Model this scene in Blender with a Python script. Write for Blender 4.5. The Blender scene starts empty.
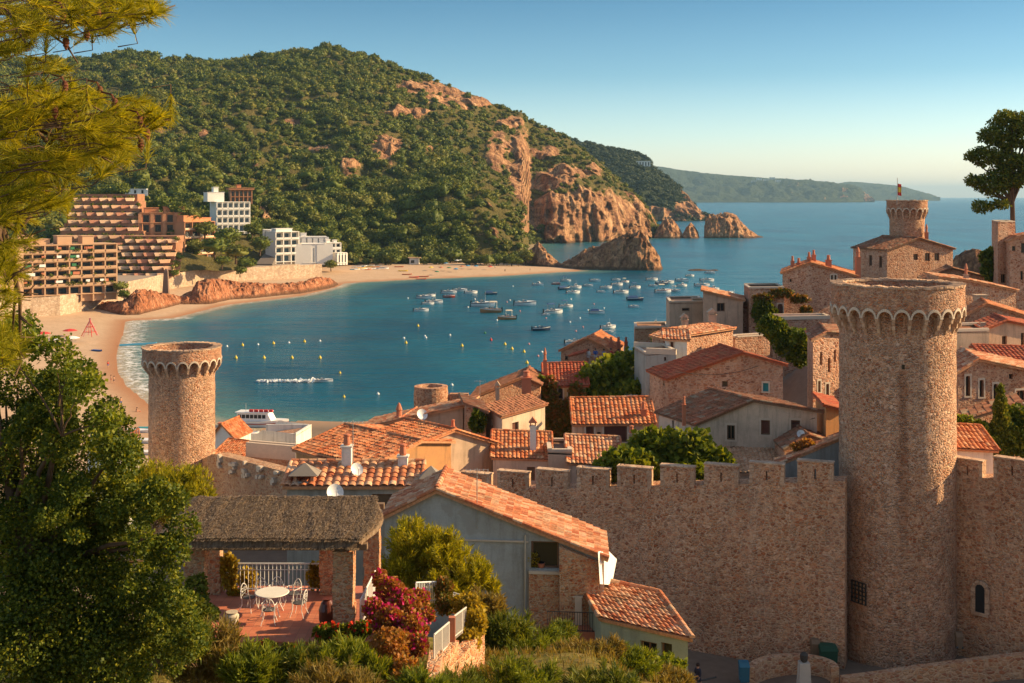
import bpy, math, random
import numpy as np
from mathutils import Vector, Matrix
R = math.radians
SC = bpy.context.scene
COL = SC.collection
random.seed(7)
rng = np.random.default_rng(11)

# ------------------------------------------------------------------ camera, sky, sun, exposure
F, CX, HY, H = 1200.0, 512.0, 196.5, 45.0      # focal length in pixels, picture centre, horizon row, eye height (m)
cd = bpy.data.cameras.new('camera'); cam = bpy.data.objects.new('camera', cd); COL.objects.link(cam)
cam.location = (0, 0, H); cam.rotation_euler = (R(90), 0, 0)
cd.sensor_width = 36; cd.lens = F / 1024 * 36; cd.shift_y = -(341.5 - HY) / 1024
cd.clip_start = 0.1; cd.clip_end = 120000
SC.camera = cam
SUN_AZ, SUN_EL = 81, 25                         # clockwise from +Y (straight ahead)
wd = bpy.data.worlds.new('World'); SC.world = wd; wd.use_nodes = True
nt = wd.node_tree; bg = nt.nodes['Background']
sky = nt.nodes.new('ShaderNodeTexSky'); sky.sky_type = 'NISHITA'; sky.sun_disc = False
sky.sun_elevation = R(SUN_EL); sky.sun_rotation = R(SUN_AZ)
sky.air_density = 1.0; sky.dust_density = 0.6; sky.ozone_density = 2.0
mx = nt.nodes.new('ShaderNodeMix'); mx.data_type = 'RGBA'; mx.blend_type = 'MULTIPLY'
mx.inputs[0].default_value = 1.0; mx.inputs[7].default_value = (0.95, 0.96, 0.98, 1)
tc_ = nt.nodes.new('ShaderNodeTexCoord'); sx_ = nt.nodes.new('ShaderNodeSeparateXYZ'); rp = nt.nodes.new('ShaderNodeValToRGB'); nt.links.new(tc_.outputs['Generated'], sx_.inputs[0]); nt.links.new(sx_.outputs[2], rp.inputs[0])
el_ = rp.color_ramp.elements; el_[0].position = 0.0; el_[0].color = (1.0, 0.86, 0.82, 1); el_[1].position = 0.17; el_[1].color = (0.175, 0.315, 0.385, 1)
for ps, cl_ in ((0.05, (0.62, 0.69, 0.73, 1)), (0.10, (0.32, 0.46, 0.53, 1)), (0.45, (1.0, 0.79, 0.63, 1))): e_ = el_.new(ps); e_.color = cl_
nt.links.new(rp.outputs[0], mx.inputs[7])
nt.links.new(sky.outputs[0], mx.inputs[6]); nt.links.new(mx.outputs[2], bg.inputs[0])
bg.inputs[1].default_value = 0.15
sd = bpy.data.lights.new('sun', 'SUN'); so = bpy.data.objects.new('sun', sd); COL.objects.link(so)
sd.energy = 5.0; sd.angle = R(0.5); sd.color = (1.0, 0.72, 0.38)
sdir = Vector((math.sin(R(SUN_AZ)) * math.cos(R(SUN_EL)), math.cos(R(SUN_AZ)) * math.cos(R(SUN_EL)), math.sin(R(SUN_EL))))
so.rotation_euler = sdir.to_track_quat('Z', 'Y').to_euler(); so.location = (60, 10, 90)
SC.view_settings.view_transform = 'Standard'; SC.view_settings.look = 'None'
SC.view_settings.exposure = 0.87; SC.view_settings.gamma = 1
SC.cycles.use_denoising = True
SC.cycles.max_bounces = 6; SC.cycles.transparent_max_bounces = 8; SC.cycles.volume_bounces = 0

# ------------------------------------------------------------------ geometry helpers
def P(px, py, Y): return Vector(((px - CX) * Y / F, Y, H - (py - HY) * Y / F))
def S(px, py, z=0.0):
    Y = (H - z) * F / (py - HY); return Vector(((px - CX) * Y / F, Y, z))

def _h(i, j, k, s):
    n = (i * 374761393 + j * 668265263 + k * 2147483647 + s * 974634777) & 0xffffffff
    n = ((n ^ (n >> 13)) * 1274126177) & 0xffffffff
    return ((n ^ (n >> 16)) & 0xffff) / 65535.0
def vn(x, y, z, s=0):
    x, y, z = np.broadcast_arrays(np.asarray(x, float), np.asarray(y, float), np.asarray(z, float))
    i = np.floor(x).astype(np.int64); j = np.floor(y).astype(np.int64); k = np.floor(z).astype(np.int64)
    fx, fy, fz = x - i, y - j, z - k
    fx = fx * fx * (3 - 2 * fx); fy = fy * fy * (3 - 2 * fy); fz = fz * fz * (3 - 2 * fz)
    r = 0
    for a in (0, 1):
        for b in (0, 1):
            for c in (0, 1):
                w = (fx if a else 1 - fx) * (fy if b else 1 - fy) * (fz if c else 1 - fz)
                r = r + w * _h(i + a, j + b, k + c, s)
    return r * 2 - 1
def fbm(x, y, z, o=4, s=0, ridged=False):
    r = 0; a = 1.0; t = 0
    for q in range(o):
        n = vn(x, y, z, s + q)
        r = r + a * ((1 - 2 * abs(n)) if ridged else n); t += a
        x, y, z = x * 2.03, y * 2.03, z * 2.03; a *= 0.5
    return r / t

class MB:
    def __init__(s): s.v = []; s.f = []; s.uv = []
    def add(s, vs, fs, uvs=None):
        b = len(s.v); s.v.extend([tuple(p) for p in vs])
        for n, f in enumerate(fs):
            s.f.append([b + i for i in f]); s.uv.append(uvs[n] if uvs else None)
        return s
    def quad(s, a, b, c, d, uv=None): return s.add([a, b, c, d], [(0, 1, 2, 3)], [uv] if uv else None)
    def poly(s, pts): return s.add(pts, [tuple(range(len(pts)))])
    def obox(s, o, t, n, s0, s1, z0, z1, d0, d1):     # o 2-D origin, t along, n outward; z absolute
        pts = []
        for z in (z0, z1):
            for a, d in ((s0, d0), (s1, d0), (s1, d1), (s0, d1)):
                pts.append((o[0] + t[0] * a + n[0] * d, o[1] + t[1] * a + n[1] * d, z))
        return s.add(pts, [(3, 2, 1, 0), (4, 5, 6, 7), (0, 1, 5, 4), (1, 2, 6, 5), (2, 3, 7, 6), (3, 0, 4, 7)])
    def box(s, c, sz, rz=0.0):
        ca, sa = math.cos(rz), math.sin(rz)
        return s.obox((c[0], c[1]), (ca, sa), (-sa, ca), -sz[0] / 2, sz[0] / 2, c[2] - sz[2] / 2, c[2] + sz[2] / 2, -sz[1] / 2, sz[1] / 2)
    def hexa(s, pts): return s.add(pts, [(3, 2, 1, 0), (4, 5, 6, 7), (0, 1, 5, 4), (1, 2, 6, 5), (2, 3, 7, 6), (3, 0, 4, 7)])
    def tube(s, pts, r, n=8, cap=True):
        pts = [Vector(p) for p in pts]; rs = r if isinstance(r, (list, tuple)) else [r] * len(pts)
        rings = []; up = Vector((0, 0, 1))
        for i, p in enumerate(pts):
            d = (pts[min(i + 1, len(pts) - 1)] - pts[max(i - 1, 0)]).normalized()
            a = d.cross(up)
            if a.length < 0.05: a = d.cross(Vector((1, 0, 0)))
            a.normalize(); b = a.cross(d)
            rings.append([p + (a * math.cos(6.28318 * k / n) + b * math.sin(6.28318 * k / n)) * rs[i] for k in range(n)])
        vs = [q for rg in rings for q in rg]; fs = []
        for i in range(len(pts) - 1):
            for k in range(n):
                k2 = (k + 1) % n; fs.append((i * n + k, i * n + k2, (i + 1) * n + k2, (i + 1) * n + k))
        if cap: fs.append(tuple(range(n - 1, -1, -1))); fs.append(tuple((len(pts) - 1) * n + k for k in range(n)))
        return s.add(vs, fs)
    def lathe(s, c, prof, n=24, sx=1, sy=1):
        vs = []; fs = []
        for r, z in prof:
            for k in range(n):
                a = 2 * math.pi * k / n; vs.append((c[0] + r * sx * math.cos(a), c[1] + r * sy * math.sin(a), c[2] + z))
        for i in range(len(prof) - 1):
            for k in range(n):
                k2 = (k + 1) % n; fs.append((i * n + k, i * n + k2, (i + 1) * n + k2, (i + 1) * n + k))
        return s.add(vs, fs)
    def build(s, name, mat, parent=None, smooth=False, rel=True):
        me = bpy.data.meshes.new(name)
        me.from_pydata([tuple(v) for v in s.v], [], s.f)
        if any(u is not None for u in s.uv):
            l = me.uv_layers.new(name='UVMap'); d = []
            for f, u in zip(s.f, s.uv):
                for q in range(len(f)): d.extend(u[q] if u else (0.5, 0.5))
            l.data.foreach_set('uv', d)
        if smooth: me.shade_smooth()
        me.materials.append(mat)
        o = bpy.data.objects.new(name, me); COL.objects.link(o)
        if parent is not None: setp(o, parent, rel)
        return o
def world_loc(o):
    v = Vector(o.location)
    while o.parent is not None: o = o.parent; v = v + Vector(o.location)
    return v
def setp(o, parent, rel=True):                  # things whose empties only carry a location
    o.parent = parent
    if rel: o.location = Vector(o.location) - world_loc(parent)
def tag(o, label=None, cat=None, group=None, kind=None):
    if label: o['label'] = label
    if cat: o['category'] = cat
    if group: o['group'] = group
    if kind: o['kind'] = kind
    return o
def empty(name, loc, label, cat, group=None, rz=0):
    o = bpy.data.objects.new(name, None); COL.objects.link(o); o.location = loc; o.rotation_euler = (0, 0, rz)
    o.empty_display_size = 0.3
    return tag(o, label, cat, group)
def copy_tree(o, parent=None):
    c = o.copy(); COL.objects.link(c)
    if parent is not None: c.parent = parent
    for ch in [q for q in COL.objects if q.parent == o]: copy_tree(ch, c)
    return c
def npmesh(name, V, Fc, mat, parent=None, smooth=False, attrs=None, rel=True):
    V = np.asarray(V, np.float32); Fc = np.asarray(Fc, np.int32); k = Fc.shape[1]
    me = bpy.data.meshes.new(name)
    me.vertices.add(len(V)); me.vertices.foreach_set('co', V.ravel())
    me.loops.add(Fc.size); me.loops.foreach_set('vertex_index', Fc.ravel())
    me.polygons.add(len(Fc)); me.polygons.foreach_set('loop_start', np.arange(0, Fc.size, k, dtype=np.int32))
    me.update(calc_edges=True)
    if smooth: me.shade_smooth()
    for an, av in (attrs or {}).items():
        a = me.attributes.new(an, 'FLOAT', 'POINT'); a.data.foreach_set('value', np.asarray(av, np.float32).ravel())
    me.materials.append(mat)
    o = bpy.data.objects.new(name, me); COL.objects.link(o)
    if parent is not None: setp(o, parent, rel)
    return o
def grid_faces(nr, nc):
    i = np.arange(nr - 1)[:, None] * nc + np.arange(nc - 1)[None, :]
    return np.stack([i, i + 1, i + nc + 1, i + nc], -1).reshape(-1, 4)

# ------------------------------------------------------------------ materials
def lin(c): return tuple(((x / 12.92) if x <= 0.04045 else ((x + 0.055) / 1.055) ** 2.4) for x in c[:3]) + (1,)
class M_:
    def __init__(s, name, rough=0.85, spec=0.3):
        s.m = bpy.data.materials.new(name); s.m.use_nodes = True; s.t = s.m.node_tree; s.n = s.t.nodes
        s.b = s.n['Principled BSDF']; s.b.inputs['Roughness'].default_value = rough
        s.b.inputs['Specular IOR Level'].default_value = spec
    def node(s, typ, **kw):
        n = s.n.new(typ)
        for k, v in kw.items():
            if k in n.inputs: n.inputs[k].default_value = v
            else: setattr(n, k, v)
        return n
    def link(s, a, b): s.t.links.new(a, b)
    def coord(s, sc=(1, 1, 1), kind='pos'):
        if kind == 'pos': src = s.node('ShaderNodeNewGeometry').outputs['Position']
        else: src = s.node('ShaderNodeTexCoord').outputs[kind]
        mp = s.node('ShaderNodeMapping'); mp.inputs['Scale'].default_value = sc; s.link(src, mp.inputs[0]); return mp.outputs[0]
    def noise(s, vec, scale, detail=4, rough=0.6):
        n = s.node('ShaderNodeTexNoise', Scale=scale, Detail=detail, Roughness=rough); s.link(vec, n.inputs['Vector']); return n.outputs[0]
    def ramp(s, fac, stops, interp='LINEAR'):
        r = s.node('ShaderNodeValToRGB'); r.color_ramp.interpolation = interp
        e = r.color_ramp.elements
        while len(e) < len(stops): e.new(0.5)
        for q, (p, c) in zip(e, stops): q.position = p; q.color = tuple(c[:3]) + (1,)
        s.link(fac, r.inputs[0]); return r.outputs[0]
    def mix(s, fac, a, b, mode='MIX'):
        m = s.node('ShaderNodeMix'); m.data_type = 'RGBA'; m.blend_type = mode
        for sock, v in ((m.inputs[0], fac), (m.inputs[6], a), (m.inputs[7], b)):
            if isinstance(v, (int, float)): sock.default_value = v
            elif isinstance(v, tuple): sock.default_value = v[:3] + (1,)
            else: s.link(v, sock)
        return m.outputs[2]
    def math(s, op, a, b=0.0, clamp=False):
        m = s.node('ShaderNodeMath'); m.operation = op; m.use_clamp = clamp
        for sock, v in ((m.inputs[0], a), (m.inputs[1], b)):
            if isinstance(v, (int, float)): sock.default_value = v
            else: s.link(v, sock)
        return m.outputs[0]
    def bump(s, h, strength=0.5, dist=0.05):
        b = s.node('ShaderNodeBump', Strength=strength, Distance=dist); s.link(h, b.inputs['Height']); s.link(b.outputs[0], s.b.inputs['Normal'])
    def col(s, c):
        if isinstance(c, tuple): s.b.inputs['Base Color'].default_value = c[:3] + (1,)
        else: s.link(c, s.b.inputs['Base Color'])

def m_plain(name, c, rough=0.7, spec=0.3, metal=0.0, var=0.12, nscale=3.0):
    m = M_(name, rough, spec); v = m.noise(m.coord(), nscale, 3)
    m.col(m.mix(v, tuple(x * (1 - var * 1.4) for x in c), tuple(min(1, x * (1 + var)) for x in c)))
    m.b.inputs['Metallic'].default_value = metal; return m.m
def m_stone(name, cols, mortar, scale, mw=0.06, bump=0.9, stain=(0.16, 0.09, 0.06), stain_amt=0.35, stretch=1.55, streak=None):
    m = M_(name, 0.92, 0.15); c = m.coord((scale, scale, scale * stretch))
    dn = m.noise(m.coord((scale * .8,) * 3), 2.0, 2)
    va = m.node('ShaderNodeVectorMath'); va.operation = 'MULTIPLY_ADD'
    cmb = m.node('ShaderNodeCombineXYZ'); m.link(dn, cmb.inputs[0]); m.link(dn, cmb.inputs[2])
    m.link(cmb.outputs[0], va.inputs[0]); va.inputs[1].default_value = (0.5, 0.5, 0.5); m.link(c, va.inputs[2])
    v1 = m.node('ShaderNodeTexVoronoi', Scale=1.0); m.link(va.outputs[0], v1.inputs['Vector'])
    v2 = m.node('ShaderNodeTexVoronoi', Scale=1.0); v2.feature = 'DISTANCE_TO_EDGE'; m.link(va.outputs[0], v2.inputs['Vector'])
    sp = m.node('ShaderNodeSeparateColor'); m.link(v1.outputs['Color'], sp.inputs[0])
    st = m.ramp(sp.outputs[0], [(i / (len(cols) - 1), q) for i, q in enumerate(cols)])
    fine = m.noise(m.coord(), 9, 4)
    st = m.mix(0.45, st, m.ramp(fine, [(0.3, (0.25, 0.25, 0.25)), (0.75, (1, 1, 1))]), 'MULTIPLY')
    me = m.ramp(v2.outputs['Distance'], [(0.0, (0, 0, 0)), (mw * .6, (.1, .1, .1)), (mw * 3.0, (1, 1, 1))])
    wn_ = m.noise(m.coord(), scale * .55, 3, .7); me = m.math('MAXIMUM', me, m.math('MULTIPLY', m.ramp(wn_, [(.45, (0, 0, 0)), (.62, (1, 1, 1))]), 0.72))
    base = m.mix(me, tuple(mortar), st)
    big = m.noise(m.coord((1, 1, 0.55)), 0.22, 5, 0.65)
    base = m.mix(m.ramp(big, [(0.42, (0, 0, 0)), (0.68, (stain_amt,) * 3)]), base, tuple(stain))
    big2 = m.noise(m.coord((1.3, 1.3, 0.3)), 0.5, 4, 0.6)
    base = m.mix(m.ramp(big2, [(0.45, (0, 0, 0)), (0.75, (.5, .5, .5))]), base, m.mix(0.6, base, (0.62, 0.47, 0.36)))
    if streak:
        sx = m.node('ShaderNodeSeparateXYZ'); m.link(m.node('ShaderNodeNewGeometry').outputs['Position'], sx.inputs[0])
        wob = m.math('ADD', sx.outputs[0], m.math('MULTIPLY', m.math('SUBTRACT', m.noise(m.coord(), 1.3, 3), .5), .35)); dx_ = m.math('ABSOLUTE', m.math('SUBTRACT', wob, streak[0]))
        k1 = m.ramp(m.math('MULTIPLY', dx_, 1.0), [(.16, (1, 1, 1)), (.40, (0, 0, 0))]); k2 = m.ramp(m.math('DIVIDE', m.math('SUBTRACT', streak[1], sx.outputs[2]), 12.0), [(0.0, (0, 0, 0)), (.01, (1, 1, 1)), (.75, (.8, .8, .8)), (1.0, (0, 0, 0))]); k3 = m.math('LESS_THAN', sx.outputs[1], 79.0)
        base = m.mix(m.math('MULTIPLY', m.math('MULTIPLY', k1, k2), m.math('MULTIPLY', k3, .62)), base, (0.30, 0.13, 0.07))
    m.col(base)
    hh = m.math('ADD', m.math('MULTIPLY', me, 0.8), m.math('MULTIPLY', sp.outputs[1], 0.6)); hh = m.math('ADD', hh, m.math('MULTIPLY', fine, 0.5))
    m.bump(hh, bump, 0.09); return m.m
def m_plaster(name, c, dirt=(0.2, 0.15, 0.11), amt=0.5, streak=True, patch=None):
    m = M_(name, 0.9, 0.15); v = m.noise(m.coord(), 0.5, 6, 0.7)
    base = m.mix(m.ramp(v, [(0.42, (0, 0, 0)), (0.78, (amt,) * 3)]), tuple(c), tuple(dirt))
    s2 = m.noise(m.coord((1.6, 1.6, 0.16)), 1.1, 5, 0.7)
    if streak: base = m.mix(m.ramp(s2, [(0.5, (0, 0, 0)), (0.72, (0.5,) * 3)]), base, tuple(x * 0.55 for x in dirt))
    f = m.noise(m.coord(), 14, 4, 0.7)
    base = m.mix(0.25, base, m.ramp(f, [(0.3, (.45, .45, .45)), (0.7, (1.0, 1.0, 1.0))]), 'MULTIPLY')
    if patch: base = m.mix(m.ramp(m.noise(m.coord(), 0.8, 4), [(0.55, (0, 0, 0)), (0.6, (1, 1, 1))]), base, tuple(patch))
    m.col(base); m.bump(f, 0.35, 0.03); return m.m
def m_tiles(name, cols, lichen=(0.24, 0.17, 0.09), la=0.55, dark=0.65):
    m = M_(name, 0.85, 0.2); uv = m.node('ShaderNodeTexCoord').outputs['UV']
    fl = m.node('ShaderNodeVectorMath'); fl.operation = 'FLOOR'; m.link(uv, fl.inputs[0])
    wn = m.node('ShaderNodeTexWhiteNoise'); wn.noise_dimensions = '2D'; m.link(fl.outputs[0], wn.inputs['Vector'])
    base = m.ramp(wn.outputs['Value'], [(i / (len(cols) - 1), q) for i, q in enumerate(cols)])
    big = m.noise(m.coord(), 0.9, 5, 0.7)
    base = m.mix(m.ramp(big, [(0.48, (0, 0, 0)), (0.7, (la,) * 3)]), base, tuple(lichen))
    f = m.noise(m.coord(), 10, 4, 0.7)
    base = m.mix(dark, base, m.ramp(f, [(0.35, (.35, .33, .3)), (0.7, (1, 1, 1))]), 'MULTIPLY')
    m.col(base); m.bump(f, 0.3, 0.02); return m.m
def m_leaf(name, cols, trans=0.35, nscale=0.8, rough=0.6):
    m = M_(name, rough, 0.25); g = m.node('ShaderNodeNewGeometry')
    n = m.noise(m.coord(), nscale, 3)
    f = m.math('ADD', m.math('MULTIPLY', g.outputs['Random Per Island'], 0.55), m.math('MULTIPLY', n, 0.5))
    c = m.ramp(f, [(0.15 + 0.7 * i / (len(cols) - 1), q) for i, q in enumerate(cols)])
    m.col(c)
    tr = m.node('ShaderNodeBsdfTranslucent'); m.link(m.mix(1.0, c, (1.35, 1.2, 0.45), 'MULTIPLY'), tr.inputs[0])
    ms = m.node('ShaderNodeMixShader'); ms.inputs[0].default_value = trans
    m.link(m.b.outputs[0], ms.inputs[1]); m.link(tr.outputs[0], ms.inputs[2]); m.link(ms.outputs[0], m.n['Material Output'].inputs[0])
    return m.m
# ------------------------------------------------------------------ the setting: sea, ground, hills, rocks
coast_px = [(296, 431), (240, 428), (196, 420), (165, 411), (150, 404), (140, 396), (127, 385), (119, 371), (117, 356), (122, 340), (127, 321),
            (175, 318), (225, 305), (300, 296), (338, 287), (346, 283), (420, 279), (500, 276), (560, 272), (585, 271)]
coast = [tuple(S(a, b)[:2]) for a, b in coast_px] + [(40, 760), (22, 770), (13, 800), (14, 900), (20, 1100), (30, 1175), (60, 1180), (90, 1200), (140, 1290), (160, 1320), (150, 1600),
         (-1200, 1600), (-1200, -80), (900, -80), (900, 420), (190, 330), (90, 280), (42, 270), (-2, 240), (-22, 233), (-36, 228)]
CP = np.array(coast)
def sdist(x, y):
    d = np.full(x.shape, 1e9); ins = np.zeros(x.shape, bool)
    for i in range(len(CP)):
        a, b = CP[i], CP[(i + 1) % len(CP)]; e = b - a
        t = np.clip(((x - a[0]) * e[0] + (y - a[1]) * e[1]) / (e @ e), 0, 1)
        d = np.minimum(d, np.hypot(x - a[0] - t * e[0], y - a[1] - t * e[1]))
        c = (a[1] > y) != (b[1] > y)
        with np.errstate(divide='ignore', invalid='ignore'):
            ins ^= c & (x < e[0] * (y - a[1]) / (e[1] if e[1] else 1e-9) + a[0])
    return np.where(ins, d, -d)
# the ground's spot heights (x, y, z)
SPOT = [(0, 0, 43), (-8, 0, 43.2), (8, 0, 42.8), (0, 12, 38), (-8, 12, 38.5), (8, 12, 37.5), (0, 24, 32.6), (-9, 24, 33.2), (9, 22, 32.4), (20, 24, 30),
        (-6, 33, 30.2), (-12, 32, 30.8), (-9, 40.5, 29.7), (-14, 40, 30.2), (-5, 38, 29.4), (-2, 40, 29.2), (1, 40, 29.3), (3, 40, 29.3), (5, 41, 28.2), (7.5, 42, 26.5), (10, 44, 22), (-1, 46, 27.6), (2.5, 47, 26.6),
        (-5, 50, 26.0), (1, 56, 23.4), (6.5, 54, 21.0), (-12, 50, 25.5), (-20, 45, 29), (-28, 40, 31), (-14, 62, 20), (14, 50, 17), (20, 56, 15), (35, 50, 15.5), (14, 62, 15), (26, 66, 15), (12, 78, 14.6), (20, 72, 15), (26, 73, 14.8), (25, 76.2, 14.75), (21.5, 77.5, 14.5), (29.5, 76.5, 15.1), (32, 75, 15.6), (16, 78, 14.4), (25.7, 80, 15), (22, 80, 14.6), (30, 79.5, 15.3),
        (34, 74, 16.3), (44, 70, 16.6), (60, 60, 18), (4, 72, 15), (-8, 72, 17), (0, 100, 14.5), (14, 100, 17), (24, 92, 22), (24, 104, 22), (32, 100, 24), (36, 92, 26), (42, 88, 26), (42, 112, 29),
        (38, 135, 30), (50, 150, 31), (60, 170, 31), (60, 200, 26), (30, 150, 24), (24, 140, 20), (14, 140, 14), (0, 130, 11), (-10, 110, 12), (-24, 100, 12), (-36, 118, 12), (-50, 120, 11), (-36, 150, 6), (-48, 170, 3.5), (-60, 200, 2.6),
        (-30, 180, 3), (-20, 190, 3), (-5, 180, 8), (-90, 230, 2.6), (-120, 300, 2.6), (-150, 400, 2.8), (-60, 100, 14), (-80, 60, 25), (-80, 130, 10), (90, 100, 26), (90, 160, 30), (30, 220, 14), (80, 240, 16)]
SP = np.array(SPOT, float)
def idw(x, y):
    n = 0; w = 0
    for a, b, c in SP:
        q = 1 / (((x - a) ** 2 + (y - b) ** 2) + 0.4) ** 1.7; n = n + q * c; w = w + q
    return n / w
def ground_z(x, y):
    x = np.asarray(x, float); y = np.asarray(y, float); s = sdist(x, y)
    k = np.clip((x + 45) / 35, 0, 1); up = s * (0.05 + 0.75 * k * (y < 420)) ; up = np.minimum(up, np.where((y > 300) & (x < 60), 2.6, 99))
    z = np.where(s > 0, np.minimum(idw(x, y), up), s * 0.1 - 0.02)
    return z + np.where(y < 60, fbm(x / 2.2, y / 2.2, 0, 3) * 0.22, 0)
def gz(x, y): return float(ground_z(np.array([float(x)]), np.array([float(y)]))[0])

# sea
sea_m = M_('sea_water', 0.25, 0.4); sea_m.b.inputs['IOR'].default_value = 1.22
at = sea_m.node('ShaderNodeAttribute', attribute_name='off').outputs['Fac']     # metres off the shore
pc = sea_m.coord((1, 0.45, 1)); n1 = sea_m.noise(pc, 0.012, 5, 0.6); n2 = sea_m.noise(sea_m.coord((0.6, 1, 1)), 0.45, 4, 0.65); n3 = sea_m.noise(sea_m.coord((0.25, 1, 1)), 0.05, 3, 0.6)
deep = sea_m.mix(sea_m.ramp(n1, [(0.35, (0, 0, 0)), (0.65, (1, 1, 1))]), (0.001, 0.058, 0.108), (0.003, 0.125, 0.190))
far = sea_m.ramp(at, [(0.0, (0, 0, 0)), (1.0, (1, 1, 1))])
sh = sea_m.math('DIVIDE', at, 26.0, True)
wat = sea_m.mix(sh, (0.10, 0.21, 0.18), deep)
sh2 = sea_m.math('DIVIDE', at, 6.0, True); wat = sea_m.mix(sh2, (0.42, 0.33, 0.22), wat)
sfn = sea_m.node('ShaderNodeAttribute', attribute_name='surf').outputs['Fac']
fo = sea_m.math('MULTIPLY', sfn, sea_m.ramp(sea_m.noise(sea_m.coord((.8, .8, 1)), 0.55, 6, 0.75), [(0.47, (0, 0, 0)), (0.58, (1, 1, 1))]))
sea_m.col(sea_m.mix(fo, wat, (0.8, 0.8, 0.78)))
hh = sea_m.math('ADD', sea_m.math('MULTIPLY', n2, 0.35), sea_m.math('MULTIPLY', n3, 1.4)); sea_m.bump(hh, 1.0, 2.2)
pxs = np.arange(-900, 2001, 6.0); pys = np.concatenate([np.arange(470, 262, -1.6), np.arange(262, 206, -1.0), 196.5 + 54000 / np.array([6000, 7000, 8500, 10500, 13000, 17000, 23000, 32000, 45000])])
PX, PY = np.meshgrid(pxs, pys); Yg = 54000 / (PY - HY); Xg = (PX - CX) * Yg / F
X2 = np.concatenate([np.broadcast_to(pxs * 0 + (pxs - CX) * 60 / F, (1, len(pxs))), Xg]); Y2 = np.concatenate([np.full((1, len(pxs)), 60.0), Yg])
sdw = -sdist(X2, Y2)
surf = np.exp(-((sdw - 3.0) / 3.2) ** 2) * np.clip((X2 + 170) / 30, 0, 1) * np.clip((-60 - X2) / 25, 0, 1) * (Y2 < 450) * 1.15
surf += 0.6 * np.exp(-((sdw - 1.0) / 1.2) ** 2) * (Y2 > 445) * (X2 < -80)
sea = npmesh('sea', np.stack([X2, Y2, np.zeros_like(X2)], -1).reshape(-1, 3), grid_faces(*X2.shape), sea_m.m, smooth=True, attrs={'off': np.clip(sdw, 0, 500), 'surf': surf})
tag(sea, kind='structure')

# ground sheet
gm = M_('ground', 0.95, 0.1)
asd = gm.node('ShaderNodeAttribute', attribute_name='sand').outputs['Fac']; agr = gm.node('ShaderNodeAttribute', attribute_name='grass').outputs['Fac']; awt = gm.node('ShaderNodeAttribute', attribute_name='wet').outputs['Fac']
gn = gm.noise(gm.coord(), 1.1, 6, 0.7); g2 = gm.noise(gm.coord(), 0.12, 4)
pave = gm.mix(gn, (0.12, 0.085, 0.06), (0.26, 0.19, 0.14))
gr = gm.ramp(gn, [(0.3, (0.05, 0.055, 0.012)), (0.5, (0.15, 0.13, 0.03)), (0.7, (0.30, 0.20, 0.08))])
sandc = gm.mix(g2, (0.46, 0.31, 0.20), (0.60, 0.43, 0.29)); sandc = gm.mix(0.22, sandc, gm.ramp(gm.noise(gm.coord(), 0.7, 5, .8), [(0.4, (0.35, .3, .25)), (0.6, (1, 1, 1))]), 'MULTIPLY')
sandc = gm.mix(awt, sandc, (0.34, 0.15, 0.07))
gm.col(gm.mix(asd, gm.mix(agr, pave, gr), sandc)); gm.bump(gn, 0.5, 0.15)
rowsY = np.concatenate([np.linspace(-60, 5, 8), 1 / np.linspace(1 / 6.0, 1 / 260.0, 170), 1 / np.linspace(1 / 261.0, 1 / 900.0, 120)])
pg = np.concatenate([np.linspace(-2600, -160, 24), np.arange(-150, 1201, 7), np.linspace(1230, 3600, 24)])
Yq = np.repeat(rowsY[:, None], len(pg), 1); Xq = (pg[None, :] - CX) / F * np.maximum(Yq, 14)
Xq = np.where(Yq < 14, (pg[None, :] - CX) / F * 14 * 2.5, Xq * 1.0)
Zq = ground_z(Xq, Yq); s_ = sdist(Xq, Yq)
sand = np.clip((4.6 - Zq) / 1.0, 0, 1) * (Yq > 150); grass = np.clip((62 - Yq) / 8, 0, 1) * np.clip((Zq - 18) / 3, 0, 1)
wet = np.clip(1 - (s_ - 1.0) / 6.5, 0, 1) * (Yq > 200) * 0.9
ground = npmesh('ground', np.stack([Xq, Yq, Zq], -1).reshape(-1, 3), grid_faces(*Xq.shape), gm.m, smooth=True, attrs={'sand': sand, 'grass': grass, 'wet': wet})
tag(ground, kind='structure')
# seabed joins the land to the horizon
sb = npmesh('seabed', np.array([(-60000, -200, -9), (60000, -200, -9), (60000, 46000, -9), (-60000, 46000, -9)]), np.array([[0, 1, 2, 3]]), m_plain('seabed', (0.05, 0.06, 0.05)))
tag(sb, kind='structure')

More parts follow.
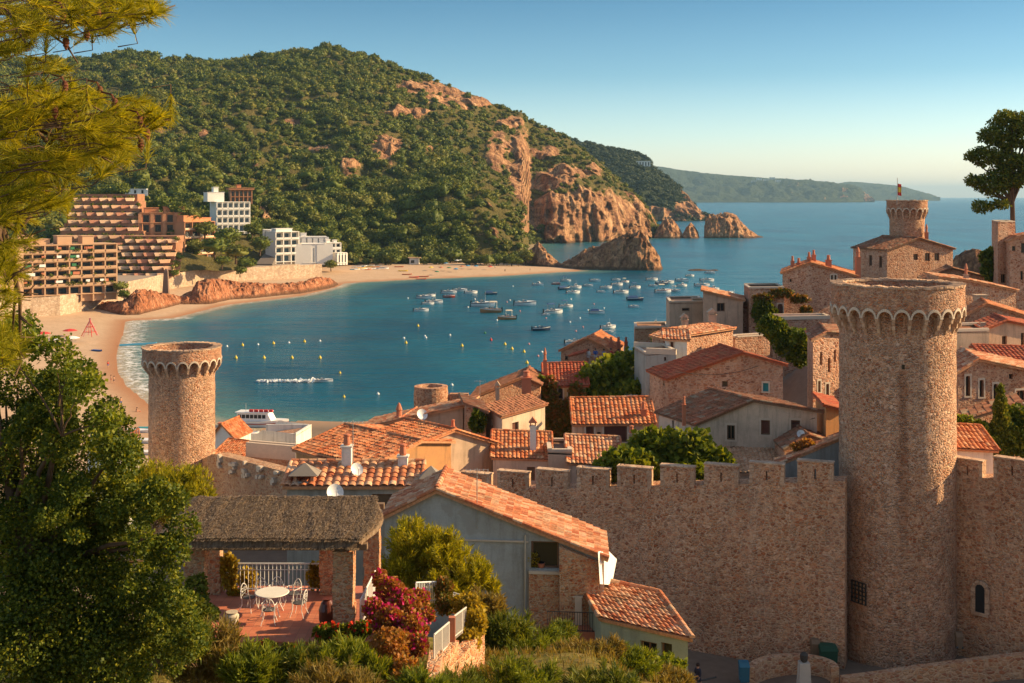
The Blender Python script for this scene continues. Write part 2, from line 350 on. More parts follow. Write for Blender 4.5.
def hill_mat(name, veg1, veg2, rock_cols, fs=1.0):
    m = M_(name, 0.95, 0.1); a = m.node('ShaderNodeAttribute', attribute_name='rock').outputs['Fac']
    n = m.noise(m.coord(), 0.06 * fs, 6, 0.7); st = m.noise(m.coord((1, 1, 0.35)), 0.10 * fs, 6, 0.72); fine = m.noise(m.coord(), 0.5 * fs, 5, 0.7)
    rk = m.ramp(st, [(0.30, rock_cols[0]), (0.45, rock_cols[1]), (0.56, rock_cols[2]), (0.70, rock_cols[3])])
    v = m.node('ShaderNodeTexVoronoi', Scale=0.14 * fs); v.feature = 'DISTANCE_TO_EDGE'; wv = m.node('ShaderNodeVectorMath'); wv.operation = 'ADD'; m.link(m.coord((1, 1, 0.42)), wv.inputs[0]); n9 = m.node('ShaderNodeTexNoise', Scale=.1 * fs, Detail=4.0); m.link(m.coord(), n9.inputs['Vector']); sc9 = m.node('ShaderNodeVectorMath'); sc9.operation = 'SCALE'; sc9.inputs['Scale'].default_value = 9 / fs; m.link(n9.outputs['Color'], sc9.inputs[0]); m.link(sc9.outputs[0], wv.inputs[1]); m.link(wv.outputs[0], v.inputs['Vector'])
    rk = m.mix(m.ramp(v.outputs['Distance'], [(0.0, (.75, .75, .75)), (0.09, (0, 0, 0))]), rk, (0.16, 0.08, 0.05))
    rk = m.mix(0.6, rk, m.ramp(fine, [(0.35, (.4, .36, .33)), (0.62, (1, 1, 1))]), 'MULTIPLY')
    vg = m.mix(n, veg1, veg2)
    f = m.math('ADD', a, m.math('MULTIPLY', m.math('SUBTRACT', fine, 0.5), 0.9))
    zs = m.node('ShaderNodeSeparateXYZ'); m.link(m.node('ShaderNodeNewGeometry').outputs['Position'], zs.inputs[0]); wz = m.math('ADD', zs.outputs[2], m.math('MULTIPLY', fine, -1.6))
    rk = m.mix(m.ramp(m.math('DIVIDE', wz, 10.0), [(0.0, (.85, .85, .85)), (0.06, (.6, .6, .6)), (0.14, (0, 0, 0))]), rk, (0.09, 0.055, 0.035))
    m.col(m.mix(m.ramp(f, [(0.42, (0, 0, 0)), (0.55, (1, 1, 1))]), vg, rk))
    m.bump(m.math('ADD', m.math('MULTIPLY', st, 1.4), m.math('MULTIPLY', fine, 1.3)), 1.0, 2.4 / fs); return m.m
ROCKS = [(0.16, 0.08, 0.05), (0.40, 0.20, 0.11), (0.66, 0.37, 0.19), (0.82, 0.56, 0.34)]
hm = hill_mat('hillside', (0.07, 0.075, 0.02), (0.20, 0.15, 0.055), ROCKS)
h2m = hill_mat('far_hillside', (0.03, 0.045, 0.02), (0.06, 0.07, 0.03), ROCKS, 0.6)
h3m = hill_mat('distant_hillside', (0.03, 0.05, 0.025), (0.07, 0.08, 0.04), ROCKS, 0.12)
rkm = hill_mat('rock', (0.5, 0.3, 0.18), (0.6, 0.36, 0.2), ROCKS, 1.6)
rkr = hill_mat('red_rock', (0.5, 0.2, 0.1), (0.6, 0.3, 0.15), [(0.20, 0.07, 0.035), (0.46, 0.17, 0.08), (0.64, 0.28, 0.15), (0.78, 0.45, 0.28)], 2.6)

def hill(name, table, mat, dpx, nr, amp, patches=(), back=300, rough=1.0, cl=(1.05, 1.7)):
    cols = np.arange(table[0][0], table[-1][0] + 0.1, dpx); K = len(table[0][1]); tx = [t[0] for t in table]
    yy = np.array([np.interp(cols, tx, [t[1][k][1] for t in table]) for k in range(K)])
    pp = np.array([np.interp(cols, tx, [t[1][k][0] for t in table]) for k in range(K)])
    zz = H - (pp - HY) * yy / F
    yy = np.vstack([yy, yy[-1] + back]); zz = np.vstack([zz, zz[-1] * 0 - 5]); pp = np.vstack([pp, pp[-1]])
    s = np.linspace(0, 1, nr); kn = np.append(np.linspace(0, 0.9, K), 1.0)
    Yh = np.array([np.interp(s, kn, yy[:, c]) for c in range(len(cols))]).T; Zh = np.array([np.interp(s, kn, zz[:, c]) for c in range(len(cols))]).T
    Pp = np.array([np.interp(s, kn, pp[:, c]) for c in range(len(cols))]).T
    Cc = np.broadcast_to(cols, Yh.shape); Xh = (Cc - CX) / F * Yh
    env = np.sin(np.pi * np.clip(s / 0.9, 0, 1))[:, None] ** 0.6
    Zh = Zh + env * (fbm(Xh / 95, Yh / 95, 0, 3, 3) * amp + fbm(Xh / 30, Yh / 30, 0, 3, 9, True) * amp * 0.3) + fbm(Xh / 12, Yh / 12, 0, 2, 5) * amp * 0.10 * (env + .4)
    dz = np.gradient(Zh, axis=0) / np.maximum(np.gradient(Yh, axis=0), 0.1); dx = np.gradient(Zh, axis=1) / np.maximum(np.gradient(Xh, axis=1), .05)
    sl = np.hypot(dz, np.clip(dx, -3, 3) * 0.7)
    sl = (sl + np.roll(sl, 1, 1) + np.roll(sl, -1, 1) + np.roll(sl, 2, 1)) / 4
    rock = np.clip((sl - cl[0]) / (cl[1] - cl[0]), 0, 1) * (s < 0.9)[:, None] + fbm(Xh / 22, Yh / 22, Zh / 14, 3, 21) * 0.35
    for (a, b, ra, rb, w) in patches:
        rock = np.maximum(rock, w * np.clip(1.5 - np.hypot((Cc - a) / ra, (Pp - b) / rb) * 1.1, 0, 1) + fbm(Xh / 14, Yh / 14, Zh / 10, 3, 31) * 0.45 * (np.hypot((Cc - a) / ra, (Pp - b) / rb) < 1.5))
    rock = np.clip(rock, 0, 1)
    rg = fbm(Xh / 24, Zh / 60, Yh / 60, 4, 41, True); rj = fbm(Xh / 9, Zh / 12, Yh / 12, 3, 51, True)
    Yh = Yh - rough * rock * (rg * 20 + rj * 8); Zh = Zh + rough * rock * fbm(Xh / 9, Yh / 9, Zh / 9, 3, 61) * 3.5
    o = npmesh(name, np.stack([Xh, Yh, Zh], -1).reshape(-1, 3), grid_faces(*Xh.shape), mat, smooth=False, attrs={'rock': rock})
    tag(o, kind='structure'); return Xh, Yh, Zh, rock, Cc, Pp
T1 = [(-160, [(268, 560), (255, 620), (225, 760), (180, 900), (120, 1050), (80, 1200), (62, 1350)]),
      (90, [(270, 540), (245, 600), (220, 700), (180, 850), (130, 1000), (85, 1200), (60, 1350)]),
      (130, [(270, 545), (245, 605), (222, 700), (180, 850), (130, 1000), (85, 1200), (53, 1350)]),
      (165, [(271, 552), (247, 612), (224, 700), (180, 850), (130, 1000), (85, 1200), (59, 1350)]),
      (230, [(270, 590), (250, 650), (225, 720), (180, 870), (130, 1010), (85, 1190), (64, 1350)]),
      (270, [(266, 650), (250, 690), (220, 770), (175, 920), (128, 1050), (80, 1210), (55, 1350)]),
      (330, [(263, 720), (245, 750), (210, 830), (165, 960), (125, 1080), (78, 1225), (48, 1350)]),
      (365, [(262, 750), (243, 780), (208, 850), (168, 970), (130, 1090), (85, 1230), (57, 1350)]),
      (400, [(262, 765), (240, 795), (205, 870), (172, 960), (140, 1100), (98, 1230), (69, 1350)]),
      (450, [(262, 778), (225, 805), (198, 860), (185, 960), (150, 1120), (115, 1230), (86, 1350)]),
      (485, [(263, 785), (228, 808), (205, 850), (192, 980), (165, 1130), (130, 1240), (100, 1345)]),
      (500, [(263, 787), (234, 808), (215, 845), (198, 1000), (170, 1130), (138, 1240), (108, 1345)]),
      (521, [(263, 790), (250, 800), (232, 830), (214, 1000), (180, 1130), (148, 1240), (112, 1350)]),
      (529, [(246, 1120), (226, 1172), (206, 1182), (190, 1200), (165, 1250), (140, 1300), (120, 1365)]),
      (545, [(245, 1163), (224, 1175), (202, 1187), (186, 1205), (163, 1255), (142, 1305), (127, 1375)]),
      (565, [(244, 1167), (222, 1180), (200, 1192), (182, 1212), (165, 1262), (150, 1310), (136, 1380)]),
      (600, [(242, 1200), (218, 1213), (200, 1225), (190, 1242), (180, 1270), (171, 1310), (162, 1370)]),
      (625, [(240, 1250), (222, 1262), (208, 1270), (200, 1280), (194, 1295), (190, 1320), (186, 1370)]),
      (645, [(238.5, 1290), (226, 1298), (218, 1303), (212, 1308), (208, 1315), (206, 1330), (205, 1370)]),
      (656, [(238, 1310), (234, 1314), (231, 1318), (228, 1320), (226, 1325), (225, 1330), (224, 1345)]),
      (664, [(239, 1320), (239, 1324), (239, 1328), (239, 1330), (239, 1335), (239, 1340), (239, 1350)])]
PATCH = [(388, 152, 17, 13, 1), (318, 148, 12, 5, .9), (408, 116, 26, 4, .9), (430, 92, 40, 10, .8), (478, 102, 16, 8, .9), (455, 104, 40, 8, .6), (520, 160, 16, 34, .75), (300, 124, 26, 4, .6), (205, 131, 9, 4, .8), (160, 130, 7, 4, .6), (560, 182, 26, 16, .8), (600, 212, 45, 22, 1), (520, 190, 12, 28, .9), (497, 150, 14, 22, .6), (545, 152, 20, 9, .8), (585, 172, 22, 8, .7), (510, 122, 14, 7, .8), (445, 92, 30, 8, .9), (350, 165, 12, 6, .6), (430, 150, 10, 8, .6)]
HG = hill('hill', T1, hm, 1.3, 240, 20, PATCH)
T2 = [(540, [(224, 2150), (210, 2180), (190, 2250), (165, 2350), (150, 2430), (136, 2520)]), (575, [(224, 2150), (210, 2180), (190, 2250), (165, 2350), (150, 2430), (140, 2520)]),
      (600, [(223, 2160), (212, 2190), (194, 2250), (172, 2350), (158, 2430), (147, 2520)]), (630, [(222, 2180), (210, 2200), (196, 2250), (176, 2350), (163, 2430), (151, 2520)]),
      (645, [(221, 2200), (208, 2215), (196, 2250), (180, 2330), (168, 2430), (157, 2520)]), (662, [(221, 2200), (209, 2215), (200, 2250), (190, 2320), (181, 2420), (174, 2500)]),
      (680, [(221, 2200), (212, 2215), (206, 2240), (199, 2300), (193, 2400), (188, 2480)]), (694, [(221, 2210), (217, 2220), (213, 2235), (209, 2250), (207, 2280), (205, 2330)]),
      (706, [(221.5, 2210), (220, 2215), (219, 2225), (218, 2230), (217, 2240), (216, 2260)]), (716, [(222, 2210), (222, 2215), (222, 2225), (222, 2230), (222, 2240), (222, 2260)])]
HG2 = hill('headland', T2, h2m, 1.0, 90, 18, [(690, 208, 20, 8, 1), (620, 215, 60, 6, .8)], 500, 1.3, (0.8, 1.5))
def far_tab(sk, y0, y1, pb): return [(p, [(pb, y0), (pb - (pb - q) * .35, y0 + (y1 - y0) * .25), (pb - (pb - q) * .75, y0 + (y1 - y0) * .6), (q, y1)]) for p, q in sk]
T3 = far_tab([(600, 160), (640, 164), (670, 168), (700, 173), (740, 176), (780, 179), (805, 180), (830, 182), (848, 185)], 9000, 10600, 202.3)
T3 += far_tab([(860, 187), (866, 197)], 9300, 10600, 202.2) + far_tab([(872, 202)], 9300, 9900, 202.3)
hill('coast_hills', T3, h3m, 2.0, 60, 60, (), 1500, 4.0, (0.6, 1.4))
T4 = far_tab([(820, 186), (850, 181.5), (880, 184), (900, 186), (915, 190), (930, 195), (940, 198.5)], 12500, 14500, 200.8)
hill('coast_hills', T4, h3m, 2.0, 60, 50, (), 1500, 4.0, (0.6, 1.4))

def rock_mass(name, top, base, depth, mat, rough=1.0, seed=0, n=34, dpx=0.8, zb=-1.2):
    tx = [t[0] for t in top]; cols = np.arange(tx[0], tx[-1] + .01, dpx)
    tp = np.interp(cols, tx, [t[1] for t in top]); bp = np.interp(cols, [t[0] for t in base], [t[1] for t in base])
    Y0 = (H - zb) * F / (bp - HY)
    zt = H - (tp - HY) * (Y0 + depth * .45) / F
    s = np.linspace(0, 1, n)[:, None]; sh = np.interp(s, [0, .12, .3, .5, .65, .85, 1], [0, .38, .8, 1, .95, .5, 0])
    Y = Y0 + s * depth; X = (cols - CX) / F * Y; Z = zb + (zt - zb) * sh; sc = max(2.0, depth / 9)
    hgt = np.clip((Z - zb) / 6, 0, 1)
    Z = Z + rough * hgt * (fbm(X / sc, Y / sc, seed, 4, seed, True) * sc * .55 - .14 * sc); Y = Y - rough * hgt * fbm(X / sc * 1.4, Z / sc * .7, Y / sc, 4, seed + 7, True) * sc * .7
    X = X + rough * hgt * fbm(X / sc, Z / sc, Y / sc, 3, seed + 17) * sc * .3
    o = npmesh(name, np.stack([X, Y, Z], -1).reshape(-1, 3), grid_faces(*X.shape), mat, attrs={'rock': np.clip(0.9 + fbm(X / 9, Y / 9, Z / 9, 2, seed) * .4, 0, 1)})
    tag(o, kind='structure'); return X, Y, Z
rm = hill_mat('mossy_rock', (0.07, 0.07, 0.025), (0.14, 0.10, 0.05), ROCKS, 1.3)
rock_mass('rock_island', [(556, 268), (566, 262), (576, 258), (584, 251), (598, 247), (606, 243), (612, 240), (618, 240), (628, 233), (640, 232), (648, 239), (655, 252), (662, 268), (667, 272)], [(556, 271), (667, 273)], 46, rkm, 1.1, 3)
rock_mass('rock_outcrop', [(498, 262), (508, 254), (514, 256), (522, 262), (530, 250), (538, 242), (545, 250), (552, 258), (566, 268)], [(498, 266), (566, 271)], 30, rkm, 1.0, 5)
rock_mass('rock_islet', [(651, 238), (657, 230), (663, 221), (671, 219), (677, 226), (682, 235), (686, 229), (690, 223), (695, 228), (700, 239)], [(651, 239.5), (700, 239.5)], 50, rkm, 1.0, 8)
rock_mass('rock_islet', [(704, 239), (705, 221), (708, 216), (718, 214), (728, 213), (735, 216), (741, 222), (748, 230), (757, 236), (768, 238.4)], [(704, 239.2), (768, 239.2)], 60, rkm, 1.0, 12)
rock_mass('reef', [(683, 272), (690, 269.5), (700, 269), (708, 270), (716, 269.5), (723, 272)], [(683, 273), (723, 273)], 12, rkm, .6, 15)
rock_mass('shore_rocks', [(62, 308), (68, 304), (90, 303), (110, 303), (122, 302), (131, 296), (137, 291), (150, 291), (165, 295), (180, 297), (192, 292), (198, 283), (207, 279), (222, 280), (240, 283), (256, 284), (280, 285), (296, 283), (318, 278), (330, 279), (338, 284), (343, 287)],
          [(62, 313), (100, 318), (122, 321), (140, 320), (160, 315), (180, 310), (210, 308), (230, 304), (256, 302), (300, 297), (330, 291), (343, 287)], 24, rkr, .95, 20, 44, 0.6)
rock_mass('rock_mound', [(948, 268), (955, 256), (965, 251), (975, 249), (984, 252), (990, 262), (998, 275)], [(948, 285), (998, 287)], 14, rkm, .6, 25, 26, .7, 22)

# promenade
pr = [(-60, 303, 400), (14, 300.5, 428), (60, 299, 440), (100, 291, 466), (128, 284, 495), (150, 279, 520), (166, 275.5, 545), (200, 272, 580), (250, 268.5, 612), (300, 266, 640), (322, 266, 652)]
prp = [P(a, b, c) for a, b, c in pr]
mb = MB(); wl = MB(); pav = MB()
for i in range(len(prp) - 1):
    a, b = prp[i], prp[i + 1]; d = Vector((b.x - a.x, b.y - a.y, 0)).normalized(); n = Vector((-d.y, d.x, 0))
    wl.obox((a.x, a.y), (d.x, d.y), (n.x, n.y), 0, (Vector((b.x - a.x, b.y - a.y))).length, min(a.z, b.z) - 9, (a.z + b.z) / 2 - .15, 0, .9)
    wl.obox((a.x, a.y), (d.x, d.y), (n.x, n.y), 0, (Vector((b.x - a.x, b.y - a.y))).length, (a.z + b.z) / 2 - .15, (a.z + b.z) / 2 + .8, .2, .6)
    mb.quad(a + n * .6, b + n * .6, b + n * 75 + Vector((-20, 0, 1.5)), a + n * 75 + Vector((-20, 0, 1.5)))
tag(mb.build('promenade', m_plain('paving_far', (0.34, 0.27, 0.21))), kind='structure')
tag(wl.build('sea_wall', m_stone('sea_wall_stone', [(0.45, 0.32, 0.22), (0.6, 0.46, 0.33), (0.7, 0.56, 0.42)], (0.35, 0.25, 0.18), 0.8, .05, .5)), 'pale stone sea wall running along the promenade above red rocks', 'wall')

# haze
hz = MB(); hz.hexa([(-42000, -150, -12), (42000, -150, -12), (42000, 46500, -12), (-42000, 46500, -12), (-42000, -150, 420), (42000, -150, 420), (42000, 46500, 420), (-42000, 46500, 420)])
hmat = bpy.data.materials.new('haze'); hmat.use_nodes = True; hn = hmat.node_tree; hn.nodes.remove(hn.nodes['Principled BSDF']); pv = hn.nodes.new('ShaderNodeVolumePrincipled'); pv.inputs['Density'].default_value = 4.0e-5; pv.inputs['Color'].default_value = (0.45, 0.75, 1.0, 1); pv.inputs['Anisotropy'].default_value = 0.0
hn.links.new(pv.outputs[0], hn.nodes['Material Output'].inputs['Volume']); hzo = hz.build('haze', hmat); tag(hzo, kind='stuff')
# ------------------------------------------------------------------ palettes
TILE = {
 'orange': [(0.62, 0.22, 0.09), (0.50, 0.15, 0.06), (0.75, 0.36, 0.18), (0.68, 0.28, 0.12), (0.80, 0.50, 0.30), (0.55, 0.20, 0.10)],
 'mixed': [(0.72, 0.42, 0.26), (0.62, 0.24, 0.11), (0.80, 0.60, 0.42), (0.50, 0.17, 0.09), (0.75, 0.40, 0.22), (0.84, 0.68, 0.50)],
 'red': [(0.50, 0.12, 0.06), (0.42, 0.10, 0.06), (0.58, 0.20, 0.11), (0.46, 0.15, 0.09)],
 'brown': [(0.34, 0.16, 0.10), (0.26, 0.13, 0.08), (0.42, 0.22, 0.14), (0.48, 0.24, 0.15), (0.30, 0.17, 0.12)],
 'pale': [(0.72, 0.52, 0.36), (0.80, 0.62, 0.45), (0.62, 0.42, 0.28), (0.84, 0.70, 0.54)]}
TILE = {k: [(q[0] * 1.05, q[1] * .84, q[2] * .72) for q in v] for k, v in TILE.items()}
tm = {k: m_tiles('roof_tiles_' + k, v) for k, v in TILE.items()}
tm['old'] = m_tiles('roof_tiles_old', TILE['brown'] + [(0.5, 0.36, 0.24)], (0.20, 0.17, 0.11), 0.6)
RUB = [(0.38, 0.12, 0.05), (0.66, 0.29, 0.15), (0.78, 0.42, 0.24), (0.52, 0.17, 0.075), (0.82, 0.50, 0.31), (0.32, 0.10, 0.045), (0.72, 0.34, 0.18)]
wm = {
 'stone': m_stone('rubble_stone', RUB, (0.70, 0.43, 0.28), 4.0, .05, .7),
 'rampart': m_stone('rampart_stone', [(q[0] * 1.08, q[1] * 1.06, q[2] * .98) for q in RUB], (0.84, 0.54, 0.35), 3.9, .07, 1.1),
 'tower': m_stone('tower_stone', [(0.44, 0.14, 0.06), (0.70, 0.35, 0.18), (0.82, 0.48, 0.28), (0.56, 0.20, 0.09), (0.84, 0.53, 0.33)], (0.84, 0.54, 0.37), 3.9, .08, 1.5, streak=(24.88, 34.0)),
 'parapet': m_stone('parapet_stone', [(0.48, 0.16, 0.07), (0.64, 0.26, 0.12), (0.72, 0.40, 0.23), (0.40, 0.13, 0.06)], (0.66, 0.40, 0.27), 3.8, .07, 1.2),
 'redstone': m_stone('red_stone', [(0.48, 0.17, 0.08), (0.62, 0.30, 0.15), (0.72, 0.45, 0.26), (0.40, 0.14, 0.07)], (0.66, 0.44, 0.28), 3.0, .06, .8),
 'smallstone': m_stone('small_red_stone', [(0.56, 0.15, 0.05), (0.74, 0.28, 0.11), (0.82, 0.46, 0.23), (0.46, 0.12, 0.04)], (0.70, 0.48, 0.30), 5.5, .06, .8),
 'farstone': m_stone('far_stone', RUB, (0.72, 0.45, 0.31), 3.0, .07, .8),
 'beige': m_plaster('beige_plaster', (0.60, 0.43, 0.30)), 'cream': m_plaster('cream_plaster', (0.72, 0.56, 0.42)),
 'grey': m_plaster('grey_plaster', (0.42, 0.40, 0.36), (0.2, 0.18, 0.15), .6), 'white': m_plaster('white_plaster', (0.82, 0.78, 0.70), (0.5, 0.42, 0.34), .3),
 'pink': m_plaster('pink_plaster', (0.66, 0.42, 0.28)), 'orange': m_plaster('orange_plaster', (0.62, 0.30, 0.12)),
 'ochre': m_plaster('ochre_plaster', (0.62, 0.40, 0.20)), 'bluegrey': m_plaster('blue_grey_plaster', (0.46, 0.47, 0.45), (0.24, 0.21, 0.16), .7, True, (0.36, 0.35, 0.32)),
 'greenish': m_plaster('green_plaster', (0.42, 0.46, 0.34), (0.2, 0.2, 0.14), .5)}
dark = m_plain('dark_glass', (0.02, 0.022, 0.025), 0.15, 0.5); frame_m = m_plain('window_wood', (0.22, 0.12, 0.07)); stonetrim = m_plain('dressed_stone', (0.62, 0.50, 0.38))
shut_m = m_plain('brown_shutter', (0.16, 0.06, 0.04)); teal_m = m_plain('teal_shutter', (0.05, 0.30, 0.34)); white_m = m_plain('white_paint', (0.80, 0.79, 0.76), 0.5)
iron = m_plain('iron', (0.05, 0.045, 0.04), 0.5); terra = m_plain('terracotta', (0.50, 0.17, 0.09)); wood = m_plain('weathered_wood', (0.20, 0.13, 0.08)); steel = m_plain('steel', (0.45, 0.45, 0.45), 0.4, 0.5, 0.6)
red_m = m_plain('red_paint', (0.60, 0.05, 0.04)); yel_m = m_plain('yellow_paint', (0.80, 0.55, 0.05), .4); green_m = m_plain('green_paint', (0.04, 0.18, 0.08)); blue_m = m_plain('blue_paint', (0.05, 0.25, 0.42))
ceram = m_plain('pale_roof_edge', (0.74, 0.50, 0.32))

# ------------------------------------------------------------------ house builder
def hit(px, py, A, B):
    k = (px - CX) / F; dx, dy = B[0] - A[0], B[1] - A[1]
    s = (k * A[1] - A[0]) / (dx - k * dy); y = A[1] + s * dy
    return s, H - (py - HY) * y / F
def wallface(mb, A, B, z0, prof, ops):
    """prof: [(s,z)], ops: [(s0,s1,za,zb,arch)] -> wall with real openings and reveals"""
    L = math.hypot(B[0] - A[0], B[1] - A[1]); t = ((B[0] - A[0]) / L, (B[1] - A[1]) / L); n = (t[1], -t[0])
    ps = [p[0] for p in prof]; pz = [p[1] for p in prof]; top = lambda s: float(np.interp(s, ps, pz))
    br = set([0.0, 1.0] + [min(1, max(0, p)) for p in ps])
    for o in ops:
        for k in range(9 if o[4] else 2): br.add(o[0] + (o[1] - o[0]) * k / (8 if o[4] else 1))
    br = sorted(br); pt = lambda s, z, d=0: (A[0] + t[0] * L * s + n[0] * d, A[1] + t[1] * L * s + n[1] * d, z)
    def ot(o, s):
        if not o[4]: return o[3]
        c = (o[0] + o[1]) / 2; r = (o[1] - o[0]) / 2; rr = r * L; q = max(0, 1 - ((s - c) / r) ** 2); return o[3] - rr + rr * math.sqrt(q)
    for a, b in zip(br[:-1], br[1:]):
        if b - a < 1e-6: continue
        m = (a + b) / 2; cur = sorted([o for o in ops if o[0] < m < o[1]], key=lambda o: o[2]); za = zb = z0
        for o in cur:
            mb.quad(pt(a, za), pt(b, zb), pt(b, o[2]), pt(a, o[2]))
            mb.quad(pt(a, ot(o, a)), pt(b, ot(o, b)), pt(b, ot(o, b), -.28), pt(a, ot(o, a), -.28))
            mb.quad(pt(a, o[2], -.28), pt(b, o[2], -.28), pt(b, o[2]), pt(a, o[2])); za, zb = ot(o, a), ot(o, b)
        mb.quad(pt(a, za), pt(b, zb), pt(b, top(b)), pt(a, top(a)))
    for o in ops:
        for s in (o[0], o[1]): mb.quad(pt(s, o[2]), pt(s, ot(o, s)), pt(s, ot(o, s), -.28), pt(s, o[2], -.28))
    return t, n, L
def window_part(A, t, n, L, o, kind, parent, fine=True):
    s0, s1 = o[0] * L, o[1] * L; za, zb = o[2], o[3]; w = s1 - s0
    cm = {'dark': dark, 'shut': shut_m, 'teal': teal_m, 'door': wood, 'hole': dark, 'green': green_m, 'white': white_m}[kind.split('+')[0]]
    f = MB(); fw = min(.09, w * .14)
    for a, b, c, d in ((s0, s0 + fw, za, zb), (s1 - fw, s1, za, zb), (s0 + fw, s1 - fw, za, za + fw), (s0 + fw, s1 - fw, zb - fw, zb)):
        f.obox(A, t, n, a, b, c, d, -.26, -.15)
    if kind.startswith('dark') and w > .5: f.obox(A, t, n, (s0 + s1) / 2 - .03, (s0 + s1) / 2 + .03, za + fw, zb - fw, -.25, -.16)
    fm = frame_m if not kind.startswith('teal') else teal_m
    o1 = f.build('door' if kind.startswith('door') else 'window', fm, parent)
    g = MB(); g.obox(A, t, n, s0 - .04, s1 + .04, za - .04, zb + .04, -.34, -.22)
    if kind.startswith(('shut', 'teal', 'door', 'green')):
        k = max(2, int((zb - za) / .12))
        for i in range(k): g.obox(A, t, n, s0 + fw, s1 - fw, za + fw + (zb - za - 2 * fw) * i / k, za + fw + (zb - za - 2 * fw) * (i + .7) / k, -.22, -.19)
    nm = {'dark': 'pane', 'hole': 'pane', 'shut': 'shutter', 'teal': 'shutter', 'green': 'shutter', 'white': 'shutter', 'door': 'door_leaf'}[kind.split('+')[0]]
    g.build(nm, cm, o1)
    if fine and '+' in kind or kind in ('shut', 'teal'):
        q = MB()
        q.obox(A, t, n, s0 - .14, s1 + .14, za - .12, za, -.1, .05)
        q.obox(A, t, n, s0 - .12, s1 + .12, zb, zb + .16, -.1, .02)
        q.obox(A, t, n, s0 - .12, s0, za, zb, -.1, .02); q.obox(A, t, n, s1, s1 + .12, za, zb, -.1, .02)
        q.build('surround', stonetrim, o1)
def tile_sheet(mb, e0, e1, r0, r1, pitch=0.3, course=0.42, seg=6, amp=None):
    """e0-e1 lower edge, r0-r1 upper edge; corrugated tile rows running up the slope"""
    e0, e1, r0, r1 = map(Vector, (e0, e1, r0, r1)); amp = amp if amp else pitch * .24
    Lw = (e1 - e0).length; Ls = ((r0 - e0).length + (r1 - e1).length) / 2
    nc = max(2, int(Lw / pitch)); nr = max(1, int(Ls / course)); nrm = (e1 - e0).cross(r0 - e0).normalized()
    if nrm.z < 0: nrm = -nrm
    cs = [(i + j / seg) / nc for i in range(nc) for j in range(seg)] + [1.0]; rs = []
    for k in range(nr): rs += [(k / nr, 1.0, k), ((k + .97) / nr, 0.0, k)]
    prs = [abs(math.sin(math.pi * c * nc)) ** .8 * amp for c in cs]
    jit = [random.uniform(-.025, .025) for _ in range(nc * nr + nc + 1)]
    vs = []; W = len(cs)
    for v, lip, k in rs:
        for i, c in enumerate(cs):
            p = (e0.lerp(e1, c)).lerp(r0.lerp(r1, c), v); j = jit[min(int(c * nc), nc - 1) * nr + k]
            vs.append(p + nrm * (prs[i] + lip * .045 + .02 + j))
    fs = []; uv = []
    for q in range(len(rs) - 1):
        for i in range(W - 1):
            fs.append((q * W + i, q * W + i + 1, (q + 1) * W + i + 1, (q + 1) * W + i)); k = rs[q][2] + .5
            a = (cs[i] + cs[i + 1]) / 2 * nc; uv.append([(int(a) + .5, k)] * 4)
    mb.add(vs, fs, uv)
    u = nrm * -.14; z = nrm * .01
    mb.hexa([e0 + u, e1 + u, r1 + u, r0 + u, e0 + z, e1 + z, r1 + z, r0 + z])
def ridge_caps(mb, a, b, r=.13):
    a, b = Vector(a), Vector(b); L = (b - a).length; n = max(1, int(L / .45)); d = (b - a).normalized(); s = d.cross(Vector((0, 0, 1))).normalized(); up = s.cross(d)
    for i in range(n):
        p, q = a.lerp(b, i / n), a.lerp(b, (i + 1.05) / n); vs = []; kk = random.randint(0, 60) + .5
        for c, rr in ((p, r * 1.08), (q, r * .9)):
            for j in range(6): an = math.pi * j / 5; vs.append(c + s * rr * math.cos(an) + up * rr * math.sin(an))
        fs = [(j, j + 1, j + 7, j + 6) for j in range(5)] + [(0, 1, 2, 3, 4, 5)]
        mb.add(vs, fs, [[(kk, kk)] * len(f) for f in fs])
def chimney(c, w, d, h, kind, parent, name='chimney'):
    m = MB(); x, y, z = c; mats = {'white': wm['white'], 'terra': terra, 'stone': wm['stone'], 'beige': wm['beige'], 'cream': wm['cream']}
    body = mats[kind.split('+')[0]]; m.box((x, y, z + h / 2), (w, d, h)); m.box((x, y, z + h + .04), (w * 1.25, d * 1.25, .08))
    o = m.build(name, body, parent); t = MB(); cap = kind.split('+')[1] if '+' in kind else 'pot'
    if cap == 'pot': t.lathe((x, y, z + h + .08), [(w * .32, 0), (w * .40, .1), (w * .30, .45), (w * .38, .5), (w * .38, .56), (.001, .62)], 10)
    elif cap == 'gable':
        for a in (-1, 1): t.box((x + a * w * .42, y, z + h + .2), (.08, d, .26))
        hw, hd = w * .72, d * .65; zb = z + h + .33
        t.add([(x - hw, y - hd, zb), (x + hw, y - hd, zb), (x + hw, y + hd, zb), (x - hw, y + hd, zb), (x, y - hd, zb + .42), (x, y + hd, zb + .42)], [(0, 1, 4), (2, 3, 5), (1, 2, 5, 4), (3, 0, 4, 5), (0, 3, 2, 1)])
    elif cap == 'tall': t.lathe((x, y, z + h + .08), [(w * .42, 0), (w * .34, .5), (w * .48, .55), (w * .48, .62), (w * .2, 1.1), (.001, 1.25)], 8)
    t.build('chimney_cap', terra if cap != 'gable' or kind.startswith(('white', 'terra')) else body, o); return o
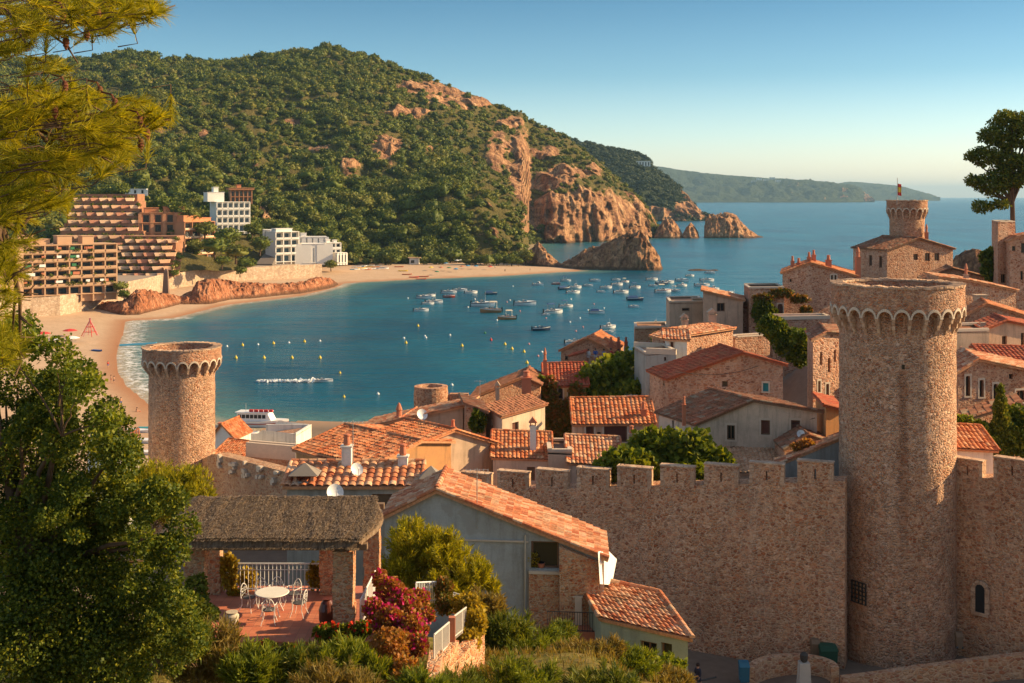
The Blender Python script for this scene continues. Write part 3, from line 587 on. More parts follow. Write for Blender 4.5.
def house(label, prof, YL, YR, back, z0, wmat, rmat, front=(), left=(), right=(), chims=(), name='stone_house', cat='house', group=None, eave=None, over=.3, pitch=.3, flat=False, tilec=.42, walls=True):
    """gable form: prof = [(px,py)..] on the front wall; eave form: eave=(rise, ridge_fraction, back_drop)"""
    A = (prof[0][0] - CX) / F * YL, YL; B = (prof[-1][0] - CX) / F * YR, YR
    pr = [hit(p[0], p[1], A, B) for p in prof]; pr[0] = (0.0, pr[0][1]); pr[-1] = (1.0, pr[-1][1])
    bk = Vector((back[0], back[1])); A2, B2 = (A[0] + bk[0], A[1] + bk[1]), (B[0] + bk[0], B[1] + bk[1])
    root = empty(name, ((A[0] + B2[0]) / 2, (A[1] + B2[1]) / 2, z0), label, cat, group)
    cvt = lambda ops, a, b: [(lambda q0, q1: (min(q0[0], q1[0]), max(q0[0], q1[0]), q1[1], q0[1], ('arch' in o[4])))(hit(o[0], o[2], a, b), hit(o[1], o[3], a, b)) for o in ops]
    w = MB(); zl, zr = pr[0][1], pr[-1][1]; rmt = tm[rmat] if rmat in tm else wm[rmat]
    if eave:
        rise, fr, bd = eave; side = [(0, zl), (fr, zl + rise), (1, zl + rise - bd)]; sideR = [(0, zr), (fr, zr + rise), (1, zr + rise - bd)]
        PF = [(0, zl), (1, zr)]; PB = [(0, zr + rise - bd), (1, zl + rise - bd)]
        PRt = sideR; PLt = [(1 - s, z) for s, z in reversed(side)]
    else:
        PF = pr; PB = [(1 - s, z) for s, z in reversed(pr)]; PRt = [(0, zr), (1, zr)]; PLt = [(0, zl), (1, zl)]
    for (a, b, p, ops) in ((A, B, PF, front), (B, B2, PRt, right), (B2, A2, PB, ()), (A2, A, PLt, left)):
        co = cvt(ops, a, b); t, n, L = wallface(w, a, b, z0, p, co)
        for o, oo in zip(co, ops): window_part(a, t, n, L, o, oo[4].replace('arch', ''), root)
    w.build('wall', wm[wmat], root)
    u = Vector((B[0] - A[0], B[1] - A[1], 0)); ul = u.length; un = u / ul; vb = Vector((bk[0], bk[1], 0)); vn_ = vb.normalized()
    A3 = Vector((A[0], A[1], 0)); r = MB(); at = lambda s, d, z: A3 + u * s + vb * d + Vector((0, 0, z))
    if flat:
        r.hexa([at(0, 0, zl - .3), at(1, 0, zr - .3), at(1, 1, zr - .3), at(0, 1, zl - .3), at(0, 0, zl - .2), at(1, 0, zr - .2), at(1, 1, zr - .2), at(0, 1, zl - .2)])
        ro = r.build('roof', rmt, root)
        pp = MB()
        for (a, b, za, zb) in ((A, B, zl, zr), (B, B2, zr, zr), (B2, A2, zr, zl), (A2, A, zl, zl)):
            L = math.hypot(b[0] - a[0], b[1] - a[1]); t = ((b[0] - a[0]) / L, (b[1] - a[1]) / L); n = (t[1], -t[0]); pp.obox(a, t, n, 0, L, min(za, zb) - .05, max(za, zb) + .06, -.3, .03)
        pp.build('parapet', stonetrim if wmat != 'white' else wm['white'], ro)
    elif eave:
        e = over; f0 = at(-e / ul, -e / vb.length, zl - e * rise / (fr * vb.length)); f1 = at(1 + e / ul, -e / vb.length, zr - e * rise / (fr * vb.length))
        r0, r1 = at(-e / ul, fr, zl + rise), at(1 + e / ul, fr, zr + rise); tile_sheet(r, f0, f1, r0, r1, pitch, tilec)
        if fr < .98:
            sl = bd / ((1 - fr) * vb.length); b0 = at(-e / ul, 1 + e / vb.length, zl + rise - bd - e * sl); b1 = at(1 + e / ul, 1 + e / vb.length, zr + rise - bd - e * sl)
            tile_sheet(r, b1, b0, r1, r0, pitch, tilec, 4)
        ridge_caps(r, r0 + Vector((0, 0, .06)), r1 + Vector((0, 0, .06))); 
        for p, q in ((f0, r0), (f1, r1)): ridge_caps(r, p + Vector((0, 0, .06)), q + Vector((0, 0, .06)), .12)
        ro = r.build('roof', rmt, root)
    else:
        pz = [at(s, 0, z) for s, z in pr]; e = over / vb.length
        v = r
        for i in range(len(pr) - 1):
            p, q = pz[i].copy(), pz[i + 1].copy(); d = (q - p) / (q - p).length
            if i == 0: p = p - d * over
            if i == len(pr) - 2: q = q + d * over
            lo, hi = (p, q) if p.z < q.z else (q, p)
            tile_sheet(r, lo - vb * e, lo + vb * (1 + e), hi - vb * e, hi + vb * (1 + e), pitch, tilec)
            ridge_caps(v, lo - vb * e + Vector((0, 0, .05)), hi - vb * e + Vector((0, 0, .05)), .12)
            if i > 0 and pr[i][1] > pr[i - 1][1]: ridge_caps(r, pz[i] - vb * e + Vector((0, 0, .07)), pz[i] + vb * (1 + e) + Vector((0, 0, .07)), .14)
        ro = r.build('roof', rmt, root)
    for c in chims:                                # (px, py_top, py_bottom, Y, width_px, kind)
        tp = P(c[0], c[1], c[3]); bt = P(c[0], c[2], c[3]); ww = c[4] * c[3] / F; hh = max(.3, (tp.z - bt.z) - .55)
        chimney((tp.x, tp.y, tp.z - .55 - hh - 1.2), ww, ww, hh + 1.2, c[5], ro)
    return root

# ------------------------------------------------------------------ foliage builders
def blob_points(n, blobs, r_in=0.55, seed=0):
    g = np.random.default_rng(seed); b = np.array(blobs, float); w = (b[:, 3] * b[:, 4] * b[:, 5]) ** .7; k = g.choice(len(b), n, p=w / w.sum())
    d = g.normal(size=(n, 3)); d /= np.linalg.norm(d, axis=1)[:, None]
    r = (r_in + (1 - r_in) * g.random(n) ** .6)
    wob = 1 + 0.28 * vn(d[:, 0] * 2.3 + k * 3, d[:, 1] * 2.3, d[:, 2] * 2.3, seed)
    return b[k, :3] + d * b[k, 3:] * (r * wob)[:, None], d
def leaf_mesh(pts, size, seed=0, aspect=0.45, outward=None, up=0.0):
    g = np.random.default_rng(seed + 5); n = len(pts)
    a = g.normal(size=(n, 3)); 
    if outward is not None: a += outward * .8
    a[:, 2] += up; a /= np.linalg.norm(a, axis=1)[:, None]
    b = np.cross(a, g.normal(size=(n, 3))); b /= np.linalg.norm(b, axis=1)[:, None]; s = size * (0.6 + 0.8 * g.random(n))[:, None]
    c = np.cross(a, b)
    V = np.stack([pts, pts + a * s * .5 + b * s * aspect + c * s * .08, pts + a * s, pts + a * s * .5 - b * s * aspect + c * s * .08], 1).reshape(-1, 3)
    return V, np.arange(4 * n).reshape(-1, 4)
def limbs(mb, base, tips, r0, n=6, wig=.12, seed=1):
    g = random.Random(seed); base = Vector(base)
    for t in tips:
        t = Vector(t); L = (t - base).length; pts = []
        for i in range(n + 1):
            f = i / n; p = base.lerp(t, f) + Vector((g.uniform(-1, 1), g.uniform(-1, 1), g.uniform(-.5, .5))) * wig * L * .3 * math.sin(math.pi * f); p.z += .10 * L * math.sin(math.pi * f) * .4; pts.append(p)
        mb.tube(pts, [r0 * (1 - .8 * i / n) for i in range(n + 1)], 6)
bark = m_plain('bark', (0.13, 0.08, 0.05), .95, .1, 0, .4, 8)
lf = {
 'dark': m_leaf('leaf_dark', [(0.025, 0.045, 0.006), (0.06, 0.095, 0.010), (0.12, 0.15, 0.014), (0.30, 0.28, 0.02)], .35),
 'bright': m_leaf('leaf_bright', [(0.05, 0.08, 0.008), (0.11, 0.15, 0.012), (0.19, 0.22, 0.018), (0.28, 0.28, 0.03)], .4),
 'mid': m_leaf('leaf_mid', [(0.04, 0.06, 0.008), (0.08, 0.115, 0.012), (0.15, 0.17, 0.018), (0.24, 0.22, 0.03)], .3),
 'pine': m_leaf('pine_needle', [(0.10, 0.11, 0.006), (0.20, 0.20, 0.008), (0.34, 0.31, 0.012), (0.52, 0.42, 0.03)], .5),
 'hill': m_leaf('hill_leaf', [(0.025, 0.045, 0.008), (0.06, 0.09, 0.012), (0.12, 0.15, 0.016), (0.23, 0.23, 0.025)], .2, .02),
 'hill2': m_leaf('hill_leaf_olive', [(0.05, 0.065, 0.012), (0.10, 0.12, 0.018), (0.17, 0.175, 0.025), (0.26, 0.23, 0.04)], .2, .02),
 'far': m_leaf('far_leaf', [(0.012, 0.03, 0.014), (0.028, 0.05, 0.018), (0.05, 0.07, 0.02)], .1, .02),
 'dry': m_leaf('dry_leaf', [(0.10, 0.07, 0.02), (0.20, 0.13, 0.03), (0.30, 0.22, 0.06), (0.14, 0.14, 0.03)], .35),
 'yellow': m_leaf('yellow_leaf', [(0.20, 0.14, 0.01), (0.36, 0.26, 0.02), (0.50, 0.36, 0.04)], .4),
 'ivyred': m_leaf('ivy_leaf', [(0.06, 0.09, 0.01), (0.12, 0.12, 0.02), (0.25, 0.14, 0.03), (0.3, 0.1, 0.03)], .3),
 'magenta': m_leaf('magenta_flower', [(0.35, 0.01, 0.08), (0.50, 0.02, 0.16), (0.62, 0.05, 0.22)], .35),
 'redfl': m_leaf('red_flower', [(0.5, 0.02, 0.01), (0.7, 0.06, 0.02)], .3),
 'rust': m_leaf('rust_leaf', [(0.30, 0.10, 0.02), (0.42, 0.18, 0.04), (0.20, 0.14, 0.02)], .35)}
def plant(name, label, cat, blobs, n, size, mat, trunk=None, tips=0, group=None, seed=1, r_in=.5, aspect=.45, flowers=None, up=0.0, tr=.12):
    b0 = blobs[0]; base = trunk if trunk else (b0[0], b0[1], min(b[2] - b[5] for b in blobs))
    root = empty(name, base, label, cat, group)
    p, d = blob_points(n, blobs, r_in, seed); V, Fc = leaf_mesh(p, size, seed, aspect, d, up)
    npmesh('crown' if trunk else 'foliage', V, Fc, lf[mat], root)
    m = MB(); g = random.Random(seed)
    ctr = [(b[0] + g.uniform(-.2, .2) * b[3], b[1] + g.uniform(-.2, .2) * b[4], b[2]) for b in blobs]
    if trunk:
        mid = Vector(trunk).lerp(Vector(ctr[0]), .45); m.tube([trunk, mid, ctr[0]], [tr, tr * .75, tr * .3], 8)
        limbs(m, mid, ctr[-12:] + [tuple(p[i]) for i in g.sample(range(len(p)), tips)], tr * .5, seed=seed)
        m.build('trunk', bark, root, True)
    else:
        limbs(m, base, [tuple(p[i]) for i in g.sample(range(len(p)), max(4, tips))], .025, seed=seed); m.build('stem', bark, root, True)
    if flowers:
        fm, nf, fs = flowers; p, d = blob_points(nf, blobs, .92, seed + 3); V, Fc = leaf_mesh(p, fs, seed + 3, .6, d); npmesh('flower', V, Fc, lf[fm], root)
    return root

def feathery(name, label, blobs, nst, nlf, size, mat, seed, group=None, asp=.07, stemr=.012, cat='bush'):
    g = np.random.default_rng(seed); b = np.array(blobs, float); z0 = min(q[2] - q[5] for q in blobs) - .2; cx = b[:, 0].mean(); cy = b[:, 1].mean(); root = empty(name, (cx, cy, z0), label, cat, group)
    w = (b[:, 3] * b[:, 5]); k = g.choice(len(b), nst, p=w / w.sum()); d = g.normal(size=(nst, 3)); d[:, 2] = np.abs(d[:, 2]) + .1; d /= np.linalg.norm(d, axis=1)[:, None]; tip = b[k, :3] + d * b[k, 3:] * (.55 + .65 * g.random((nst, 1)) ** .8)
    base = np.stack([b[k, 0] + g.normal(size=nst) * b[k, 3] * .35, b[k, 1] + g.normal(size=nst) * b[k, 4] * .35, np.minimum(b[k, 2] - b[k, 5] * .9, tip[:, 2] - .3)], -1); ax = tip - base
    j = g.integers(0, nst, nlf); t = .25 + .75 * g.random(nlf) ** .7; bow = np.sin(t * np.pi)[:, None] * .12 * np.linalg.norm(ax[j], axis=1)[:, None] * d[j] * [1, 1, 0]
    p = base[j] + ax[j] * t[:, None] + bow + g.normal(size=(nlf, 3)) * size * .18; an = ax[j] / np.linalg.norm(ax[j], axis=1)[:, None]; a = an * .9 + g.normal(size=(nlf, 3)) * .5; a /= np.linalg.norm(a, axis=1)[:, None]
    c = np.cross(a, g.normal(size=(nlf, 3))); c /= np.linalg.norm(c, axis=1)[:, None]; s = size * (.5 + g.random(nlf))[:, None]
    V = np.stack([p, p + a * s * .5 + c * s * asp, p + a * s, p + a * s * .5 - c * s * asp], 1).reshape(-1, 3); npmesh('foliage', V, np.arange(4 * nlf).reshape(-1, 4), lf[mat], root); m = MB()
    for i in range(0, nst, 2):
        A, T = Vector(base[i]), Vector(tip[i]); mid = A.lerp(T, .5) + Vector((d[i][0], d[i][1], 0)) * .12 * (T - A).length; m.tube([A, mid, T], [stemr, stemr * .7, stemr * .3], 4, False)
    m.build('stem', bark, root, True); return root
# ------------------------------------------------------------------ woods on the hill
def ico(sub=1):
    t = (1 + 5 ** .5) / 2; v = [(-1, t, 0), (1, t, 0), (-1, -t, 0), (1, -t, 0), (0, -1, t), (0, 1, t), (0, -1, -t), (0, 1, -t), (t, 0, -1), (t, 0, 1), (-t, 0, -1), (-t, 0, 1)]
    f = [(0, 11, 5), (0, 5, 1), (0, 1, 7), (0, 7, 10), (0, 10, 11), (1, 5, 9), (5, 11, 4), (11, 10, 2), (10, 7, 6), (7, 1, 8), (3, 9, 4), (3, 4, 2), (3, 2, 6), (3, 6, 8), (3, 8, 9), (4, 9, 5), (2, 4, 11), (6, 2, 10), (8, 6, 7), (9, 8, 1)]
    v = [np.array(p) / np.linalg.norm(p) for p in v]
    for _ in range(sub):
        c = {}; nf = []
        def md(a, b):
            k = (min(a, b), max(a, b))
            if k not in c: q = v[a] + v[b]; v.append(q / np.linalg.norm(q)); c[k] = len(v) - 1
            return c[k]
        for a, b, d in f: x, y, z = md(a, b), md(b, d), md(d, a); nf += [(a, x, z), (b, y, x), (d, z, y), (x, y, z)]
        f = nf
    return np.array(v), np.array(f)
def crown_proto(seed, nl, ls, sub=1):
    V, T = ico(sub); V = V * (1 + .55 * vn(V[:, 0] * 2.1, V[:, 1] * 2.1, V[:, 2] * 2.1 + seed, seed)[:, None]) * .82; V[:, 2] *= .78; V[:, 2] -= .04
    p, d = blob_points(nl, [(0, 0, 0, .95, .95, .78), (.5, .1, .15, .6, .6, .5), (-.5, -.3, .1, .5, .55, .45), (0, .45, .32, .5, .5, .45), (.1, -.5, .25, .5, .45, .4)], .75, seed)
    L, Q = leaf_mesh(p, ls, seed, .5, d); t1 = Q[:, [0, 1, 2]]; t2 = Q[:, [0, 2, 3]]
    return np.concatenate([V, L]), np.concatenate([T, t1 + len(V), t2 + len(V)])
far_protos = [crown_proto(s, 110, .36, 1) for s in range(5)]
near_protos = [crown_proto(s + 20, 520, .20, 2) for s in range(6)]
def merge(items, protos):
    Vs, Fs, off = [], [], 0
    for x, y, z, sx, sz, r, k in items:
        V, T = protos[k % len(protos)]; c, s = math.cos(r), math.sin(r)
        W = np.empty_like(V); W[:, 0] = (V[:, 0] * c - V[:, 1] * s) * sx + x; W[:, 1] = (V[:, 0] * s + V[:, 1] * c) * sx + y; W[:, 2] = V[:, 2] * sz + z
        Vs.append(W); Fs.append(T + off); off += len(V)
    return np.concatenate(Vs), np.concatenate(Fs)
def scatter(G, n, seed, maxrock, pymax=999):
    X, Y, Z, rk, C, Pp = G; g = np.random.default_rng(seed); nr, nc = X.shape
    ar = np.abs((X[:-1, 1:] - X[:-1, :-1]) * np.hypot(Y[1:, :-1] - Y[:-1, :-1], Z[1:, :-1] - Z[:-1, :-1])); ar[int(nr * .93):] = 0
    w = (ar * (rk[:-1, :-1] < maxrock) / np.maximum(Y[:-1, :-1], 400) ** .6).ravel(); k = g.choice(len(w), n, p=w / w.sum()); i, j = np.divmod(k, nc - 1); a, b = g.random(n), g.random(n)
    L = lambda A: A[i, j] * (1 - a) * (1 - b) + A[i + 1, j] * a * (1 - b) + A[i, j + 1] * (1 - a) * b + A[i + 1, j + 1] * a * b
    return L(X), L(Y), L(Z), rk[i, j], C[i, j]
x, y, z, rk, cc = scatter(HG, 15000, 3, .52)
g = np.random.default_rng(5); sz = (1.9 + 3.0 * g.random(len(x)) ** 2) * np.clip(1.18 - rk * .9, .35, 1.1); sz *= .8 + .5 * (vn(x / 60, y / 60, 0, 77) * .5 + .5); sz *= np.where(x / y * F + CX > 470, .62, 1)
# keep clear of the buildings at the foot of the hill
pxx = CX + x / y * F
clear = ((pxx > 196) & (pxx < 262) & (y < 725)) | ((pxx > 262) & (pxx < 352) & (y < 735)) | ((pxx < 220) & (y < 590)); keep = ~clear
x, y, z, rk, sz, pxx = x[keep], y[keep], z[keep], rk[keep], sz[keep], pxx[keep]
scr = sz / y; order = np.argsort(-scr * ((pxx > 95) & (pxx < 530))); near = order[:300]; rest = order[300:]
it = [(x[i], y[i], z[i] + sz[i] * .55, sz[i] * g.uniform(.9, 1.2), sz[i] * g.uniform(.85, 1.15), g.uniform(0, 6.28), int(i)) for i in rest]
half = [q for q in it if q[6] % 3]; oth = [q for q in it if not q[6] % 3]
V, T = merge(half, far_protos); tag(npmesh('hill_woods', V, T, lf['hill']), 'dense green pine woods covering the big hill behind the bay', 'woods', kind='stuff')
V, T = merge(oth, far_protos); tag(npmesh('hill_scrub', V, T, lf['hill2']), 'olive scrub and lighter bushes among the pines on the big hill', 'scrub', kind='stuff')
pr_me = []
for k, (V, T) in enumerate(near_protos):
    me = bpy.data.meshes.new('crown'); o = npmesh('crown', V, T, lf['hill' if k % 3 else 'hill2']); me = o.data; bpy.data.objects.remove(o); pr_me.append(me)
tk = MB(); tk.tube([(0, 0, -1.6), (.05, 0, -.6), (0, .05, .1)], [.09, .07, .04], 6); tk.tube([(.03, 0, -.7), (.35, .1, -.1)], [.05, .02], 5); tko = tk.build('trunk', bark); tkm = tko.data; bpy.data.objects.remove(tko)
def hill_tree(x, y, z, s, k, sq, label, group):
    root = empty('pine_tree', (x, y, z), label, 'tree', group); root.rotation_euler[2] = k * 1.7
    for nm, me in (('crown', pr_me[k % 6]), ('trunk', tkm)):
        o = bpy.data.objects.new(nm, me); COL.objects.link(o); o.parent = root; o.scale = (s, s, s * sq); o.location = (0, 0, s * 1.0 * sq)
    return root
for i in near: hill_tree(x[i], y[i], z[i] - .4, sz[i] * 1.08, int(i), 1.0 + .25 * ((i % 7) / 7 - .4), 'round crowned green pine in the woods on the lower hillside', 'pines on the lower slopes of the big hill')
x, y, z, rk, cc = scatter(HG2, 1500, 9, .5)
it = [(x[i], y[i], z[i] + 2, g.uniform(4, 7.5), g.uniform(3.5, 6), g.uniform(0, 6.28), i) for i in range(len(x))]
V, T = merge(it, far_protos); tag(npmesh('headland_woods', V, T, lf['far']), 'dark woods on the second headland beyond the cliffs', 'woods', kind='stuff')
# umbrella pines standing in front of the white buildings and behind the beach
UP = [(215, 238, 560, 15, 1), (236, 245, 575, 13, 1), (228, 232, 590, 12, 0), (246, 258, 590, 10, 1), (205, 222, 600, 12, 1), (260, 240, 640, 10, 0), (222, 256, 560, 9, 1), (190, 212, 600, 10, 0), (176, 205, 600, 10, 0), (252, 226, 650, 8, 0), (173, 262, 552, 7, 0), (177, 254, 556, 6, 0), (174, 271, 548, 5, 0), (120, 284, 460, 7, 0), (124, 292, 458, 6, 0), (60, 200, 630, 10, 0), (150, 204, 640, 9, 0), (135, 200, 640, 10, 0), (165, 200, 640, 11, 0), (45, 196, 630, 12, 0), (100, 190, 640, 9, 0), (120, 186, 640, 10, 0), (331, 262, 665, 6, 0), (240, 268, 585, 6, 0)]
for n, (a, b, Y, r, fl) in enumerate(UP):
    p = P(a, b, Y); s = r * Y / F; o = hill_tree(p.x, p.y, p.z - s * 1.1, s, n + 2, .62 if fl else .8, ('broad umbrella pine between the brown apartments and the white hotel' if a > 186 else 'green tree growing close beside the stepped apartments') if a != 331 and a != 240 else ('small round tree on the rocks at the near end of the far beach' if a == 331 else 'low round tree behind the promenade wall'), 'umbrella pines above the promenade')
g2 = random.Random(4)
for n in range(46):
    a = 352 + n * 3.9 + g2.uniform(-2, 2); Y = g2.uniform(742, 772); s = g2.uniform(2.2, 4.2) * (1 if n % 5 else 1.6); p = P(a, 262, Y); hill_tree(p.x, Y, 2.4, s, n, .9, 'bushy green tree in the row behind the far beach', 'trees lining the back of the far beach')
# ------------------------------------------------------------------ towers and the town wall
def ring_tower(name, label, c, r, R2, z0, ztop, zarch, zcorb, N, n_seg=8, thick=.75, loophole=True):
    root = empty(name, (c[0], c[1], z0), label, 'tower'); m = MB(); ns = 96
    prof = [(r * 1.035, z0), (r * 1.01, z0 + (zcorb - z0) * .3), (r, zcorb), (r, ztop - 1.2)]
    g = []
    for q in range(len(prof) - 1):
        (ra, za), (rb, zb) = prof[q], prof[q + 1]; k = max(2, int((zb - za) / .5))
        for i in range(k): g.append((ra + (rb - ra) * i / k, za + (zb - za) * i / k))
    g.append(prof[-1]); V = []; nz = len(g)
    for i, (rr, z) in enumerate(g):
        for k in range(ns):
            a = 2 * math.pi * k / ns; V.append((rr, a, z))
    V = np.array(V); X = V[:, 0] * np.cos(V[:, 1]); Y = V[:, 0] * np.sin(V[:, 1]); j = fbm(X / .45, Y / .45, V[:, 2] / .4, 3, 4) * .055; X *= (V[:, 0] + j) / V[:, 0]; Y *= (V[:, 0] + j) / V[:, 0]
    fs = []
    for i in range(nz - 1):
        for k in range(ns): k2 = (k + 1) % ns; fs.append((i * ns + k, i * ns + k2, (i + 1) * ns + k2, (i + 1) * ns + k))
    m.add(np.stack([X + c[0], Y + c[1], V[:, 2]], -1).tolist(), fs); m.build('shaft', wm['tower'], root, True)
    # parapet standing out on arches
    K = N * n_seg; m = MB(); tr = MB(); cbs = []; da = 2 * math.pi / K; frac = .82; per = 2 * math.pi / N; wr = R2 * per * frac / 2
    def low(k):
        u = ((k % n_seg) / n_seg - .5) * per * R2
        return zarch + math.sqrt(max(0, wr * wr - u * u)) * 1.15 if abs(u) < wr else zarch
    pt = lambda rr, k, z: (c[0] + rr * math.cos(k * da), c[1] + rr * math.sin(k * da), z)
    rj = [vn(k * .25, 3.1, 0, 8) * .02 for k in range(K)]; rj.append(rj[0]); tz = [ztop + float(vn(k * .3, 1.1, 0, 2)) * .045 for k in range(K)]; tz.append(tz[0])
    for k in range(K):
        a, b = low(k), low(k + 1)
        if (k % n_seg) == n_seg - 1: b = low(k + 1)
        lv = [0, .3, .65, 1]
        for q in range(3):
            z0a, z1a = a + (tz[k] - a) * lv[q], a + (tz[k] - a) * lv[q + 1]; z0b, z1b = b + (tz[k + 1] - b) * lv[q], b + (tz[k + 1] - b) * lv[q + 1]
            m.quad(pt(R2 + rj[k], k, z0a), pt(R2 + rj[k + 1], k + 1, z0b), pt(R2 + rj[k + 1], k + 1, z1b), pt(R2 + rj[k], k, z1a))
        m.quad(pt(R2, k, a), pt(R2, k + 1, b), pt(r - .02, k + 1, b), pt(r - .02, k, a))
        Ri = R2 - thick
        m.quad(pt(R2 + rj[k], k, tz[k]), pt(R2 + rj[k + 1], k + 1, tz[k + 1]), pt(Ri, k + 1, tz[k + 1] - .05), pt(Ri, k, tz[k] - .05))
        m.quad(pt(Ri, k, tz[k] - .05), pt(Ri, k + 1, tz[k + 1] - .05), pt(Ri, k + 1, ztop - 1.5), pt(Ri, k, ztop - 1.5))
    for q in range(N):
        km = (q + .5) * n_seg; h = .15; Ro = R2 + .07; rr_ = .5 * per * R2 / wr
        for k in range(12):
            a0, a1 = math.pi * k / 12 + .01, math.pi * (k + 1) / 12 - .01; vs = []
            for rad_, dep in ((wr * .98, R2 - .2), (wr * .98, Ro), (min(wr + h, per * R2 / 2), Ro), (min(wr + h, per * R2 / 2), R2 - .2)):
                for aa in (a0, a1): vs.append(pt(dep, km + rad_ * math.cos(aa) / R2 / da, zarch + (rad_ + (h - (rad_ - wr) if rad_ > wr else 0) * math.sin(aa)) * math.sin(aa) * 1.15))
            vs = [vs[0], vs[2], vs[4], vs[6], vs[1], vs[3], vs[5], vs[7]]; tr.hexa(vs)
        kc = q * n_seg; cb = MB(); hw = (1 - frac) * per / 2 / da * 1.15; steps = [(zarch + .05, R2 + .03), (zarch - (zarch - zcorb) * .33, R2 - (R2 - r) * .12), (zarch - (zarch - zcorb) * .34, R2 - (R2 - r) * .35), (zarch - (zarch - zcorb) * .66, R2 - (R2 - r) * .45), (zarch - (zarch - zcorb) * .67, R2 - (R2 - r) * .62), (zcorb, r + .06)]
        for (za, ra), (zb, rb) in zip(steps[:-1], steps[1:]):
            if za - zb < .03: continue
            cb.hexa([pt(rb, kc - hw, zb), pt(rb, kc + hw, zb), pt(r - .1, kc + hw, zb), pt(r - .1, kc - hw, zb), pt(ra, kc - hw, za), pt(ra, kc + hw, za), pt(r - .1, kc + hw, za), pt(r - .1, kc - hw, za)])
        cbs.append(cb)
    pa = m.build('parapet', wm['parapet'], root, True); tr.build('arch_band', stonetrim, pa)
    for cb in cbs: cb.build('corbel', ceram_stone, pa)
    f = MB(); f.lathe((c[0], c[1], ztop - 1.5), [(.01, 0), (R2 - thick + .02, 0)], 32); f.build('roof_deck', m_plain('roof_deck', (.3, .22, .16)), root)
    cr = MB()
    for k in range(0, K): 
        j = random.uniform(-.03, .03); cr.hexa([pt(R2 + .05 + j, k, tz[k] - .02), pt(R2 + .05 + j, k + .93, tz[k] - .02), pt(R2 - thick - .04, k + .93, tz[k] - .02), pt(R2 - thick - .04, k, tz[k] - .02), pt(R2 + .05 + j, k, tz[k] + .12 + j), pt(R2 + .05 + j, k + .93, tz[k] + .12 + j), pt(R2 - thick - .04, k + .93, tz[k] + .12 + j), pt(R2 - thick - .04, k, tz[k] + .12 + j)])
    cr.build('coping', ceram_stone, pa); return root
ceram_stone = m_stone('coping_stone', [(0.55, 0.34, 0.22), (0.72, 0.48, 0.32), (0.80, 0.58, 0.40)], (0.45, 0.28, 0.18), 2.0, .04, .5)
TC = P(897, 197, 80); tw = ring_tower('round_tower', 'tall round rubble stone tower on the right with arched parapet', (TC.x, 80), 3.72, 4.27, 13.5, 39.15, 37.2, 36.15, 26)
LC = P(182, 197, 125); ring_tower('round_tower', 'left round stone tower with arched parapet rising above the beach', (LC.x, 125), 3.34, 4.0, 10, 29.3, 27.6, 26.6, 22)
# the loophole of the right tower with its stain, and the iron grille
m = MB(); a = R(258); q = (TC.x + 3.76 * math.cos(a), 80 + 3.76 * math.sin(a)); m.obox(q, (-math.sin(a), math.cos(a)), (math.cos(a), math.sin(a)), -.09, .09, 34.0, 34.3, -.3, .03); m.build('loophole', dark, tw)
m = MB(); a = R(214); q = (TC.x + 3.84 * math.cos(a), 80 + 3.84 * math.sin(a)); t = (-math.sin(a), math.cos(a)); n = (math.cos(a), math.sin(a))
for i in range(5): m.obox(q, t, n, -.6 + i * .28, -.54 + i * .28, 18.6, 20.0, -.08, .02)
for i in range(6): m.obox(q, t, n, -.62, .58, 18.6 + i * .27, 18.65 + i * .27, -.06, .04)
m.build('window_grille', iron, tw)

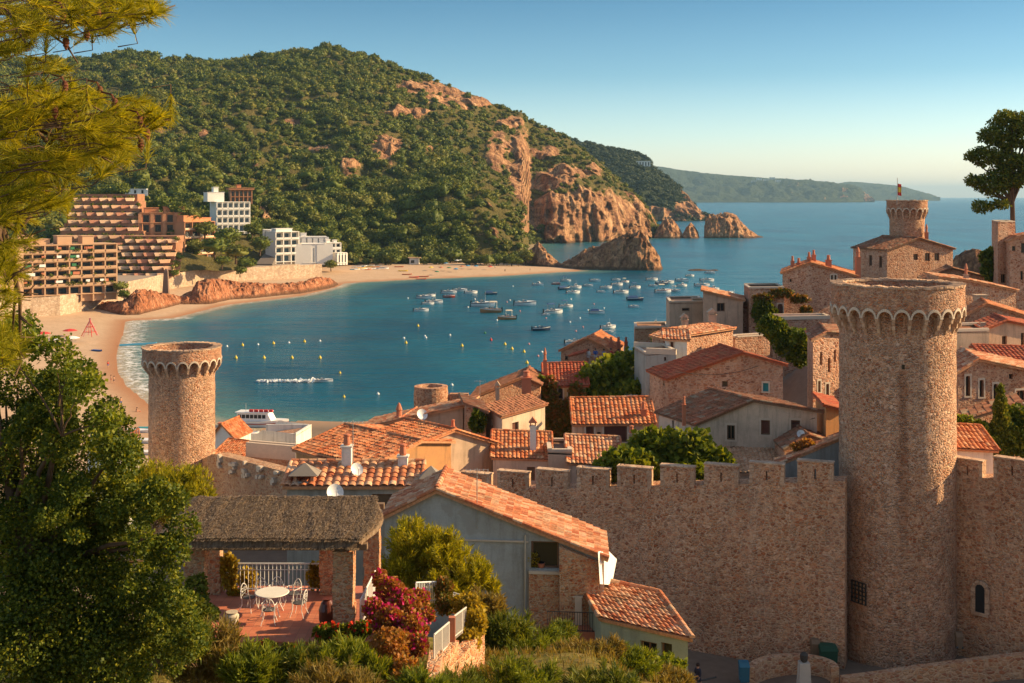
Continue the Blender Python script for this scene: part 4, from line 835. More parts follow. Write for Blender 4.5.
def rampart(name, label, pts, z0, th, mer, gapw, merh, emb=True, mat='rampart'):
    """pts: [(px, py_of_merlon_top, Y)]"""
    root = empty(name, P(*pts[0]), label, 'town wall'); W = [P(*p) for p in pts]; A, B = W[0], W[-1]; L = math.hypot(B.x - A.x, B.y - A.y); t = ((B.x - A.x) / L, (B.y - A.y) / L); n = (t[1], -t[0])
    ss = [math.hypot(p.x - A.x, p.y - A.y) for p in W]; zt = lambda s: float(np.interp(s, ss, [p.z for p in W]))
    cols = max(4, int(L / .5)); V = []; nz = 30
    for j in range(nz):
        for i in range(cols + 1):
            s = L * i / cols; zz = z0 + (zt(s) - merh - z0) * j / (nz - 1); V.append((s, zz))
    V = np.array(V); d = fbm(V[:, 0] / .6, V[:, 1] / .45, 0, 3, 12) * .07 + (V[:, 1].max() - V[:, 1]) * .025
    X = A.x + t[0] * V[:, 0] + n[0] * d; Y = A.y + t[1] * V[:, 0] + n[1] * d
    npmesh('wall', np.stack([X, Y, V[:, 1]], -1), grid_faces(nz, cols + 1), wm[mat], root, True)
    b = MB(); m_ = MB(); cp = MB()
    k = max(2, int(L / 1.0))
    for i in range(k):
        s0, s1 = L * i / k, L * (i + 1) / k; za, zb = zt(s0) - merh, zt(s1) - merh; q = lambda s, dd, z: (A.x + t[0] * s + n[0] * dd, A.y + t[1] * s + n[1] * dd, z)
        b.hexa([q(s0, -th, z0), q(s1, -th, z0), q(s1, -.05, z0), q(s0, -.05, z0), q(s0, -th, za), q(s1, -th, zb), q(s1, 0.02, zb), q(s0, .02, za)][::1])
    b.build('wall_core', wm[mat], root)
    s = 0
    for a, c in (mer if mer else []):
        sa, sb = hit(a, 0, (A.x, A.y), (B.x, B.y))[0] * L, hit(c, 0, (A.x, A.y), (B.x, B.y))[0] * L
        zb = min(zt(sa), zt(sb)) - merh - .3; top = zt((sa + sb) / 2); mm = MB(); sm_ = (sa + sb) / 2; lw = .06
        g = lambda x0, x1, y0, y1: mm.obox((A.x, A.y), t, n, x0, x1, y0, y1, -.55, .03)
        g(sa, sm_ - lw, zb, top); g(sm_ + lw, sb, zb, top); g(sm_ - lw, sm_ + lw, zb, top - merh * .85); g(sm_ - lw, sm_ + lw, top - merh * .35, top)
        o = mm.build('merlon', wm[mat], root); e = MB()
        for x0, x1 in ((sa - .01, sa + .17), (sb - .17, sb + .01)):
            z = zb + .35
            while z < top - .2: h = random.uniform(.22, .36); dx = random.uniform(0, .14); e.obox((A.x, A.y), t, n, x0 if x0 < sm_ else x0 - dx, x1 + (dx if x0 < sm_ else 0), z, min(top, z + h - .02), -.57, .05 + random.uniform(0, .01)); z += h
        e.obox((A.x, A.y), t, n, sa - .05, sb + .05, top, top + .09, -.6, .08)
        e.build('quoins', ceram_stone, o)
    return root
MER = [(461, 490), (497.5, 528), (536.5, 567.5), (577, 609), (617.5, 651), (660.5, 694), (704.5, 738), (749.5, 784), (797.5, 833)]
rampart('town_wall', 'long crenellated rubble town wall left of the big tower', [(459, 474.5, 86.5), (500, 472.5, 85.6), (617, 468, 82.5), (700, 466, 80.5), (845, 461.5, 77)], 12, 1.6, MER, 0, 1.25)
rw = rampart('town_wall', 'crenellated rubble wall with small arched window right of the big tower', [(945, 460, 79), (1110, 460, 72)], 13, 1.6, [(953, 982.5), (994, 1031), (1044, 1080)], 0, 1.15)
A_, B_ = P(945, 460, 79), P(1110, 460, 72); 
def wall_arch(px, py0, py1, w, parent):
    s, zt = hit(px, py0, A_, B_); _, zb = hit(px, py1, A_, B_); L = math.hypot(B_.x - A_.x, B_.y - A_.y); t = ((B_.x - A_.x) / L, (B_.y - A_.y) / L); n = (t[1], -t[0]); o = (A_.x + t[0] * s * L, A_.y + t[1] * s * L); d = .38
    pts = [(-w / 2, zb), (w / 2, zb)] + [(w / 2 * math.cos(q), zt - w / 2 + w / 2 * math.sin(q)) for q in [math.pi * k / 8 for k in range(9)]]
    m = MB(); m.poly([(o[0] + t[0] * u + n[0] * d, o[1] + t[1] * u + n[1] * d, z) for u, z in pts]); po = m.build('window_opening', dark, parent)
    f = MB(); r0, r1 = w / 2, w / 2 + .24
    for k in range(8):
        a0, a1 = math.pi * k / 8 + .02, math.pi * (k + 1) / 8 - .02; zc = zt - w / 2; q = lambda rr, a, dd: (o[0] + t[0] * rr * math.cos(a) + n[0] * dd, o[1] + t[1] * rr * math.cos(a) + n[1] * dd, zc + rr * math.sin(a))
        f.hexa([q(r0, a0, d - .1), q(r1, a0, d - .1), q(r1, a0, d + .06), q(r0, a0, d + .06), q(r0, a1, d - .1), q(r1, a1, d - .1), q(r1, a1, d + .06), q(r0, a1, d + .06)])
    for sd_ in (-1, 1):
        z = zb
        while z < zt - w / 2: f.obox(o, t, n, min(sd_ * r0, sd_ * (r1 + .05)), max(sd_ * r0, sd_ * (r1 + .05)), z, z + .3, d - .1, d + .05); z += .32
    f.obox(o, t, n, -r1, r1, zb - .2, zb, d - .1, d + .09); f.build('window_surround', ceram_stone, po)
wall_arch(982.5, 583, 611, .62, rw)
rampart('town_wall', 'shaded sloping wall running right from the left round tower', [(196, 461, 124), (211, 453, 121), (250, 461, 116), (291, 472, 110)], 8, 1.4, [], 0, .1, mat='redstone')
A_, B_ = P(211, 453, 121), P(291, 472, 110); L_ = math.hypot(B_.x - A_.x, B_.y - A_.y); t_ = ((B_.x - A_.x) / L_, (B_.y - A_.y) / L_); n_ = (t_[1], -t_[0]); lw_ = [o for o in COL.objects if o.get('label', '').startswith('shaded sloping')][0]
A0, B0 = P(196, 461, 124), P(291, 472, 110)
for px_, py_ in ((222, 463), (234, 467), (247, 470), (261, 474), (276, 477)):
    s_, z_ = hit(px_, py_, (A0.x, A0.y), (B0.x, B0.y)); tt = ((B0.x - A0.x), (B0.y - A0.y)); LL = math.hypot(*tt); tt = (tt[0] / LL, tt[1] / LL); nn_ = (tt[1], -tt[0]); m = MB()
    for q in range(7): a_ = random.uniform(-.5, .35); b_ = z_ + random.uniform(-.8, .6); m.obox((A0.x, A0.y), tt, nn_, s_ * LL + a_, s_ * LL + a_ + random.uniform(.25, .5), b_, b_ + random.uniform(.2, .35), .0, .36 + q * .004)
    setp(m.build('mortar_patch', stonetrim), lw_)
# turret ruin near the shore
tc = P(431, 385, 128)
rt = empty('ruined_turret', (tc.x, tc.y, 12), 'small round ruined turret with a doorway against the blue bay', 'turret')
m = MB(); zt_ = P(431, 386, 128).z; m.lathe((tc.x, tc.y, 0), [(1.85, 12), (1.82, zt_ - 2), (1.85, zt_ - .9), (1.78, zt_ - .3), (1.80, zt_), (1.25, zt_ + .02), (1.2, zt_ - 1.2)], 26); m.build('wall', wm['stone'], rt)
m = MB(); a = R(300); q = (tc.x + 1.84 * math.cos(a), tc.y + 1.84 * math.sin(a)); m.obox(q, (-math.sin(a), math.cos(a)), (math.cos(a), math.sin(a)), -.35, .35, zt_ - 3.0, zt_ - 1.6, -.3, .03); m.build('doorway', dark, rt)
m = MB(); m.box((tc.x + 2.8, tc.y + .2, zt_ - 2.6), (2.5, .8, 3.2)); m.box((tc.x + 3.0, tc.y + .2, zt_ - .93), (2.0, .82, .22)); m.build('wall_stub', wm['stone'], rt)

# ------------------------------------------------------------------ village houses
house('grey walled low house with striped tile roof and two white chimneys', [(287, 485), (417, 485)], 60, 60, (0, 2.6), 18, 'grey', 'mixed', eave=(.62, .9, .1), pitch=.40, over=.2,
      chims=[(347, 436, 463, 62, 9.5, 'white'), (403, 446, 470, 62, 9.5, 'white')], front=[(372, 392, 494, 506, 'door')])
hb = house('big sunlit orange tiled house with a plain beige gable', [(366, 464), (453, 429.5), (497, 443)], 84, 92, (-3.6, 3.8), 14, 'beige', 'orange', chims=[(453, 421, 430, 93, 5, 'terra'), (407, 436, 450, 88, 5, 'beige+pot')])
house('ochre walled house with weathered orange roof beside the beach', [(296, 449), (332, 459.5), (366, 468)], 93, 82, (5.5, 6.2), 12, 'orange', 'orange', eave=(1.1, .62, .5), right=(), front=[(306, 309, 452, 456, 'dark'), (319, 322, 461, 466, 'dark')])
house('long low beige house with tiled coping below the ruined turret', [(360, 428), (400, 419), (463, 406)], 106, 106, (1.0, 5), 12, 'beige', 'mixed', chims=[(399, 411, 422, 106.3, 7, 'terra+tall')])
house('small cream house with dark shuttered door and brown roof', [(502, 416), (545, 404)], 101, 106, (-1.5, 5.0), 12, 'cream', 'brown', front=[(512, 518.5, 423, 438, 'shut'), (530, 533, 425, 429, 'dark')], left=[(487, 488.5, 416, 424, 'dark'), (491.5, 493, 419, 426, 'dark')])
house('brown roofed stone house with one tall chimney by the ivy house', [(472, 397), (524, 376.5), (540, 384)], 113, 116, (.6, 6), 11, 'stone', 'brown', chims=[(526.5, 372, 396, 112.2, 9, 'terra'), (497.5, 383, 400, 112.4, 4, 'beige+gable')], front=[(478, 482, 402, 406, 'dark')])
house('low dark stone outhouse in the shade left of the cream house', [(466, 404), (486, 411)], 104, 103, (-.6, 5), 11, 'stone', 'old')
house('house smothered in ivy with a red striped roof and red chimney', [(546, 385.5), (586, 384.5)], 118, 118, (0, 5), 11, 'ochre', 'red', eave=(1.55, .85, .1), pitch=.34, front=[(558, 563, 388, 399, 'dark+arch'), (568, 573, 388, 398, 'dark+arch'), (556, 562, 416, 428, 'door')], chims=[(545, 355, 370, 120, 3.4, 'terra+tall')], right=())
house('stone seaside house with orange gable roof and three pot chimneys', [(561, 350), (588, 338), (612, 351)], 150, 150, (2.2, 8), 9, 'stone', 'orange', chims=[(611, 338, 351, 151, 3.6, 'terra'), (618.5, 338, 351, 153, 3.6, 'terra'), (626, 338, 352, 155, 3.2, 'terra')], front=[(565, 568, 356, 360, 'dark'), (574, 577, 357, 361, 'dark')])
house('small roof of dull red sheets over the terrace edge', [(569, 356), (585, 352)], 143, 146, (.6, 2.5), 9, 'stone', 'red', over=.1)
house('steep dull red lean-to roof beside the square stone block', [(629, 364), (646, 345)], 141, 143, (.8, 3), 9, 'stone', 'red', over=.1)
house('square flat topped block of warm stone above the water', [(635, 327.5), (669, 327.5)], 150, 151, (.5, 6), 9, 'redstone', 'stone', flat=True, front=[(655, 658, 334, 338, 'hole')], name='stone_block')
house('pale house with terracotta shutters and bright striped roof', [(574.5, 424), (653.5, 423)], 96, 96, (0, 4.2), 13, 'pink', 'orange', eave=(1.4, .9, .1), pitch=.34, over=.18, front=[(586, 594, 425, 441, 'shut'), (604, 627, 425, 442, 'shut'), (597, 601, 432, 434.5, 'hole')], chims=[(631.5, 427, 446, 92.5, 6, 'beige+pot'), (643.5, 403, 412, 97, 5, 'terra')])
# cream house with the open roof terrace
r34 = house('cream house with sunken roof terrace behind the crenellated wall', [(493, 457), (551, 459)], 90, 90, (0, 4), 14, 'cream', 'orange', eave=(1.25, .9, .1), over=.15, front=[(527, 535, 467, 481, 'door')], chims=[(533, 419.5, 440, 91.2, 6, 'white+gable')])
house('right wing of the cream terrace house with weathered striped roof', [(569, 462.5), (622, 465)], 89, 89, (0, 4), 14, 'cream', 'mixed', eave=(1.3, .9, .1), over=.15, front=[(576, 580, 470, 475, 'dark')])
house('flat middle part with parapet between the two cream wings', [(548, 450), (572, 451)], 89.5, 89.5, (0, 4.2), 14, 'beige', 'old', flat=True)
house('cream house with three shuttered windows and a broad old roof', [(696, 423), (751, 400), (817, 410.5)], 90, 88, (-2.2, 4.9), 14, 'cream', 'old', front=[(727, 735, 425, 440, 'dark+'), (761, 770, 420, 435, 'shut'), (791, 800, 420, 434, 'shut')], chims=[(684, 398, 408, 89.5, 3.5, 'terra')], left=[(672, 674, 420, 428, 'dark')])
house('pink rubble house with red roof and one teal window', [(668, 378), (742, 352.5), (783, 364)], 102, 100, (-1.0, 4.8), 15, 'farstone', 'red', front=[(722, 728, 381, 387, 'dark'), (763, 768.5, 383, 391.5, 'teal')], left=[(663, 664.5, 378, 386, 'dark')])
house('orange roofed rubble house with whitewashed corner and roof chimneys', [(674, 341), (686, 335), (733, 328)], 118, 124, (-1.6, 5), 15, 'farstone', 'mixed', left=[], front=[(669, 671, 0, 0, 'dark')][:0], chims=[(684.5, 315, 330, 127, 6.5, 'beige+gable'), (712, 310, 327, 129, 7.5, 'beige+gable')])
house('low pale terrace block with parapet left of the orange roofed house', [(646, 353), (676, 350)], 115, 114, (-.6, 5), 14, 'grey', 'stone', flat=True, front=[(652, 656, 366, 380, 'door'), (664, 666, 357, 361, 'hole')])
house('whitewashed upper room with little window under the orange roof', [(666, 338.5), (687, 339.5)], 117, 116.5, (.3, 3), 15, 'white', 'mixed', eave=(.6, .9, .1), front=[(670.5, 673.5, 342, 349, 'shut')])
house('beige flat roofed house with chimney block facing the moored boats', [(669.5, 301.5), (704, 301)], 145, 146, (.5, 7), 12, 'beige', 'old', flat=True, front=[(682, 690, 308, 311, 'hole')], chims=[(697, 294, 301, 147, 9, 'beige+none')])
house('tall plain house with single square window and sloping roof', [(703, 290.5), (743, 300)], 143, 144, (1, 6), 12, 'pink', 'mixed', front=[(717, 725, 303, 311.5, 'dark')], name='plaster_house')
house('low brown roofed shed right of the tall plain house', [(741, 306), (765, 312)], 146, 146, (1, 5), 12, 'stone', 'brown')
house('low stone garden wall house between the hedge and boats', [(735, 337), (770, 335)], 128, 130, (0, 2), 14, 'farstone', 'stone', flat=True, name='garden_wall', cat='wall')
house('roof of pale tiles lying just behind the merlons', [(722, 474), (806, 470)], 84.5, 84.5, (.6, 6.8), 16, 'beige', 'pale', eave=(1.05, .95, .1), pitch=.30, over=.1)
house('grey lean-to gable directly behind the wall beside the big tower', [(775, 466), (846, 436)], 82.5, 82.5, (.5, 2.0), 16, 'grey', 'mixed', over=.05)
house('small orange rendered house squeezed beside the big tower', [(826, 405), (842, 409)], 87, 87.5, (.5, 5), 16, 'orange', 'red')
house('tumbledown red tiled roof between cream house and orange wall', [(784, 449), (808, 435), (828, 441)], 85, 86, (0, 3), 16, 'stone', 'old', over=.1)
house('tall narrow stone house with slit windows beside the big tower', [(813, 339), (826, 332), (846, 333)], 101, 103, (1, 6), 15, 'farstone', 'old', front=[(820, 822.5, 352, 365, 'dark'), (828, 830.5, 358, 372, 'dark'), (834, 836, 350, 362, 'dark'), (818, 820.5, 381, 392, 'dark+arch'), (826, 829, 384, 398, 'dark+arch')], left=[])
house('old stone mansion with five chimneys and tiled gable roof', [(782.5, 272.5), (810, 262.5), (856, 275.5)], 145, 147, (2, 8), 18, 'farstone', 'orange', front=[(831, 833, 275, 280, 'dark+arch'), (834.5, 836.5, 275, 280, 'dark+arch'), (777.6, 783.5, 305, 319.5, 'shut+arch'), (804.5, 809.5, 307, 316, 'teal+arch'), (797, 799, 278, 281, 'hole')][0:2] + [(804.5, 809.5, 307, 316, 'teal+arch'), (790, 792, 279, 282, 'hole')],
      chims=[(792.5, 257, 270, 147, 3.2, 'terra'), (798.7, 259, 270, 148, 4, 'terra'), (809, 253, 264, 149, 3.6, 'terra'), (813.7, 251, 264, 150, 3.6, 'terra'), (828.5, 256, 268, 147.5, 5, 'terra'), (858, 253, 280, 147, 4.5, 'terra+tall')])
house('lower stone wing with barred arch door and vines', [(749.5, 288), (784, 287)], 143.5, 144, (.5, 6), 16, 'farstone', 'old', flat=True, front=[(777.4, 783, 304, 319, 'shut+arch')])
house('rubble terrace wall below the old mansion', [(778, 319.5), (830, 316)], 138, 139, (0, 3), 14, 'farstone', 'stone', flat=True, name='terrace_wall', cat='wall')
# the governor's house and its tower
house('large stone house with low hipped roof beneath the flag tower', [(887, 249.5), (918, 238), (953, 248.5)], 166, 170, (-2.4, 8), 20, 'farstone', 'old', front=[(913.5, 918, 254, 260, 'dark'), (925, 930, 253, 261, 'dark'), (934.5, 939.5, 253, 260.5, 'dark')], left=[(869, 872, 255, 266, 'dark'), (879, 882, 256, 268, 'dark')], chims=[(926.5, 229, 240, 172, 3, 'terra+tall')])
ft = P(907, 200, 174)
ring_tower('flag_tower', 'distant tapered stone tower with arched top on the big house', (ft.x, ft.y), 2.42, 2.85, 28, P(907, 201, 174).z, P(907, 212, 174).z, P(907, 219, 174).z, 18, 6, .5)
fl = empty('flag_pole', (ft.x - 1.7, ft.y - 1, 43), 'slim flagpole with hanging flag on top of the stone tower', 'flagpole')
m = MB(); zt_ = P(895, 178, 174).z; m.tube([(ft.x - 1.7, ft.y - 1, P(895, 206, 174).z), (ft.x - 1.7, ft.y - 1, zt_)], .05, 6); m.build('pole', steel, fl)
for nm, z0, z1, c in (('flag', 1.5, 1.1, red_m), ('flag', 1.1, .5, yel_m), ('flag', .5, .1, red_m)):
    m = MB(); zb = P(895, 196, 174).z; V = []
    for i in range(7):
        x = i / 6 * .55; V.append((ft.x - 1.7 + x, ft.y - 1 + .09 * math.sin(i * 1.6), zb + z0 * 1.2 - .2 * x)); V.append((ft.x - 1.7 + x, ft.y - 1 + .09 * math.sin(i * 1.6 + .4), zb + z1 * 1.2 - .2 * x))
    m.add(V, [(2 * i, 2 * i + 1, 2 * i + 3, 2 * i + 2) for i in range(6)]); m.build(nm, c, fl)
house('low brown roofed annex right of the flag tower house', [(924, 279), (952, 268), (999, 280)], 158, 162, (1, 5), 20, 'farstone', 'old')
house('plain stone block with tiled edge right of the big tower', [(940, 277), (968.5, 280), (1016, 290)], 128, 131, (1, 7), 20, 'farstone', 'mixed', front=[(1001, 1006, 274, 282, 'dark')][:0], chims=[(980, 290, 306, 126, 10, 'beige+none'), (966, 270, 281, 130, 4, 'beige+tall')])
house('orange edged rubble gable among the roofs right of the big tower', [(952, 322), (986, 303.5), (1040, 320)], 114, 116, (1.5, 5), 20, 'stone', 'orange')
house('tall pinkish house with two dark windows and red roof', [(984, 329), (1006, 320.5), (1040, 327)], 106, 108, (1, 5), 20, 'pink', 'red', front=[(1002, 1007, 336, 345, 'dark'), (1021, 1024.5, 333, 346, 'dark')], chims=[(983, 317, 331, 107, 4, 'beige+none')])
house('shaded beige house front beside the tower parapet', [(953, 330), (989, 330)], 104, 105, (1, 5), 20, 'beige', 'brown', flat=True, chims=[(964, 350, 362, 97, 5, 'beige+gable')])
house('dark red striped roof below the two window house', [(992, 364), (1042, 366)], 99, 99, (0, 4), 20, 'pink', 'red', eave=(1.1, .9, .1), pitch=.34)
house('stone chapel like house with three arched windows', [(958, 371), (977.5, 359), (1042, 372)], 92, 94, (1, 6), 20, 'stone', 'mixed', front=[(965.7, 970.2, 376, 396, 'dark+arch'), (979.4, 983.8, 380, 397, 'dark+arch'), (993.4, 998, 384, 400, 'dark+arch'), (1016, 1026, 390.5, 402, 'dark+arch'), (1009, 1013, 374, 379, 'dark')])
house('grey slab terrace roof in front of the arched stone house', [(950, 424), (1022, 402)], 86.5, 88.5, (1.0, 3.5), 18, 'stone', 'old', over=.05, tilec=.6, pitch=.7)
house('white walled shed with bright orange roof behind the right wall', [(950, 446), (993, 449)], 80, 80, (0, 3.2), 16, 'white', 'orange', eave=(.95, .9, .1), pitch=.3)
house('tall square stone tower house at the right edge of the photo', [(998, 221.5), (1015, 221.5)], 152, 153, (2, 7), 22, 'farstone', 'stone', flat=True, front=[(1001, 1006, 274, 283, 'dark')])
house('stone house with small windows at the far right edge', [(1010, 240.5), (1016, 237), (1046, 232)], 150, 149, (1, 5), 22, 'farstone', 'mixed', front=[(1012, 1015.5, 246, 251, 'dark'), (1021, 1025, 243, 253, 'dark'), (1020.5, 1023, 271, 280, 'dark')])
# near the left tower
house('little white house with orange roof right of the left tower', [(214, 434), (222, 424), (235, 438)], 160, 158, (1, 5), 3, 'white', 'orange', chims=[(222, 419, 430, 160, 6, 'terra+none')])
house('long low orange roof in front of the white beach houses', [(212, 457), (250, 462)], 140, 138, (1, 6), 4, 'cream', 'orange', eave=(1.0, .9, .1))
house('white flat roofed beach house behind the sunlit ruin', [(249, 441), (262, 430), (262.5, 430), (296, 434)], 168, 168, (1, 7), 2, 'white', 'stone', flat=True, front=[(253, 257, 442, 450, 'dark')])
house('sunlit orange rubble ruin wall beyond the shaded wall', [(246, 456), (262, 448), (296, 447)], 122, 120, (.2, 1.2), 8, 'redstone', 'stone', flat=True, name='ruin_wall', cat='wall')
house('white house with small orange roof left of the left tower', [(92, 432), (103, 424), (113, 432)], 128, 128, (-2, 5), 5, 'white', 'orange', front=[(104, 107, 436, 442, 'dark')])
h = house('white terrace house with terracotta balustrade left of the tower', [(108, 459), (139, 437)], 112, 114, (-4, 6), 8, 'white', 'stone', over=.02, front=[(128, 131, 451, 458, 'dark'), (134, 136.5, 446, 454, 'dark')])
m = MB(); A, B = P(106, 459, 112), P(139, 436.5, 114)
for i in range(14): q = A.lerp(B, i / 13); m.tube([q, q + Vector((0, 0, .75))], .07, 6)
m.tube([A + Vector((0, 0, .8)), B + Vector((0, 0, .8))], .09, 6); setp(m.build('balustrade', terra), h)
# ------------------------------------------------------------------ buildings across the bay
def far_block(name, label, x0, x1, yt, yb, Y0, Y1, depth, floors, bays, wcol, rail=None, roofc=None, rec=1.6, right=0, rbays=0, top=(), pier=.5, cat='building', gm_=dark, bal=True, slant=0):
    A, B = P(x0, yb, Y0), P(x1, yb, Y1); zt = P(x0, yt, Y0).z; z0 = min(A.z, B.z) - 1; fh = (zt - A.z) / floors
    L = math.hypot(B.x - A.x, B.y - A.y); t = ((B.x - A.x) / L, (B.y - A.y) / L); n = (t[1], -t[0]); root = empty(name, (A.x, A.y, z0), label, cat)
    w = MB(); w.obox(A, t, n, 0, L, z0, zt, -depth, -rec); bw = L / bays
    for k in range(floors + 1):
        z = A.z + fh * k; w.obox(A, t, n, -.1, L + .1, z - .16, z + .16, -depth if k == floors else -rec - .01, .05)
    for b in range(bays + 1): w.obox(A, t, n, b * bw - pier / 2, b * bw + pier / 2, z0, zt - .17, -rec - .01, -.1)
    w.build('wall', wcol, root)
    for k in range(floors):
        z = A.z + fh * k
        for b in range(bays):
            s0, s1 = b * bw + pier / 2, (b + 1) * bw - pier / 2
            f = MB(); f.obox(A, t, n, s0 + bw * .12, s1 - bw * .12, z + .3, z + fh * .78, -rec - .02, -rec + .06); f.build('window', gm_, root)
            if bal and (k > 0): f = MB(); f.obox(A, t, n, s0 - .02, s1 + .02, z + .17, z + 1.05, -.12, .12); f.build('balcony', rail or wcol, root)
    if right:
        t2 = (-n[0], -n[1]); n2 = t; B2 = (A.x + t[0] * L, A.y + t[1] * L); bw = depth / right
        for k in range(floors):
            for b in range(right): f = MB(); f.obox(B2, t2, n2, b * bw + bw * .3, b * bw + bw * .7, A.z + fh * k + .9, A.z + fh * k + fh * .75, -.02, .08); f.build('window', gm_, root)
    for (a, b, h, d0, d1) in top: m = MB(); m.obox(A, t, n, L * a, L * b, zt + .17, zt + h, -d1, -d0); m.box(((A.x + t[0] * L * (a + b) / 2) - n[0] * (d0 + d1) / 2, (A.y + t[1] * L * (a + b) / 2) - n[1] * (d0 + d1) / 2, zt + h + .12), (L * (b - a) + .5, d1 - d0 + .5, .24), math.atan2(t[1], t[0])); m.build('roof_hut', roofc or wcol, root)
    return root, A, t, n, L, zt
tan_w = m_plain('tan_render', (0.54, 0.34, 0.21), .9, .1, 0, .2, .2); pinkr = m_plain('pink_render', (0.60, 0.33, 0.22), .9, .1, 0, .2, .2); brn = m_plain('brown_render', (0.54, 0.26, 0.14), .9, .1, 0, .2, .2); whb = m_plain('white_render', (0.80, 0.76, 0.70), .8, .2, 0, .08, .2)
gpl = m_plain('blue_glass', (0.05, 0.08, 0.10), .15, .6); orr = m_plain('orange_roof', (0.60, 0.25, 0.12), .9, .1, 0, .3, .8)
far_block('apartment_building', 'broad tan apartment block with five rows of long balconies at the left edge', -32, 20, 240, 299, 424, 436, 14, 6, 5, tan_w, bal=False, rec=.4, pier=2.6)
far_block('apartment_building', 'tan balconied apartment block facing the left beach', 20, 117, 246, 297, 438, 460, 14, 6, 8, tan_w, right=3, top=[(.02, .16, 3.6, 4, 9), (.40, .55, 3.2, 3, 8), (.66, .78, 3.0, 3, 8), (.2, .34, 2, 5, 9)])
_blk = [o for o in COL.objects if o.get('label', '').startswith('tan balconied')][0]; _A, _B = P(20, 297, 438), P(117, 297, 460); _L = math.hypot(_B.x - _A.x, _B.y - _A.y); _t = ((_B.x - _A.x) / _L, (_B.y - _A.y) / _L); _n = (_t[1], -_t[0]); _g = random.Random(6)
for k in range(26):
    c_ = _g.choice(['white_m', 'terra', 'terra', 'white_m', 'green_m', 'terra']); u_ = (_g.randrange(6) + _g.uniform(.2, .5)) * _L / 6.5; z_ = _A.z + (_g.randrange(5) + 1) * 3.1; m = MB(); m.obox(_A, _t, _n, u_, u_ + _g.uniform(1, 3), z_ + _g.uniform(1.1, 1.6), z_ + 2.3, -.5, -.3 + _g.uniform(0, .5)); setp(m.build('awning', {'white_m': white_m, 'red_m': red_m, 'terra': terra, 'yel_m': yel_m, 'green_m': green_m}[c_]), _blk)
# stepped apartments with planters
def stepped(label, x0, x1, yt, yb, Y, floors, setb, nb, shrink, wcol, pcol, seed, group=None):
    g = random.Random(seed); A = P(x0, yb, Y); B = P(x1, yb, Y); z0 = A.z; zt = P(x0, yt, Y + setb * floors).z; fh = (zt - z0) / floors; root = empty('terraced_apartments', (A.x, A.y, z0 - 1), label, 'building')
    w = MB(); sh = MB(); nsh = 0
    for k in range(floors):
        xa, xb = A.x + shrink[0] * k, B.x - shrink[1] * k; y = Y + setb * k; z = z0 + fh * k; w.box(((xa + xb) / 2, y + 6 + 2.2, z + fh / 2 - .02), (xb - xa, 12, fh - .04)); w.box(((xa + xb) / 2, y + 2, z + .0), (xb - xa + .6, 4.4, .25))
    w.build('wall', wcol, root); n = 0; V = []
    for k in range(floors):
        xa, xb = A.x + shrink[0] * k, B.x - shrink[1] * k; y = Y + setb * k; z = z0 + fh * k; wd_ = (xb - xa) / nb
        for b in range(nb):
            cx = xa + wd_ * (b + .5 + (.25 if k % 2 else -.2)); hw = wd_ * .40
            if n < 95: 
                m = MB(); m.hexa([(cx - hw * .8, y - 2.0, z + .1), (cx + hw * .9, y + .4, z + .1), (cx + hw * .8, y + 2.0, z + .1), (cx - hw * .8, y + 2.0, z + .1), (cx - hw, y - 2.6, z + 1.7), (cx + hw * 1.1, y + .2, z + 1.7), (cx + hw, y + 2.1, z + 1.7), (cx - hw, y + 2.1, z + 1.7)]); m.build('planter', pcol[(k * 3 + b) % len(pcol)], root)
                f = MB(); f.box((cx + wd_ * .1, y + 2.12, z + 1.3), (wd_ * .45, .2, 2.0)); f.build('window', dark, root); n += 1
            p, d = blob_points(g.choice([30, 60, 110]), [(cx + g.uniform(-2, 2), y - .4 + g.uniform(0, 1), z + 1.5 + g.uniform(-.3, .5), g.uniform(1, 2.4), .9, g.uniform(.5, 1.1))], .3, n + k * 50 + b); V.append(leaf_mesh(p, .6, n)[0])
    V = np.concatenate(V); q = npmesh('terrace_plants', V, np.arange(len(V)).reshape(-1, 4), lf['mid'], root); q['kind'] = 'stuff'
    return root
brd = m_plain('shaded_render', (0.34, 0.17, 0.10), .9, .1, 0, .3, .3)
pl = [m_plain('planter_pink', (0.82, 0.56, 0.38), .9, .1), m_plain('planter_tan', (0.80, 0.50, 0.32), .9, .1), m_plain('planter_rose', (0.62, 0.30, 0.20), .9, .1)]
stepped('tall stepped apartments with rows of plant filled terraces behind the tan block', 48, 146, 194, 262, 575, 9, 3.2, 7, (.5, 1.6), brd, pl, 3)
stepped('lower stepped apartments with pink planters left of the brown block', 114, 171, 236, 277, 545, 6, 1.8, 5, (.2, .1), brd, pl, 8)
far_block('apartment_building', 'brown apartment block with plain front and orange roof huts', 140, 188, 213, 272, 590, 598, 14, 6, 4, brn, roofc=orr, rec=.8, top=[(.1, .4, 2.4, 3, 9), (.5, .95, 2.8, 2, 8)], bal=False, pier=1.6)
far_block('apartment_building', 'red brown apartments with closely stacked lit balconies', 185, 215, 222, 271.5, 592, 608, 13, 6, 4, brn, rail=pl[0], roofc=orr, rec=1.4, top=[(.0, .5, 3.0, 1, 6), (.55, .95, 1.8, 2, 8)], pier=.35)
far_block('hotel', 'white hotel of four floors among the umbrella pines', 217, 250, 202, 232, 690, 700, 14, 4, 6, whb, gm_=gpl, right=3, top=[(-.22, .28, 5.5, 4, 12), (-.02, .12, 8.5, 5, 9)], rec=1.2)
far_block('villa', 'orange roofed villa on the slope above the white hotel', 231, 252, 190, 203, 760, 765, 10, 2, 5, brn, roofc=orr, top=[(-.1, 1.1, 1.2, -1, 11), (.3, .5, 3.2, 2, 6)], bal=False)
